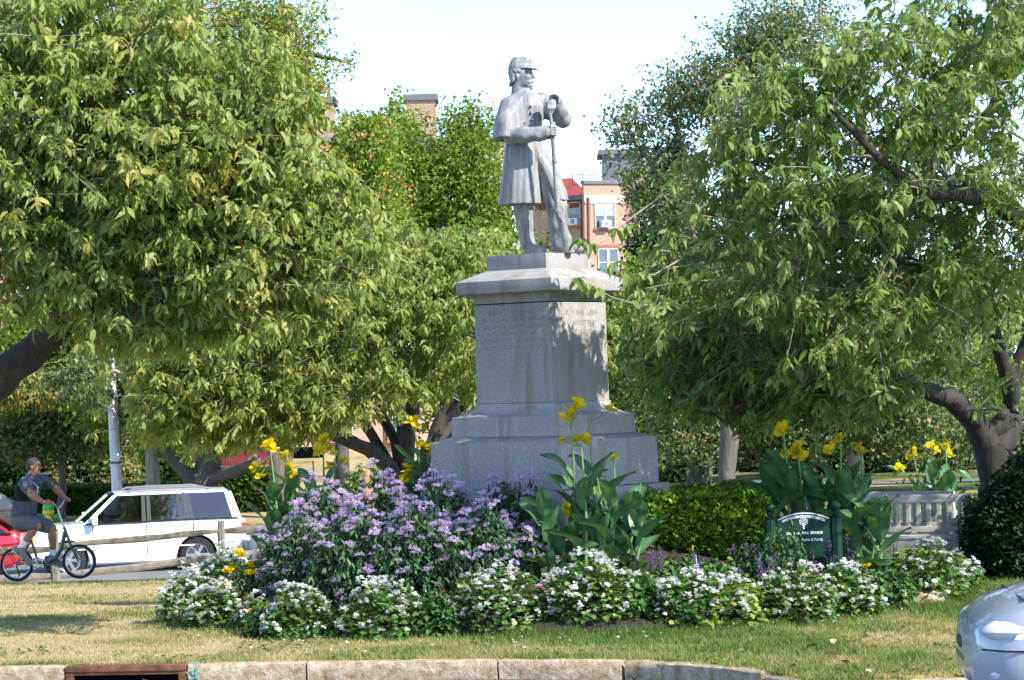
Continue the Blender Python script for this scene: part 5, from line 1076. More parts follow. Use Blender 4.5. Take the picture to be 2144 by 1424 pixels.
def window(parent, c, d, w, h, double=False, ac=False, blind=0.4):
    """window in a wall: c = centre on the wall face, d = wall direction (xy unit)"""
    d = Vector((d[0], d[1], 0)).normalized(); n = Vector((d.y, -d.x, 0)); R = Matrix((d, -n, Vector((0, 0, 1)))).transposed()
    root = empty('window', tuple(Vector(c) + n * .01)); root.parent = parent; root.matrix_parent_inverse = mw(parent).inverted(); root.rotation_euler = R.to_euler()
    def bx(name, m, cx, cz, sx, sz, y0, y1): return MB().box((cx, (y0 + y1) / 2, cz), (sx, abs(y1 - y0), sz)).build(name, m, root)
    t = 0.07
    for nm, cx, cz, sx, sz in (('frame', -w / 2, 0, t, h), ('frame', w / 2, 0, t, h), ('frame', 0, h / 2, w - t, t), ('frame', 0, -h / 2, w - t, t)): bx(nm, TRIM, cx, cz, sx, sz, -.06, .02)
    if double: bx('mullion', TRIM, 0, 0, .16, h - t, -.05, .02)
    bx('meeting_rail', TRIM, 0, .02, w - t, .06, -.035, .01)
    xs = ((-w / 4, w / 2 - .12), (w / 4, w / 2 - .12)) if double else ((0, w - t),)
    for cx, sx in xs:
        bx('pane', PANE, cx, 0, sx, h - t, -.012, .02)
        if blind > 0: bx('blind', BLIND, cx, h / 2 - t - h * blind / 2, sx - .04, h * blind, -.022, -.013)
    bx('lintel', RSILL, 0, h / 2 + .16, w + .3, .20, -.04, .02); bx('sill', RSILL, 0, -h / 2 - .10, w + .25, .12, -.14, .02)
    if ac:
        o = MB().box((-.10 if double else .1, -.24, -h / 2 + .24), (.62, .48, .42)).build('air_conditioner', ACW, root, bevel=.02)
        q = MB()
        for k in range(6): q.box((-.10 if double else .1, -.485, -h / 2 + .12 + k * .05), (.30, .012, .025))
        q.build('grille', DKM, o); o2 = root.children[-1]
    return root
# --- far brick house with red mansard (right of the statue)
DB = 165.0; kb = KP(DB); gz = -0.6
hb = empty('brick_house', tuple(W(1250, 800, DB)), 0, 'orange brick house with red mansard roof right of the statue', 'house')
pA, pB, pC, pD = W(1120, 700, 168), W(1222, 700, 166), W(1231, 700, 164.5), W(1318, 700, 165.5)
zA = float(W(1215, 415, 166)[2]); zP = float(W(1260, 385, 165)[2])
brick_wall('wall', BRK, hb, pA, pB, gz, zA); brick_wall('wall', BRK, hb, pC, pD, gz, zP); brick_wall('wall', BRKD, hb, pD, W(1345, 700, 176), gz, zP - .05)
m = MB(); e0, e1 = W(1120, 412, 167.2), W(1236, 412, 165.2); r0, r1 = W(1120, 371, 170), W(1197, 371, 168.5); b0, b1 = W(1120, 412, 176), W(1236, 412, 176); r2, r3 = W(1120, 371, 174), W(1197, 371, 174)
for p in (e0, e1, b0, b1): p[2] = zA + .1
for p in (r0, r1, r2, r3): p[2] = float(W(1197, 371, 168)[2])
rf_ = MB().add([e0, e1, r1, r0, b1, r3, b0, r2], [(0, 1, 2, 3), (1, 4, 5, 2), (3, 2, 5, 7), (4, 6, 7, 5), (6, 0, 3, 7)]).build('roof', ROOFR, hb, world=True)
def slab(name, m, parent, a, b, z, sz, out, dep): 
    d = (Vector(b) - Vector(a)); d.z = 0; n = Vector((d.y, -d.x, 0)).normalized(); c = (Vector(a) + Vector(b)) / 2 + n * (out - dep / 2); c.z = z
    return MB().box(tuple(c), (d.length, dep, sz), Matrix.Rotation(math.atan2(d.y, d.x), 3, 'Z')).build(name, m, parent, world=True)
slab('gutter', SLATE, hb, pA, W(1238, 700, 165.6), zA + .02, .28, .5, .6); slab('fascia', PIPE, hb, pA, pB, zA - .35, .45, .06, .1)
slab('stone_band', STONE, hb, pC, pD, float(W(1270, 417, 165)[2]), .55, .06, .12); slab('coping', SLATE, hb, pC, pD, zP + .1, .22, .12, .6)
MB().tube([W(1231, 414, 164.2), W(1233, 600, 164.2)], .10, 8).build('drainpipe', PIPE, hb, world=True)
dR = (np.array(pD) - np.array(pC))[:2]; dL = (np.array(pB) - np.array(pA))[:2]
def wpt(px, py, a, b):
    t = np.linspace(0, 1, 200); best = min(t, key=lambda q: abs((lambda p: PW / 2 + FPX * ((p - CAM) @ _r) / ((p - CAM) @ _f))(np.array([a[0] * (1 - q) + b[0] * q, a[1] * (1 - q) + b[1] * q, 8])) - px))
    x, y = a[0] * (1 - best) + b[0] * best, a[1] * (1 - best) + b[1] * best; return (x, y, float(W(px, py, y)[2]))
window(hb, wpt(1209, 448, pA, pB), dL, .80, 1.45, False, True); window(hb, wpt(1271, 451, pC, pD), dR, 1.32, 1.55, True, True); window(hb, wpt(1275, 550, pC, pD), dR, 1.32, 1.7, True, False, 0)
window(hb, wpt(1209, 552, pA, pB), dL, .80, 1.45); window(hb, wpt(1276, 650, pC, pD), dR, 1.32, 1.6, True); window(hb, wpt(1150, 552, pA, pB), dL, .80, 1.45)
bk = MB(); z0, z1 = zP - 1, float(W(1290, 322, 172)[2]); a = W(1266, 400, 172); c_ = W(1345, 400, 173)
bk.box(((a[0] + c_[0]) / 2, 174, (z0 + z1) / 2), (c_[0] - a[0], 4, z1 - z0)).build('stair_bulkhead', SLATE, hb, world=True); MB().box(((a[0] + c_[0]) / 2, 174, z1 + .12), (c_[0] - a[0] + .6, 4.6, .3)).build('bulkhead_cap', SLATE, hb, world=True)
for px in (1199, 1220, 1262): MB().tube([W(px, 390, 167), W(px, 364, 167)], .03, 5).build('rail_post', DKM, hb, world=True)
MB().tube([W(1199, 364, 167), W(1262, 370, 167)], .025, 5).build('roof_rail', DKM, hb, world=True)
# --- long brick apartment house across the back
DA = 118.0
ha = empty('apartment_house', tuple(W(500, 850, DA)), 0, 'long red brick apartment house behind the trees on the left', 'building')
qA, qB = W(-220, 900, 112), W(1075, 900, 126); qC = W(452, 900, 117)
zT = float(W(700, 300, 122)[2])
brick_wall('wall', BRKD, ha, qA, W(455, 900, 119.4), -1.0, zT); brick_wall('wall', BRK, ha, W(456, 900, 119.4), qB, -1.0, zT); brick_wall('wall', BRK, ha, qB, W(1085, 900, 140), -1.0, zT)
slab('coping', SLATE, ha, qA, qB, zT + .12, .25, .12, .6)
dA = (np.array(qB) - np.array(qA))[:2]
for row, py in enumerate((940, 905 - 20, 745, 605, 465, 350)):
    if row == 0: continue
    for px in (60, 345, 560, 700, 830, 960, 1020): window(ha, wpt(px, py, qA, qB), dA, 1.3, 1.5, True, px == 830, .35 if row % 2 else .55)
window(ha, wpt(362, 985, qA, qB), dA, 1.2, 1.5, True, False, 0.0); window(ha, wpt(205, 920, qA, qB), dA, 1.2, 1.3, False, False, .6)
for nm, px0, px1, pyt, D in (('chimney', 849, 911, 208, 130), ('chimney', 655, 697, 214, 128), ('roof_hut', 786, 808, 250, 130)):
    a, c_ = W(px0, pyt, D), W(px1, pyt, D); s1 = MB().box(((a[0] + c_[0]) / 2, D + 1, (zT + a[2]) / 2), (c_[0] - a[0], 2, a[2] - zT)).build(nm, SLATE if nm == 'roof_hut' else BRK, ha, world=True)
    me = s1.data; uv = me.uv_layers.new(name='UVMap')
    for p in me.polygons:
        for li in p.loop_indices: co = me.vertices[me.loops[li].vertex_index].co; uv.data[li].uv = (co.x + co.y, co.z)
    MB().box(((a[0] + c_[0]) / 2, D + 1, a[2] + .08), (c_[0] - a[0] + .25, 2.25, .3)).build('chimney_cap', SLATE, s1, world=True)
# awning over the entrance
aw = empty('awning', tuple(W(540, 970, 112)), 0, 'long dark red canvas awning over the house entrance', 'awning')
a0, a1, a2, a3 = W(452, 974, 111), W(572, 968, 111), W(572, 932, 116), W(452, 936, 116)
MB().add([a0, a1, a2, a3, a0 - (0, 0, .5), a1 - (0, 0, .5), a3 - (0, 0, 1.3), a2 - (0, 0, 1.3)], [(0, 1, 2, 3), (0, 4, 5, 1), (0, 3, 6, 4), (1, 5, 7, 2)]).build('canopy', AWN, aw, world=True)
for px in (456, 568): MB().tube([W(px, 968, 111.1), W(px, 1040, 111.1)], .05, 6).build('post', DKM, aw, world=True)
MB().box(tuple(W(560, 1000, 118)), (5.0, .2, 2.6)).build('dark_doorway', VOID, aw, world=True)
MB().box(tuple(W(425, 985, 116)), (.9, .3, 3.2)).build('panelled_door', plain('dark_maroon_paint', (0.05, 0.025, 0.03), .5), aw, world=True)
# wall pier with a stone cap at the far left
pr = empty('gate_pier', tuple(WG(4, 69)), 0, 'brick gate pier with pointed pale stone cap at the left edge', 'pier'); p = WG(4, 69)
q = MB().box((p[0], p[1], (p[2] + float(W(4, 1066, 69)[2])) / 2), (.62, .62, float(W(4, 1066, 69)[2]) - p[2])).build('shaft', BRK, pr, world=True); me = q.data; uv = me.uv_layers.new(name='UVMap')
for pl in me.polygons:
    for li in pl.loop_indices: co = me.vertices[me.loops[li].vertex_index].co; uv.data[li].uv = (co.x + co.y, co.z)
zc = float(W(4, 1066, 69)[2]); MB().box((p[0], p[1], zc + .05), (.74, .74, .10)).add([(p[0] - .37, p[1] - .37, zc + .10), (p[0] + .37, p[1] - .37, zc + .10), (p[0] + .37, p[1] + .37, zc + .10), (p[0] - .37, p[1] + .37, zc + .10), (p[0], p[1], zc + .42)], [(0, 1, 4), (1, 2, 4), (2, 3, 4), (3, 0, 4)]).build('cap', STONE, pr, world=True)
# ================================================================ HEDGES AND SHRUBS ACROSS THE ROAD
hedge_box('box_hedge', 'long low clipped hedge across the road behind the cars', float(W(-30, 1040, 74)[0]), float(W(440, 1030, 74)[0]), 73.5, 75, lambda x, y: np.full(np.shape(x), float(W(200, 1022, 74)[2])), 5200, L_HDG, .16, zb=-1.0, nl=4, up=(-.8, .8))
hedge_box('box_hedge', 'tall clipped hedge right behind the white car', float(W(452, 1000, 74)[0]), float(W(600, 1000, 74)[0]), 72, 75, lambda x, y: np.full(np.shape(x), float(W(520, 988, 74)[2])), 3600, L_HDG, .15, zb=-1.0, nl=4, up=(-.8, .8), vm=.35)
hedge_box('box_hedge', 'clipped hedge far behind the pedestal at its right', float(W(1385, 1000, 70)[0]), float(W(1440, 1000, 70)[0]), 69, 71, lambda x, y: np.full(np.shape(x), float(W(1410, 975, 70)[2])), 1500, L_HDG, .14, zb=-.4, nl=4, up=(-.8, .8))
bush('conifer_shrub', 'dark columnar conifer behind the cyclist head', 42, 78, 1.0, 3.0, 1800, L_DRK, .16, [QUADLEAF], 5, cat='shrub', vm=.4)
bush('conifer_shrub', 'dark columnar conifer at the far left edge', 0, 79, .85, 2.3, 1500, L_DRK, .16, [QUADLEAF], 5, cat='shrub', vm=.35)
bush('conifer_shrub', 'dark conifer right beside the cyclist head', 78, 80, .8, 2.6, 1500, L_DRK, .16, [QUADLEAF], 5, cat='shrub', vm=.4)
bush('flowering_shrub', 'loose pale-leaved shrub left of the lamp post', 200, 78, 1.5, 2.4, 2200, L_CRB, .15, QL, 4, cat='shrub', vm=.75, down=(-.4, 1.0))
bush('leafy_shrub', 'green shrub between lamp post and pale trunk', 272, 80, 1.0, 1.5, 1300, L_MAP, .16, QL, 4, cat='shrub')
bush('leafy_shrub', 'green shrub against the wall right of the pale trunk', 345, 84, 1.0, 2.8, 1500, L_MAP, .16, QL, 4, cat='shrub', vm=.4)
bush('leafy_shrub', 'green shrub behind the many-stemmed cherry', 775, 62, 1.3, 2.0, 1800, L_HDG, .12, QL, 4, cat='shrub', vm=.6)
for i, (px, D) in enumerate(((1560, 75), (1650, 78), (1890, 70), (2010, 72))):
    bush('leafy_shrub', ('dark shrub far behind the yew hedge', 'dark shrub far behind the green sign', 'dark shrub far behind the bench', 'dark shrub far behind the bench at its right')[i], px, D, 2.6, 2.2, 2000, L_DRK, .2, QL, 4, cat='shrub', vm=.7)
# ================================================================ STREET FURNITURE
GALV = plain('weathered_steel_pole', (0.58, 0.58, 0.57), 0.5, 0.5, 0.3, 0.12, 6); STRAP = plain('dark_strap', (0.12, 0.12, 0.12), .6)
lp = empty('lamp_post', tuple(WG(249, 66)), 0, 'tapered grey metal lamp post rising behind the white car', 'lamp post')
pb, pt = WG(252, 66), W(205, 300, 66)
MB().tube([pb, pb * .5 + pt * .5, pt], [.145, .115, .085], 16).build('pole', GALV, lp, world=True)
for py in (782, 861, 1005):
    t = (py - 300) / (1190 - 300); c = pt * (1 - t) + pb * t; r = .085 + .06 * t + .012
    s = MB().tube([c - (0, 0, .03), c + (0, 0, .03)], [r, r], 14).build('strap', STRAP if py != 861 else GALV, lp, world=True)
    if py == 861: MB().box((c[0] + .17, c[1], c[2] + .04), (.16, .05, .05), Matrix.Rotation(-.5, 3, 'Y')).build('bracket', GALV, s, world=True)
c = pt * .5 + pb * .5; MB().box((c[0], c[1] - .13, float(W(230, 748, 66)[2])), (.10, .04, .16)).build('tag_plate', TRIM, lp, world=True)
HYD = plain('hydrant_yellow', (0.80, 0.58, 0.02), .45, .5); HGR = plain('hydrant_green', (0.05, 0.50, 0.10), .45, .5)
hp = WG(103, 67.5); hy = empty('fire_hydrant', tuple(hp), 0, 'yellow fire hydrant with bright green caps behind the handlebars', 'hydrant'); zt_ = float(W(103, 1047, 67.5)[2]) - hp[2]
MB().lathe([(.17, 0), (.17, .05), (.115, .06), (.115, zt_ * .62), (.15, zt_ * .64), (.15, zt_ * .70), (.13, zt_ * .74)], (0, 0, 0), 16).build('barrel', HYD, hy)
MB().lathe([(.14, zt_ * .74), (.15, zt_ * .80), (.12, zt_ * .90), (.06, zt_ * .96), (.035, zt_ * .97), (.035, zt_ * 1.02)], (0, 0, 0), 16).build('bonnet', HGR, hy)
for s in (-1, 1): MB().lathe([(.07, .10), (.07, .17), (.085, .17), (.085, .24), (.03, .25), (.03, .28)], (0, 0, zt_ * .55), 12, Matrix.Rotation(s * math.pi / 2, 3, 'Y')).build('outlet_cap', HGR, hy)
MB().lathe([(.08, .10), (.08, .17), (.10, .17), (.10, .25), (.03, .26)], (0, 0, zt_ * .52), 12, Matrix.Rotation(math.pi / 2, 3, 'X')).build('outlet_cap', HYD, hy)
# split-rail fence
def mat_rail():
    m, nt, b, o = _mat('grey_split_rail'); f = _noise(nt, 5, 7, .75, sc=(1.2, 6, 6)); g_ = _noise(nt, 2.5, 5)
    c = _mix(nt, _ramp(nt, g_, [(.42, (0, 0, 0)), (.62, (1, 1, 1))]), _ramp(nt, f, [(.3, (.03, .027, .022)), (.7, (.10, .09, .07))]), _ramp(nt, f, [(.3, (.12, .10, .075)), (.7, (.24, .21, .16))])); nt.links.new(c, b.inputs['Base Color']); b.inputs['Roughness'].default_value = .9; _bump(nt, b, f, .6, .02); return m
RAIL = mat_rail(); RAILP = plain('pale_grey_split_rail', (0.19, 0.17, 0.145), .9, .15, 0, .3, 9, bump=.5); fen = empty('split_rail_fence', tuple(WG(465, 45)), 0, 'weathered grey split-rail fence between lawn and road', 'fence')
def fpost(px, D, py0, w=.125):
    b = WG(px, D); z1 = float(W(px, py0, D)[2]); h = z1 - b[2] + .1; lr = random.Random(int(px)); V, F = [], []
    for i in range(7):
        for j in range(6):
            a = j * 1.047; r = w / 2 * lr.uniform(.88, 1.12) * (.88 if i == 6 else 1); V.append((b[0] + r * math.cos(a) + .01 * math.sin(i), b[1] + r * math.sin(a) * 1.2, b[2] - .1 + h * i / 6))
    F = [(i * 6 + j, i * 6 + (j + 1) % 6, (i + 1) * 6 + (j + 1) % 6, (i + 1) * 6 + j) for i in range(6) for j in range(6)] + [tuple(range(36, 42))]
    return MB().add(V, F, True).build('post', RAILP, fen, world=True)
def frail(a, b, w0, w1, mat=RAIL):
    a, b = np.asarray(a), np.asarray(b); lr = random.Random(int(a[0] * 77 + a[2] * 13)); V, n, k = [], 9, 7
    for i in range(n):
        t = i / (n - 1); c = a * (1 - t) + b * t; w = (w0 * (1 - t) + w1 * t) * (1 - .45 * (abs(t - .5) * 2) ** 4)
        for j in range(k): q = j * 6.283 / k; r = lr.uniform(.85, 1.15); V.append((c[0], c[1] + w * .55 * math.cos(q) * r, c[2] + w * .8 * math.sin(q) * r + .008 * math.sin(i * 1.1)))
    F = [(i * k + j, i * k + (j + 1) % k, (i + 1) * k + (j + 1) % k, (i + 1) * k + j) for i in range(n - 1) for j in range(k)] + [tuple(range(k)), tuple((n - 1) * k + j for j in range(k))]
    return MB().add(V, F, True).build('rail', mat, fen, world=True)
fpost(467, 45, 1090); fpost(116, 43, 1108, .15); fpost(-240, 42, 1120); fpost(790, 47, 1085)
frail(W(116, 1144, 43), W(467, 1112, 45), .068, .066); frail(W(100, 1209, 43), W(470, 1165, 45), .085, .085, RAILP); frail(W(464, 1112, 45), W(790, 1100, 47), .085, .11); frail(W(464, 1162, 45), W(790, 1150, 47), .08, .09, RAILP)
frail(W(-240, 1165, 42), W(120, 1150, 43), .085, .08); frail(W(-240, 1225, 42), W(116, 1207, 43), .09, .09, RAILP)
# ================================================================ SIGN, BENCHES, FLAG
SGN = plain('glossy_dark_green_paint', (0.003, 0.032, 0.018), .6, .2, 0, .2, 3); LET = plain('white_sign_lettering', (0.80, 0.82, 0.80), .6)
sp = WG(1686, 26.35); sg = empty('park_sign', tuple(sp), .06, 'dark green park sponsor sign with white lettering between ball-topped posts', 'sign')
def sz(py): return float(W(1686, py, 26.35)[2]) - sp[2]
PX = .325; zb = sz(1056)
for s in (-1, 1):
    p = MB(); ztop = sz(1086); p.lathe([(.062, 0), (.062, ztop - .03), (.055, ztop)], (s * PX, 0, 0), 8, smooth=False); o = p.build('post', SGN, sg)
    MB().lathe([(.045, ztop), (.050, ztop + .02), (.026, ztop + .035), (.026, ztop + .05), (.045, ztop + .058), (.045, ztop + .066), (.030, ztop + .075)] + [(.050 * math.sin(a) + .001, ztop + .115 - .048 * math.cos(a)) for a in np.linspace(.55, math.pi, 9)], (s * PX, 0, 0), 16).build('finial', SGN, o)
zc, zs, z0 = sz(1071), sz(1086), sz(1166); hw = PX - .055
def arc(x): return zs + (zc - zs) * (1 - (x / hw) ** 2)
poly = [(-hw, z0), (hw, z0)] + [(x, arc(x)) for x in np.linspace(hw, -hw, 17)]
bo = MB().prism(poly, -.022, .022, lambda u, v, w: (u, w, v)).build('board', SGN, sg, bevel=.004)
bord = MB(); xs = np.linspace(-hw * .93, hw * .93, 25)
for a, c in zip(xs[:-1], xs[1:]):
    f = lambda x, o: (x, -.0255, arc(x) - o); bord.add([f(a, .018), f(c, .018), f(c, .010), f(a, .010)], [(0, 1, 2, 3)])
bord.build('border_line', LET, bo, sharp=None)
def text_pts(s, size, bold=.0, xs=1.0):
    cu = bpy.data.curves.new('lettering', 'FONT'); cu.body = s; cu.size = size; cu.align_x = 'CENTER'; cu.align_y = 'CENTER'; cu.offset = bold; cu.space_character = 1.02; cu.resolution_u = 2
    ob = bpy.data.objects.new('tmp', cu); C.objects.link(ob); dg = bpy.context.evaluated_depsgraph_get(); me = bpy.data.meshes.new_from_object(ob.evaluated_get(dg))
    bpy.data.objects.remove(ob); V = np.array([v.co[:] for v in me.vertices]); F = [tuple(p.vertices) for p in me.polygons]; bpy.data.meshes.remove(me); V[:, 0] *= xs; return V, F
def letter(s, size, fn, bold, parent, xs=1.0, name='lettering', mat=LET):
    V, F = text_pts(s, size, bold, xs); me = bpy.data.meshes.new(name); me.from_pydata([fn(v[0], v[1]) for v in V], [], F); return obj(name, me, mat, parent)
def arcfn(x, y):
    R_ = (hw * hw + (zc - zs) ** 2) / (2 * (zc - zs)) ; cz = zc - R_; a = x / (R_ - .045); r = R_ - .047 + y; return (r * math.sin(a), -.0258, cz + r * math.cos(a))
letter('WHITE PLAINS BEAUTIFICATION FOUNDATION', .034, arcfn, .0009, bo, .585)
letter('ADOPT - A - PARK  SPONSOR', .034, lambda x, y: (x + .005, -.0258, sz(1116) + y), .0009, bo, .80)
letter('M. Martin & Family', .040, lambda x, y: (x + .055, -.0258, sz(1130) + y), .0006, bo, .86)
em = MB()
em.box((0, -.0245, sz(1102)), (.011, .003, .052))
for r, n in ((.038, 13), (.025, 9), (.011, 4)):
    for k in range(n):
        a = k * 6.283 / n; em.lathe([(.0052, 0), (.0048, .002)], (r * math.cos(a), -.0235, sz(1091) + r * math.sin(a)), 7, Matrix.Rotation(math.pi / 2, 3, 'X'))
em.build('tree_emblem', LET, bo, sharp=None)
# benches
def mat_teak():
    m, nt, b, o = _mat('silver_weathered_teak'); f = _noise(nt, 6, 7, .75, sc=(1, 7, 7)); nt.links.new(_ramp(nt, f, [(.3, (.36, .335, .285)), (.7, (.64, .60, .53))]), b.inputs['Base Color']); b.inputs['Roughness'].default_value = .85; _bump(nt, b, f, .4, .008); return m
TEAK = mat_teak()
def bench(loc, rz, label, nsl=13, wd=1.52):
    r = empty('park_bench', loc, rz, label, 'bench', 'weathered wooden park benches'); h = wd / 2
    def bx(nm, c, d, R=None): return MB().box(c, d, R).build(nm, TEAK, r, bevel=.006)
    tl = Matrix.Rotation(-.16, 3, 'X')
    for s in (-1, 1):
        bx('leg', (s * h, -.25, .31), (.07, .07, .62)); bx('leg', (s * h, .26, .44), (.07, .075, .92), Matrix.Rotation(-.06, 3, 'X'))
        a = bx('armrest', (s * h, -.02, .635), (.085, .60, .035)); MB().tube([(s * h - .045, -.315, .615), (s * h + .045, -.315, .615)], .038, 12).build('scroll', TEAK, a); bx('side_rail', (s * h, 0, .37), (.045, .46, .08))
        bx('stretcher', (s * h, 0, .14), (.04, .46, .05))
    bx('seat_rail', (0, -.25, .375), (wd - .07, .04, .09)); bx('seat_rail', (0, .22, .375), (wd - .07, .04, .09))
    for k in range(5): bx('seat_slat', (0, -.235 + k * .108, .432 + (.0 if k else -.005)), (wd - .05, .085, .022))
    for s in (-1, 1):
        poly = [(s * (h - .035), .335), (s * (h - .30), .335), (s * (h - .20), .315), (s * (h - .12), .29), (s * (h - .035), .24)]; MB().prism(poly, -.262, -.235, lambda u, v, w: (u, w, v)).build('corner_brace', TEAK, r)
    bx('top_rail', (0, .292, .855), (wd - .075, .045, .095), Matrix.Rotation(-.06, 3, 'X')); bx('lower_back_rail', (0, .255, .50), (wd - .075, .04, .07))
    for k in range(nsl):
        x = -h + .09 + (wd - .18) * k / (nsl - 1); bx('back_slat', (x, .274, .672), (.052, .018, .28), Matrix.Rotation(-.06, 3, 'X'))
    return r
bp = WG(1892, 30.95); bench(tuple(bp), -.42, 'weathered wooden bench half hidden by canna leaves, facing the road', 11, 1.40)
bp2 = WG(1890, 32.3); bench(tuple(bp2), math.pi - .42, 'second wooden bench standing back to back behind the first', 11, 1.40)
# small flag on a stick
FB = plain('flag_blue', (0.02, 0.03, 0.16), .8); FR = plain('flag_red', (0.62, 0.03, 0.06), .8); FWH = plain('flag_white', (0.80, 0.80, 0.80), .8)
fc = WG(1460, 25.5); fl = empty('small_flag', tuple(fc), 0, 'small stars and stripes flag on a thin stick among the begonias', 'flag'); ft = W(1450, 1141, 25.5)
MB().tube([fc, ft], .005, 6).build('stick', plain('gilt_stick', (.55, .42, .12), .5), fl, world=True)
def fpt(u, v):    # u across the hanging cloth 0..1, v down 0..1
    y = 1152 + v * 62; x0, x1 = 1451 + v * 4, 1455 + v * 27; p = W(x0 + (x1 - x0) * u, y, 25.48 + .02 * math.sin(u * 9 + v * 3)); return p
def cloth(name, v0, v1, mat, u0=0, u1=1, n=8, m=6):
    V = [fpt(u0 + (u1 - u0) * i / n, v0 + (v1 - v0) * j / m) for j in range(m + 1) for i in range(n + 1)]; F = [(j * (n + 1) + i, j * (n + 1) + i + 1, (j + 1) * (n + 1) + i + 1, (j + 1) * (n + 1) + i) for j in range(m) for i in range(n)]
    return MB().add(V, F, True).build(name, mat, fl, sharp=None, world=True)
cn = cloth('canton', 0, .62, FB)
for k, (v0, v1) in enumerate(((.62, .74), (.74, .86), (.86, 1.0))): cloth('stripe', v0, v1, (FWH, FR, FWH)[k], m=3)
st = MB()
for j in range(7):
    for i in range(1 + j // 2 + j % 2):
        v = .10 + j * .075; u = (i + .5 + .25 * (j % 2)) / (1.6 + j // 2 + j % 2); p = fpt(min(u, .92), v) - np.array([0, .012, 0]); R_ = Matrix.Rotation(math.pi / 2, 3, 'X')
        P = [(p[0] + .009 * (1 if q % 2 == 0 else .45) * math.sin(q * .6283), p[1], p[2] + .009 * (1 if q % 2 == 0 else .45) * math.cos(q * .6283)) for q in range(10)]; st.add(P, [tuple(range(10))])
tag(st.build('stars', FWH, cn, sharp=None, world=True), kind='stuff')
# ================================================================ THINGS LYING ON THE LAWN
FL_Y = plain('yellow_fallen_leaf', (0.78, 0.56, 0.03), .6); FL_B = plain('brown_fallen_leaf', (0.30, 0.16, 0.08), .8); FL_T = plain('tan_fallen_leaf', (0.55, 0.42, 0.26), .8)
def wg(px, py):
    D = 24.0
    for _ in range(40):
        p = W(px, py, D); D += (p[2] - float(G(p[0], D))) * 6; D = min(max(D, 19), 45)
    p = W(px, py, D); return np.array([p[0], p[1], float(G(p[0], p[1]))])
for px, py, s, m_, lab in ((1838, 1362, .12, FL_Y, 'bright yellow fallen leaf on the grass at the right'), (1745, 1349, .08, FL_T, 'tan curled fallen leaf left of the yellow leaf'), (1712, 1360, .10, FL_B, 'dark brown fallen leaf below the sign'), (1762, 1384, .14, FL_T, 'pale lobed fallen leaf in front of the yellow leaf'), (1760, 1395, .10, FL_B, 'brown fallen leaf under the pale lobed leaf'), (1668, 1404, .11, FL_B, 'reddish brown fallen leaf near the end of the kerb'), (1825, 1420, .12, FL_T, 'tan fallen leaf at the bottom edge'), (1748, 1412, .08, FL_T, 'small tan fallen leaf near the bottom edge'), (1562, 1356, .05, FL_T, 'tiny tan fallen leaf near the kerb'), (1365, 1360, .06, FL_B, 'tiny brown fallen leaf above the kerb'), (195, 1212, .12, FL_B, 'orange-brown fallen leaf beside the bicycle front wheel')):
    c = wg(px, py); root = tag(obj('fallen_leaf', None or mesh_np('fallen_leaf', *[(lambda V, F: (V, F))(*leaf_tpl(.62, .1, .5, st=(.3, .7), ws=(1, .85)))][0], smooth=True), m_), lab, 'leaf', 'fallen leaves on the lawn'); root.data.materials.clear(); root.data.materials.append(m_)
    root.location = c + (0, 0, .045); root.scale = (s * 1.2,) * 3; root.rotation_euler = (rnd.uniform(-.5, .5), rnd.uniform(-.3, .5), rnd.uniform(0, 6.28))
PT = []
for k in range(70):
    px, py = rnd.uniform(360, 1900), 0; py = np.interp(px, [360, 500, 700, 1000, 1400, 1900], [1312, 1338, 1350, 1345, 1325, 1280]) + abs(rnd.gauss(0, 14)); c = wg(px, py); PT.append(c + (0, 0, .04))
PT = np.array(PT); v, f, q = rosettes(PT, 3, .022, [PETAL], .7, .2, (-.3, .3), .02); tag(obj('fallen_petals', mesh_np('fallen_petals', v, f, q), P_WHT), 'white petals dropped on the grass along the bed edge', 'petals', kind='stuff')
rk = SDF((-.30, -.2, -.12), (.30, .2, .2), .014); rk.box((0, 0, .0), (.22, .12, .065), rd=.04); rk.disp(lambda P: .018 * np.sin(P[..., 0] * 19 + P[..., 2] * 30) * np.cos(P[..., 1] * 26 + P[..., 0] * 7) + .008 * np.sin(P[..., 0] * 60 + P[..., 1] * 45))
ro = rk.build('edging_stone', KERBM); ro.location = wg(1930, 1262) + (0, 0, .03); ro.rotation_euler = (0, 0, .3); tag(ro, 'flat weathered stone at the right corner of the bed', 'stone')
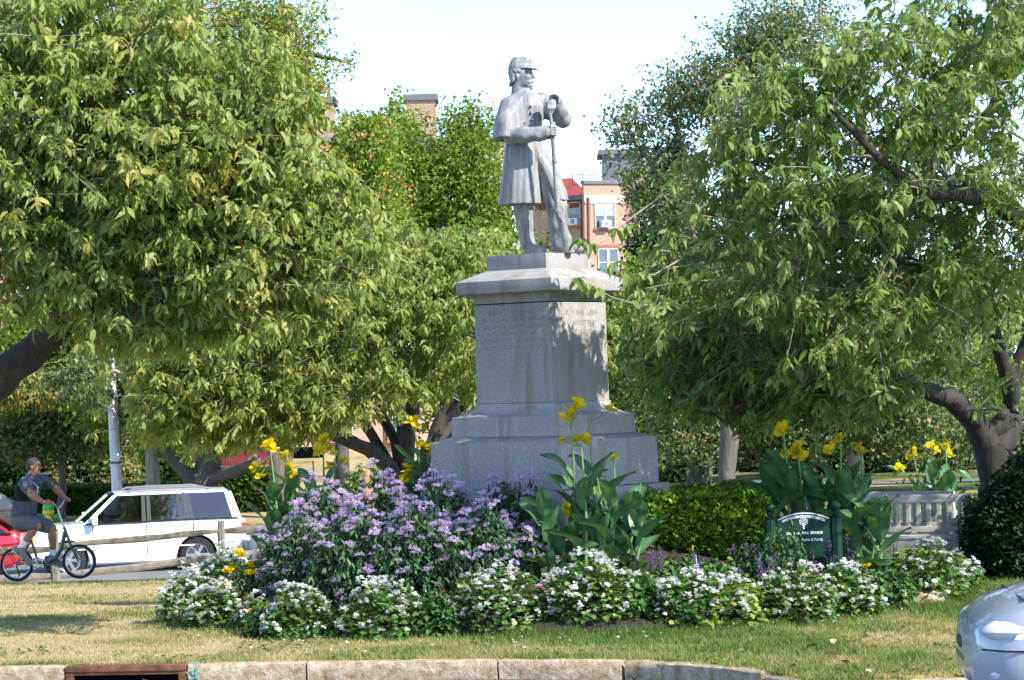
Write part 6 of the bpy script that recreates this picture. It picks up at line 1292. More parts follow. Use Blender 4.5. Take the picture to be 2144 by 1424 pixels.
# ================================================================ CARS
GLASS = glassmat('car_glass', .72, (.80, .86, .90)); TYRE = plain('tyre_rubber', (0.022, 0.022, 0.022), .8, .3); RIM = plain('alloy_rim', (0.55, 0.56, 0.58), .3, .5, .85); BLK = plain('black_plastic', (0.015, 0.015, 0.016), .5, .4); INTR = plain('dark_car_interior', (0.20, 0.19, 0.18), .9, .1); LENS = plain('clear_lamp_lens', (0.70, 0.72, 0.74), .08, .8); REDL = plain('red_lamp_lens', (0.55, 0.02, 0.03), .15, .6); AMB = plain('amber_lamp_lens', (0.85, 0.30, 0.03), .15, .6); CHR = plain('chrome_trim', (0.6, 0.6, 0.62), .15, .5, 1.0)
def carpaint(name, col): return plain(name, col, .30, .5, 0.0, 0.0, coat=.8)
def wheel(parent, c, r, w, side, spokes=6, name='wheel'):
    """wheel with its axle along local y; side = -1 faces -y"""
    root = empty(name, c); root.parent = parent; R_ = Matrix.Rotation(-math.pi / 2 * side, 3, 'X')
    MB().lathe([(r * .66, -w / 2), (r * .92, -w / 2), (r * .99, -w * .36), (r, -w * .15), (r, w * .15), (r * .99, w * .36), (r * .92, w / 2), (r * .66, w / 2), (r * .64, w * .3)], (0, 0, 0), 28, R_).build('tyre', TYRE, root)
    q = MB(); q.lathe([(r * .645, w * .30), (r * .655, w * .46), (r * .60, w * .44), (r * .58, w * .1)], (0, 0, 0), 28, R_); q.lathe([(r * .17, w * .2), (r * .15, w * .42), (r * .05, w * .44)], (0, 0, 0), 14, R_)
    for k in range(spokes):
        A = R_ @ Matrix.Rotation(k * 6.283 / spokes, 3, 'Z'); c0 = A @ Vector((r * .37, 0, w * .34)); q.box(tuple(c0), (r * .52, r * .17, w * .14), A)
    q.build('rim', RIM, root); MB().lathe([(r * .60, w * .02), (r * .6, w * .08)], (0, 0, 0), 20, R_).build('brake_disc', BLK, root); return root
def car(name, label, loc, rz, paint, L, Wd, side, belt, glass, wheels, wr, lights, opts):
    """a car pointing along local +x (nose at x = L/2).
    side: (x, z_bottom, z_deck, half width) from nose to tail for the lower body, deck = bonnet / belt line
    glass: (x_belt, x_roof, kind) posts from windscreen foot to tail; opts: roof z, roof half width, ..."""
    root = empty(name, loc, rz, label, 'car', opts.get('group')); hw = Wd / 2
    rows = []; _s = np.array(side, float); _q = np.linspace(0, len(_s) - 1, 4 * len(_s)); _i = np.clip(_q.astype(int), 0, len(_s) - 2); _t = (_q - _i)[:, None]
    _a, _b, _c, _d = _s[np.maximum(_i - 1, 0)], _s[_i], _s[_i + 1], _s[np.minimum(_i + 2, len(_s) - 1)]; _s = _b + .5 * _t * (_c - _a + _t * (2 * _a - 5 * _b + 4 * _c - _d + _t * (3 * (_b - _c) + _d - _a)))
    for x, zb, zd, w in _s:
        m = zb + (zd - zb) * .45; rows.append([(x, w * .90, zb), (x, w * .985, zb + .10), (x, w * 1.0, m), (x, w * .985, zd - .10), (x, w * .94, zd - .02), (x, w * .80, zd + .012), (x, w * .4, zd + .03), (x, 0, zd + .035)])
    V, F = [], []; k = 15
    for r in rows: V += [(p[0], -p[1], p[2]) for p in r] + [p for p in r[-2::-1]]
    for i in range(len(rows) - 1):
        for j in range(k - 1): F.append((i * k + j, (i + 1) * k + j, (i + 1) * k + j + 1, i * k + j + 1))
        F.append((i * k + k - 1, (i + 1) * k + k - 1, (i + 1) * k, i * k))
    F += [tuple(range(k)), tuple((len(rows) - 1) * k + j for j in range(k))]
    body = MB().add(V, F, True).build('body', paint, root, sharp=.55)
    for wx in wheels:                                   # wheel arches cut through the body
        cu = MB().lathe([(wr * 1.16, -Wd), (wr * 1.16, Wd)], (wx, 0, wr), 28, Matrix.Rotation(math.pi / 2, 3, 'X')).build('cutter', BLK, root); md = body.modifiers.new('arch', 'BOOLEAN'); md.operation = 'DIFFERENCE'; md.object = cu; md.solver = 'EXACT'
        dg = bpy.context.evaluated_depsgraph_get(); me = bpy.data.meshes.new_from_object(body.evaluated_get(dg)); body.modifiers.clear(); body.data = me; bpy.data.objects.remove(cu)
        if not me.materials: me.materials.append(paint)
        MB().lathe([(wr * 1.15, -hw * .8), (wr * 1.15, hw * .8)], (wx, 0, wr), 24, Matrix.Rotation(math.pi / 2, 3, 'X')).build('wheel_well', BLK, root)
        for s in (-1, 1): wheel(root, (wx, s * (hw - .12), wr), wr, opts.get('ww', .24), s)
    body.data.set_sharp_from_angle(angle=.55)
    # greenhouse: posts, roof, panes
    zr, rw = opts['roof'], opts['rw']; bw = opts['bw']; g0 = glass[0]; post = opts.get('post', .045)
    def bp(x, s): return Vector((x, s * bw, belt(x)))
    def tp(x, s): 
        f = 1.0 if glass[0][1] - .05 > x > glass[-1][1] + .05 else .96; return Vector((x, s * rw, zr - .055))
    cab = MB(); xs0, xs1 = glass[0][1], glass[-1][1]
    n = 9
    RV = []
    for i in range(n):
        t = i / (n - 1); x = xs0 + (xs1 - xs0) * t; arch = opts.get('crown', .05) * (1 - (2 * t - 1) ** 2) ; RV += [(x, -rw - .012, zr - .065), (x, -rw * .97, zr - .02 + arch * .3), (x, -rw * .6, zr + arch * .8), (x, 0, zr + .015 + arch), (x, rw * .6, zr + arch * .8), (x, rw * .97, zr - .02 + arch * .3), (x, rw + .012, zr - .065)]
    RF = [(i * 7 + j, (i + 1) * 7 + j, (i + 1) * 7 + j + 1, i * 7 + j + 1) for i in range(n - 1) for j in range(6)] + [(i * 7, i * 7 + 6, (i + 1) * 7 + 6, (i + 1) * 7) for i in range(n - 1)]
    roof = MB().add(RV, RF, True).build('roof', paint, root, sharp=.6)
    for s in (-1, 1):
        for i, (xb, xr, kind) in enumerate(glass):      # pillars: slim wedges along each post line
            w = opts.get('wide', {}).get(i, post); m_ = BLK if kind == 'b' else paint; a, c = bp(xb, s), tp(xr, s); o = Vector((0, s * .012, 0)); q = MB(); e = Vector((w, 0, 0)); iny = Vector((0, -s * .05, 0))
            P = [a + e + o, a - e + o, c - e * .8 + o, c + e * .8 + o]; q.add([tuple(p) for p in P] + [tuple(p + iny) for p in P], [(0, 1, 2, 3), (4, 7, 6, 5), (0, 4, 5, 1), (1, 5, 6, 2), (2, 6, 7, 3), (3, 7, 4, 0)]); q.build('pillar', m_, root)
        for i in range(len(glass) - 1):
            a, c, d, e = bp(glass[i][0], s), bp(glass[i + 1][0], s), tp(glass[i + 1][1], s), tp(glass[i][1], s); off = Vector((0, s * .002, 0)); MB().add([tuple(p + off) for p in (a, c, d, e)], [(0, 1, 2, 3)]).build('side_window', GLASS, root)
        q = MB(); a, c = bp(glass[0][0], s), bp(glass[-1][0], s)
        for i in range(len(glass) - 1):
            a, c = bp(glass[i][0], s), bp(glass[i + 1][0], s); q.box(tuple((a + c) / 2 + Vector((0, s * .012, -.006))), (abs(a.x - c.x) + .02, .02, .022))
        q.build('window_sill_trim', BLK, root, sharp=None)
    def quad(nm, x0, x1, m_): a, b_, c, d = bp(x0, -.97), bp(x0, .97), tp(x1, .96), tp(x1, -.96); MB().add([tuple(p) for p in (a, b_, c, d)], [(0, 1, 2, 3)]).build(nm, m_, root)
    quad('windscreen', glass[0][0] + .02, glass[0][1], GLASS); quad('rear_window', glass[-1][0] - .02, glass[-1][1], GLASS)
    MB().box(((glass[0][0] + glass[-1][0]) / 2, 0, belt(0) - .02), (abs(glass[0][0] - glass[-1][0]) - .05, bw * 1.9, .03)).build('cabin_floor', INTR, root)
    for sx in opts.get('seats', ()):
        for s in (-1, 1): q = MB().box((sx, s * .38, belt(0) + .16), (.14, .46, .42), Matrix.Rotation(-.2, 3, 'Y')).box((sx - .05, s * .38, belt(0) + .44), (.09, .24, .16)); q.build('seat', INTR, root, bevel=.02)
    for nm, m_, c, d in lights:
        if 'lamp' in nm or 'signal' in nm or (nm == 'grille' and d[0] > .1): q = MB().lathe([(math.sin(a) + .001, -math.cos(a)) for a in np.linspace(0, math.pi, 9)], (0, 0, 0), 16); q.v = [(c[0] + p[0] * d[0] * .55, c[1] + p[1] * d[1] * .55, c[2] + p[2] * d[2] * .55) for p in q.v]; q.build(nm, m_, root)
        else: MB().box(c, d).build(nm, m_, root, bevel=min(d) * .3)
    return root, body
def belt_of(side):
    xs = [s[0] for s in side][::-1]; zs = [s[2] for s in side][::-1]; return lambda x: float(np.interp(x, xs, zs)) + .005
# --- big white off-road wagon
WHT = carpaint('white_car_paint', (0.80, 0.80, 0.79))
side = [(2.40, .52, .80, .74), (2.36, .40, .98, .86), (2.20, .36, 1.08, .92), (1.75, .36, 1.13, .95), (1.05, .34, 1.16, .97), (.6, .34, 1.17, .97), (-.6, .34, 1.19, .97), (-1.6, .36, 1.20, .97), (-2.15, .42, 1.20, .95), (-2.40, .46, 1.16, .92), (-2.46, .50, 1.02, .88)]
gl = [(1.10, .42, 'p'), (-.18, -.20, 'b'), (-.30, -.31, 'b'), (-.98, -.96, 'b'), (-1.16, -1.10, 'b'), (-1.26, -1.20, 'b'), (-2.26, -2.10, 'p')]
sc_ = W(270, 1100, 60); sx_, sy_ = float(sc_[0]), 60.3; gzs = float(ground0(sx_, 60.3)) - .04
suv, sbody = car('station_wagon', 'big white off-road wagon with roof rails driving behind the fence', (sx_, sy_, gzs), math.pi + .26, WHT, 4.9, 1.94, side, belt_of(side), gl, (1.50, -1.35), .39, [
    ('headlamp', LENS, (2.33, .66, .90), (.14, .36, .18)), ('headlamp', LENS, (2.33, -.66, .90), (.14, .36, .18)), ('turn_signal', AMB, (2.27, .86, .90), (.16, .10, .16)), ('turn_signal', AMB, (2.27, -.86, .90), (.16, .10, .16)), ('grille', BLK, (2.40, 0, .88), (.06, .8, .22)), ('bumper', WHT, (2.42, 0, .56), (.18, 1.78, .26)), ('bumper', WHT, (-2.50, 0, .60), (.20, 1.80, .26)), ('tail_lamp', REDL, (-2.40, .88, .98), (.10, .09, .30)), ('tail_lamp', REDL, (-2.40, -.88, .98), (.10, .09, .30)),
    ('running_board', WHT, (.08, .92, .34), (1.9, .14, .07)), ('running_board', WHT, (.08, -.92, .34), (1.9, .14, .07)), ('reversing_lamp', LENS, (-2.405, .885, 1.10), (.10, .085, .09))], dict(roof=1.83, rw=.70, bw=.935, seats=(.05, -.95), crown=.03, wide={0: .06, 6: .10, 3: .02, 5: .03}, post=.045))
for s in (-1, 1):
    rr = MB().tube([(.15, s * .60, 1.835), (.02, s * .60, 1.89), (-.5, s * .61, 1.905), (-1.5, s * .61, 1.90), (-1.72, s * .60, 1.845)], .022, 8).build('roof_rail', plain('grey_roof_rail', (.16, .16, .17), .5), suv)
    mr = MB().box((.92, s * 1.06, 1.26), (.12, .24, .20)).box((.92, s * .96, 1.20), (.06, .12, .05)).build('door_mirror', WHT, suv, bevel=.03)
    for x in (-.22, -1.22): MB().box((x + .14, s * .972, 1.05), (.17, .03, .035)).build('door_handle', WHT, suv, bevel=.01)
    for x in (.95, -.24, -1.28): MB().box((x, s * .968, .80), (.012, .012, .66)).build('door_gap', BLK, suv)
    MB().box((0, s * .966, .62), (2.6, .02, .03)).build('side_moulding', WHT, suv)
    MB().box((-2.33, s * .75, 1.50), (.02, .02, .02)).build('hinge', BLK, suv)
# driver in a yellow shirt
SKIN = plain('skin', (0.50, 0.27, 0.19), .55, .35, 0, .10, 12); YSH = plain('yellow_shirt', (0.75, 0.56, 0.10), .85, .2, 0, .15, 20); GHAIR = plain('grey_brown_hair', (0.30, 0.25, 0.20), .8)
M_ = mw(suv)
def sl(x, y, z): return np.array((M_ @ Vector((x, y, z)))[:])
dv = empty('person', tuple(sl(.10, .40, 1.0)), 0, 'driver in a yellow shirt at the wheel of the white wagon', 'person')
g = SDF(sl(.10, .40, 1.25) - .75, sl(.10, .40, 1.25) + .75, .018); g.ell(sl(.14, .40, 1.52), (.088, .075, .115)).cone(sl(.13, .40, 1.42), sl(.10, .40, 1.34), .055, .06, .02).cone(sl(.22, .40, 1.50), sl(.245, .40, 1.49), .02, .015, .01).path([sl(.10, .60, 1.27), sl(.30, .66, 1.13), sl(.62, .52, 1.26)], [.055, .048, .036], .02).path([sl(.10, .20, 1.27), sl(.32, .16, 1.13), sl(.62, .30, 1.26)], [.055, .048, .036], .02); g.build('body', SKIN, dv)
g = SDF(sl(.10, .40, 1.25) - .75, sl(.10, .40, 1.25) + .75, .018); g.ell(sl(.07, .40, 1.18), (.14, .21, .24)).path([sl(.10, .59, 1.30), sl(.28, .655, 1.15)], [.085, .072], .04).path([sl(.10, .21, 1.30), sl(.28, .17, 1.15)], [.085, .072], .04).half(sl(0, 0, 1.36), (0, 0, 1)); g.build('shirt', YSH, dv)
g = SDF(sl(.10, .40, 1.5) - .25, sl(.10, .40, 1.5) + .25, .010); g.ell(sl(.115, .40, 1.555), (.098, .088, .092)).half(sl(.19, .4, 1.5), M_.to_3x3() @ Vector((1, 0, -.55))); g.build('hair', GHAIR, dv)
MB().tube([sl(.66, .41 + .19 * math.cos(a), 1.22 + .19 * math.sin(a)) for a in np.linspace(0, 6.283, 19)], .016, 6).build('steering_wheel', BLK, suv, world=True)
# --- red car ahead, only its tail in view
RED = carpaint('red_car_paint', (0.50, 0.012, 0.02))
side = [(2.1, .40, .66, .70), (2.0, .28, .78, .84), (1.6, .24, .90, .87), (.9, .22, .98, .88), (0, .22, 1.02, .88), (-1.2, .24, 1.06, .88), (-1.85, .30, 1.06, .86), (-2.05, .38, 1.02, .82), (-2.12, .44, .86, .78)]
gl = [(.95, .25, 'p'), (-.15, -.2, 'b'), (-1.0, -.95, 'b'), (-1.9, -1.35, 'p')]
rp = W(-150, 1130, 59); car('hatchback_car', 'red hatchback seen only by its tail at the left edge', (float(W(-158, 1130, 58)[0]), 58.0, float(ground0(rp[0], 58)) + .02), math.pi + .10, RED, 4.2, 1.76, side, belt_of(side), gl, (1.32, -1.3), .32, [('tail_lamp', REDL, (-2.06, .72, .88), (.10, .18, .30)), ('tail_lamp', REDL, (-2.06, -.72, .88), (.10, .18, .30)), ('bumper', RED, (-2.12, 0, .52), (.16, 1.6, .26)), ('headlamp', LENS, (2.02, .62, .70), (.12, .30, .14)), ('headlamp', LENS, (2.02, -.62, .70), (.12, .30, .14))], dict(roof=1.50, rw=.60, bw=.85, seats=(.0, -.9), ww=.2))
# --- dark saloon behind the wagon, its nose in view
def saloon(name, label, loc, rz, paint, extra=()):
    side = [(2.37, .34, .50, .30), (2.34, .28, .57, .50), (2.27, .23, .64, .70), (2.08, .20, .74, .85), (1.7, .20, .83, .885), (1.1, .20, .90, .90), (.6, .20, .93, .90), (-.6, .20, .96, .90), (-1.5, .22, .98, .89), (-2.0, .28, .98, .86), (-2.22, .36, .92, .80), (-2.30, .42, .74, .74)]
    gl = [(1.15, .30, 'p'), (-.10, -.14, 'b'), (-.95, -.88, 'b'), (-1.55, -1.05, 'p')]
    return car(name, label, loc, rz, paint, 4.6, 1.8, side, belt_of(side), gl, (1.42, -1.35), .32, [('grille', BLK, (2.31, 0, .50), (.14, .62, .12)), ('tail_lamp', REDL, (-2.22, .66, .80), (.10, .28, .14)), ('tail_lamp', REDL, (-2.22, -.66, .80), (.10, .28, .14)), *extra], dict(roof=1.42, rw=.57, bw=.86, seats=(.05, -.85), ww=.2))
DKG = carpaint('dark_silver_car_paint', (0.16, 0.17, 0.19)); SLV = carpaint('silver_blue_car_paint', (0.36, 0.39, 0.44))
def lamps(): return [('headlamp', LENS, (2.20, .64, .62), (.22, .30, .15)), ('headlamp', LENS, (2.20, -.64, .62), (.22, .30, .15)), ('turn_signal', AMB, (2.10, .80, .62), (.20, .10, .11)), ('turn_signal', AMB, (2.10, -.80, .62), (.20, .10, .11))]
dx = float(W(512, 1140, 61)[0]) + 2.25
saloon('saloon_car', 'dark silver saloon behind the white wagon, mostly hidden by flowers', (dx, 61.0, float(ground0(dx, 61)) + .02), math.pi + .16, DKG, lamps()[:2])
# --- silver-blue saloon passing close in front at the right edge
fx = float(W(2040, 1360, 18.4)[0]) + 2.46
fcar, fb = saloon('saloon_car', 'silver-blue saloon nosing into the lower right corner', (fx, 18.85, -.155), math.pi - .07, SLV, [('headlamp', LENS, (2.02, .70, .615), (.50, .30, .15)), ('headlamp', LENS, (2.02, -.70, .615), (.50, .30, .15)), ('fog_lamp', LENS, (2.16, .70, .36), (.16, .16, .10)), ('fog_lamp', LENS, (2.16, -.70, .36), (.16, .16, .10))]); fcar.scale = (1.04, 1.04, 1.15)
LIT = bpy.data.materials.new('lit_amber_lamp'); LIT.use_nodes = True; _b = LIT.node_tree.nodes['Principled BSDF']; _b.inputs['Base Color'].default_value = (.9, .45, .12, 1); _b.inputs['Emission Color'].default_value = (1, .55, .2, 1); _b.inputs['Emission Strength'].default_value = 1.6
for s in (-1, 1):
    q = MB().lathe([(math.sin(a) + .001, -math.cos(a)) for a in np.linspace(0, math.pi, 9)], (0, 0, 0), 16); q.v = [(2.02 + p[0] * .12, s * .80 + p[1] * .06, .60 + p[2] * .045) for p in q.v]; q.build('turn_signal', LIT, fcar)
MB().box((2.0, 0, .79), (.012, 1.3, .012)).build('bonnet_gap', BLK, fcar)

for s in (-1, 1):
    MB().tube([(2.325, s * .40, .505), (2.28, s * .68, .505), (2.14, s * .845, .505), (1.9, s * .885, .505), (1.80, s * .895, .50)], .006, 5).build('bumper_seam', BLK, fcar); MB().tube([(1.80, s * .895, .50), (1.78, s * .885, .72)], .006, 5).build('wing_seam', BLK, fcar)
    MB().tube([(2.24, s * .30, .655), (2.12, s * .60, .70), (1.86, s * .71, .80), (1.2, s * .74, .905)], .006, 5).build('bonnet_edge_seam', BLK, fcar)
# ================================================================ BICYCLE AND RIDER
DC = 39.6
def B(px, py, dy=0.0): return W(px, py, DC + dy)
bg_ = B(100, 1214); GRN = plain('dark_green_bike_paint', (0.012, 0.055, 0.035), .3, .5, 0, 0, coat=.5); ALU = plain('brushed_aluminium', (0.55, 0.56, 0.58), .35, .5, .9)
bike = empty('bicycle', tuple(bg_), 0, 'dark green small-wheeled bicycle with rear rack', 'bicycle')
yaw = np.array([1.0, -.10, 0]); yaw /= np.linalg.norm(yaw); nrm = np.array([.10, 1.0, 0]) / math.hypot(.1, 1)
def bwheel(c, r):
    root = empty('wheel', tuple(c)); root.parent = bike; root.matrix_parent_inverse = mw(bike).inverted(); n = 40
    def ring(rr): return [c + yaw * rr * math.cos(a) + UP * rr * math.sin(a) for a in np.linspace(0, 6.2832, n + 1)]
    MB().tube(ring(r - .020), .021, 8, cap=False).build('tyre', TYRE, root, world=True); MB().tube(ring(r - .048), .011, 6, cap=False).build('rim', ALU, root, world=True)
    MB().tube([c - nrm * .05, c + nrm * .05], .022, 10).build('hub', ALU, root, world=True)
    q = MB()
    for k in range(18):
        a = k * 6.2832 / 18; q.tube([c + nrm * (.03 if k % 2 else -.03) + yaw * .02 * math.cos(a + .8), c + yaw * (r - .05) * math.cos(a) + UP * (r - .05) * math.sin(a)], .0016, 4, cap=False)
    tag(q.build('spokes', ALU, root, sharp=None, world=True), kind='stuff')
    f = [c + yaw * (r + .022) * math.cos(a) + UP * (r + .022) * math.sin(a) for a in np.linspace(.6, 2.9, 14)]; return root
RW, FWp = B(35, 1182), B(166, 1175.5, -.10); bwheel(RW, .252); bwheel(FWp, .255)
CK = B(80, 1178); HT0, HT1 = B(146, 1135, -.08), B(134, 1104, -.08)
MB().tube([HT0 + (HT0 - HT1) * .1, HT1], .022, 10).build('head_tube', GRN, bike, world=True)
MB().tube([HT1 * .75 + HT0 * .25, B(128, 1148, -.06), B(118, 1168, -.05), B(103, 1177, -.02), CK], [.030, .032, .032, .030, .026], 10).build('main_tube', GRN, bike, world=True)
MB().tube([CK, B(72, 1152), B(64, 1129)], .018, 8).build('seat_tube', GRN, bike, world=True); MB().tube([B(66, 1134), B(54, 1113)], .013, 8).build('seat_post', ALU, bike, world=True)
for s in (-1, 1):
    MB().tube([CK + nrm * .03 * s, RW + nrm * .05 * s], .010, 6).build('chain_stay', GRN, bike, world=True); MB().tube([B(65, 1133) + nrm * .02 * s, RW + nrm * .05 * s], .008, 6).build('seat_stay', GRN, bike, world=True)
    MB().tube([HT0, B(149, 1143, -.09) + nrm * .05 * s, FWp + nrm * .05 * s], .012, 6).build('fork_blade', GRN, bike, world=True)
    MB().tube([B(60, 1139) + nrm * .06 * s, B(30, 1139) + nrm * .06 * s, B(3, 1142) + nrm * .06 * s], .007, 6).build('rack_rail', BLK, bike, world=True); MB().tube([B(8, 1142) + nrm * .06 * s, RW + nrm * .06 * s], .006, 6).build('rack_strut', BLK, bike, world=True)
MB().tube([B(3, 1142) - nrm * .06, B(3, 1142) + nrm * .06], .007, 6).build('rack_end', BLK, bike, world=True)
MB().tube([HT1, B(128, 1088, -.08), B(121, 1066, -.08)], [.016, .016, .014], 8).build('stem', ALU, bike, world=True)
hb0, hb1 = B(101, 1054, -.36), B(143, 1047, .22)
MB().tube([hb0, B(110, 1053, -.30), B(116, 1058, -.2), B(121, 1066, -.08), B(129, 1058, .03), B(134, 1048, .12), hb1], .0125, 8).build('handlebar', ALU, bike, world=True)
for a, c in ((hb0, B(109, 1053, -.31)), (hb1, B(138, 1047.5, .16))): MB().tube([a, c], .018, 8).build('grip', BLK, bike, world=True)
MB().tube([B(137, 1050, .14), B(143, 1062, .1), B(144, 1080, 0), B(140, 1110, -.06)], .004, 5).build('brake_cable', BLK, bike, world=True)
def ringb(c, rr, n=24, w=0): return [c + yaw * rr * math.cos(a) + UP * rr * math.sin(a) + nrm * w for a in np.linspace(0, 6.2832, n + 1)]
cs = MB().tube(ringb(CK, .075, w=-.05), .009, 6, cap=False)
for k in range(5): a = k * 1.2566 + .4; cs.tube([CK - nrm * .05, CK - nrm * .05 + yaw * .075 * math.cos(a) + UP * .075 * math.sin(a)], .008, 5)
cs.build('chainring', ALU, bike, world=True)
pedN, pedF = B(54, 1173, -.16), B(108, 1182, .16)
MB().tube([CK - nrm * .06, pedN + nrm * .06], .011, 6).build('crank', ALU, bike, world=True); MB().tube([CK + nrm * .06, pedF - nrm * .06], .011, 6).build('crank', ALU, bike, world=True)
for p in (pedN, pedF): MB().box(tuple(p), (.09, .10, .02)).build('pedal', BLK, bike, world=True)
sd = SDF(B(50, 1110) - .22, B(50, 1110) + .22, .012); sd.ell(B(44, 1108), (.09, .085, .028)).cone(B(47, 1108), B(66, 1109), .045, .018, .03); sd.build('saddle', BLK, bike)
q = MB().tube([RW - nrm * .04, RW - nrm * .04 + (.03, 0, -.10)], .012, 5).tube([RW - nrm * .04 + (.03, 0, -.10), RW - nrm * .04 + (.05, 0, -.17)], .014, 5); q.build('derailleur', BLK, bike, world=True)
# rider
TAN = plain('tanned_skin', (0.30, 0.145, 0.09), .5, .4, 0, .12, 14); TEE = plain('slate_grey_tee', (0.07, 0.085, 0.11), .9, .15, 0, .15, 14); TEEB = plain('black_tee_panel', (0.012, 0.013, 0.016), .9, .15); SHO = plain('grey_shorts', (0.12, 0.125, 0.14), .9, .15, 0, .15, 18); SOC = plain('white_sock', (.75, .75, .78), .9); SHOE = plain('taupe_trainer', (0.20, 0.18, 0.155), .8, .2, 0, .3, 25); HAIRG = plain('salt_and_pepper_hair', (0.045, 0.042, 0.04), .75, .3, 0, .5, 40); PIPING = plain('white_piping', (.6, .6, .6), .8); EYE = plain('dark_eye', (.02, .015, .012), .3)
rid = empty('person', tuple(B(60, 1110)), 0, 'man in grey shorts and dark tee riding the green bicycle', 'person')
HCc = B(72, 977, -.02); hf = np.array([.93, -.36, -.05]); hf /= np.linalg.norm(hf); hl = np.cross(UP, hf); hl /= np.linalg.norm(hl); hu = np.cross(hf, hl); HRr = np.stack([hf, hl, hu], 1)
def HH(f, l, u): return HCc + hf * f + hl * l + hu * u
shN, shF = B(51, 1012, -.21), B(90, 1003, .17); hipN, hipF = B(47, 1088, -.12), B(60, 1086, .12)
elN, elF = B(66, 1037, -.36), B(117, 1023, .26); wrN, wrF = B(92, 1052, -.36), B(137, 1044, .20)
knN, knF = B(77, 1101, -.17), B(108, 1106, .10); anN, anF = B(46, 1143, -.16), B(112, 1163, .14)
g = SDF(B(20, 1195, -.55), B(160, 950, .42), .0115)
g.ell(HH(-.012, 0, .025), (.098, .077, .098), HRr).ell(HH(.03, 0, -.045), (.066, .058, .082), HRr, .03).ell(HH(.062, 0, -.10), (.034, .036, .028), HRr, .03).cone(HH(.085, 0, .02), HH(.113, 0, -.022), .010, .016, .012).cone(HH(-.02, 0, -.06), B(64, 1003, -.02), .062, .068, .03)
for s in (-1, 1): g.ell(HH(-.005, s * .079, -.005), (.02, .011, .03), HRr, .006).ell(HH(.088, s * .03, .022), (.014, .016, .010), HRr, .006, 'sub')
g.cone(HH(.099, -.02, -.062), HH(.099, .02, -.062), .005, .005, .004, 'sub'); g.cone(HH(.088, -.034, .040), HH(.088, .034, .040), .009, .009, .012)
g.cone(B(64, 1014, -.02), B(52, 1078), .10, .12, .05)
for sh, el, wr in ((shN, elN, wrN), (shF, elF, wrF)): g.path([sh, sh * .5 + el * .5, el], [.062, .058, .047], .03).path([el, el * .65 + wr * .35, wr], [.047, .048, .031], .02)
for hp, kn, an in ((hipN, knN, anN), (hipF, knF, anF)): g.path([hp, hp * .5 + kn * .5, kn], [.095, .085, .064], .03).path([kn, kn * .68 + an * .32, kn * .35 + an * .65, an], [.060, .062, .048, .038], .02); g.ell(kn, (.062, .060, .062), k=.03)
# hands closed round the grips
for wr, gr, s in ((wrN, B(104, 1053.5, -.34), -1), (wrF, B(141, 1047, .19), 1)):
    g.cone(wr, gr + (0, 0, .012), .030, .034, .02, flat=(1, 1, 1.15))
    ax = (B(109, 1053, -.31) - hb0) if s < 0 else (B(138, 1047.5, .16) - hb1); ax = ax / np.linalg.norm(ax)
    for i in range(4):
        c = gr + ax * (-.033 + .022 * i); k1 = c + yaw * .028 + UP * .012; k2 = c + yaw * .026 - UP * .016; k3 = c - UP * .022 - yaw * .004; g.cone(c + UP * .022, k1, .0105, .0105, .006).cone(k1, k2, .0105, .0095, .004).cone(k2, k3, .0095, .0085, .004)
    g.cone(gr - ax * .03 * s, gr + ax * .015 - UP * .018 - yaw * .012, .013, .011, .008)
g.build('body', TAN, rid)
for s in (-1, 1): MB().lathe([(.001, -.009), (.008, -.005), (.0095, 0), (.006, .006), (.001, .008)], tuple(HH(.079, s * .030, .022)), 10, Vector(hf).to_track_quat('Z', 'Y').to_matrix()).build('eye', EYE, rid, world=True)
g = SDF(HCc - .18, HCc + .18, .0075); g.ell(HH(-.022, 0, .038), (.102, .086, .098), HRr); g.ell(HH(-.05, 0, -.01), (.062, .080, .075), HRr, .02); g.disp(lambda P: .003 * np.sin(P[..., 0] * 180) * np.sin(P[..., 1] * 170 + P[..., 2] * 120)); g.half(HH(.070, 0, .075), hf * .8 - hu * .6); g.half(HH(.0, 0, -.075), -hu); g.ell(HH(.075, 0, -.02), (.075, .1, .075), HRr, .0, 'sub'); g.build('hair', HAIRG, rid)
def wrinkle(P): return .004 * np.sin(P[..., 2] * 75 - P[..., 0] * 60) * np.cos(P[..., 0] * 33 + P[..., 1] * 40) + .007 * np.sin(P[..., 2] * 38 + P[..., 0] * 26) * np.sin(P[..., 0] * 21 - P[..., 2] * 14 + P[..., 1] * 9)
g = SDF(B(15, 1110, -.50), B(140, 985, .40), .0115)
g.path([B(67, 1006, -.02), B(58, 1030, -.01), B(52, 1060), B(47, 1088)], [.115, .175, .170, .175], .06).cone(shN, shF, .078, .076, .06)
g.path([shN, shN * .4 + elN * .6], [.078, .070], .04).path([shF, shF * .4 + elF * .6], [.076, .068], .04); g.ell(B(47, 1075), (.17, .20, .16), k=.05); g.cone(B(66, 1001, -.02), HH(-.0, 0, -.02), .068, .066, .012, 'sub'); g.half(B(46, 1092), (.15, 0, -1)); g.disp(wrinkle); tee = g; teeD = g.D.copy(); g.build('tee_shirt', TEE, rid)
g = tee; g.D = teeD - .004; g.half(B(46, 1049), (-.05, 0, -1)); g.half(B(46, 1017), (.35, 0, 1)); g.half(B(62, 1030), (1, .3, -.2)); g.half(B(50, 1030, -.05), (0, 1, 0)); g.cone(shN, elN, .115, .11, .0, 'sub'); g.build('side_panel', TEEB, rid)
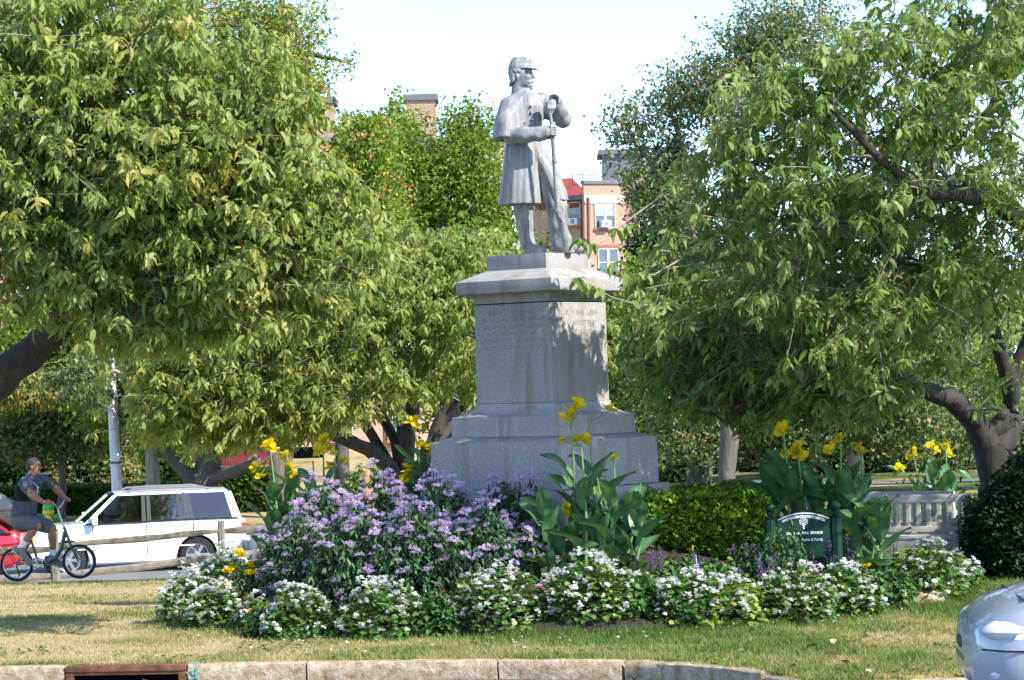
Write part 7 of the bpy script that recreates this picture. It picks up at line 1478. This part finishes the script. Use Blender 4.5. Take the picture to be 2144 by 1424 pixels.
MB().tube([B(47, 1001, -.245), B(54, 1001, -.20), B(62, 1003, -.12)], .009, 6).build('piping', PIPING, rid, world=True); MB().tube([B(69, 1010, -.165), B(80, 1020, -.13), B(78, 1033, -.16)], .006, 6).build('piping', PIPING, rid, world=True)
g = SDF(B(15, 1150, -.42), B(135, 1070, .38), .0115)
g.ell(B(46, 1092), (.185, .20, .14)); g.path([hipN, hipN * .25 + knN * .75], [.130, .112], .05).path([hipF, hipF * .25 + knF * .75], [.130, .112], .05); g.half(B(46, 1080), (-.1, 0, 1)); g.disp(wrinkle)
for hp, kn in ((hipN, knN), (hipF, knF)): pass
g.build('shorts', SHO, rid)
for kn, an in ((knN, anN), (knF, anF)):
    d = (an - kn) / np.linalg.norm(an - kn); g = SDF(an - .16, an + .16, .009); g.cone(an - d * .065, an + d * .04, .050, .048, .0); g.build('sock', SOC, rid)
for an, toe in ((B(44, 1152, -.16), B(60, 1169, -.17)), (B(110, 1168, .14), B(124, 1174, .12))):
    g = SDF(LO(an, toe) - .16, HI(an, toe) + .16, .009); d = toe - an; dn = d / np.linalg.norm(d); up_ = np.cross(np.cross(dn, UP), dn); up_ /= np.linalg.norm(up_); heel = an - dn * .075
    g.cone(an + up_ * .01, an - up_ * .03, .055, .052, .03).cone(heel - up_ * .035, toe + dn * .06 - up_ * .035, .042, .040, .03).cone(an - up_ * .01, toe + dn * .03 - up_ * .03, .052, .038, .03); o = g.build('shoe', SHOE, rid)
    g = SDF(LO(an, toe) - .18, HI(an, toe) + .18, .009); g.cone(heel - up_ * .072, toe + dn * .06 - up_ * .066, .034, .034, .0); g.build('sole', plain('pale_sole', (.42, .40, .36), .8), o)
# work cone and small notices half hidden under the many-stemmed cherry
oc = WG(776, 47); cn_ = empty('traffic_cone', tuple(oc), 0, 'orange traffic cone behind the many-stemmed cherry trunk', 'cone'); ORC = plain('orange_cone_plastic', (.85, .25, .02), .5)
hc_ = float(W(776, 984, 47)[2]) - oc[2]; MB().lathe([(hc_ * .13, .03), (hc_ * .03, hc_ * .98), (hc_ * .02, hc_)], (0, 0, 0), 16).build('cone_body', ORC, cn_); MB().box((0, 0, .015), (hc_ * .5, hc_ * .5, .03)).build('base', ORC, cn_)
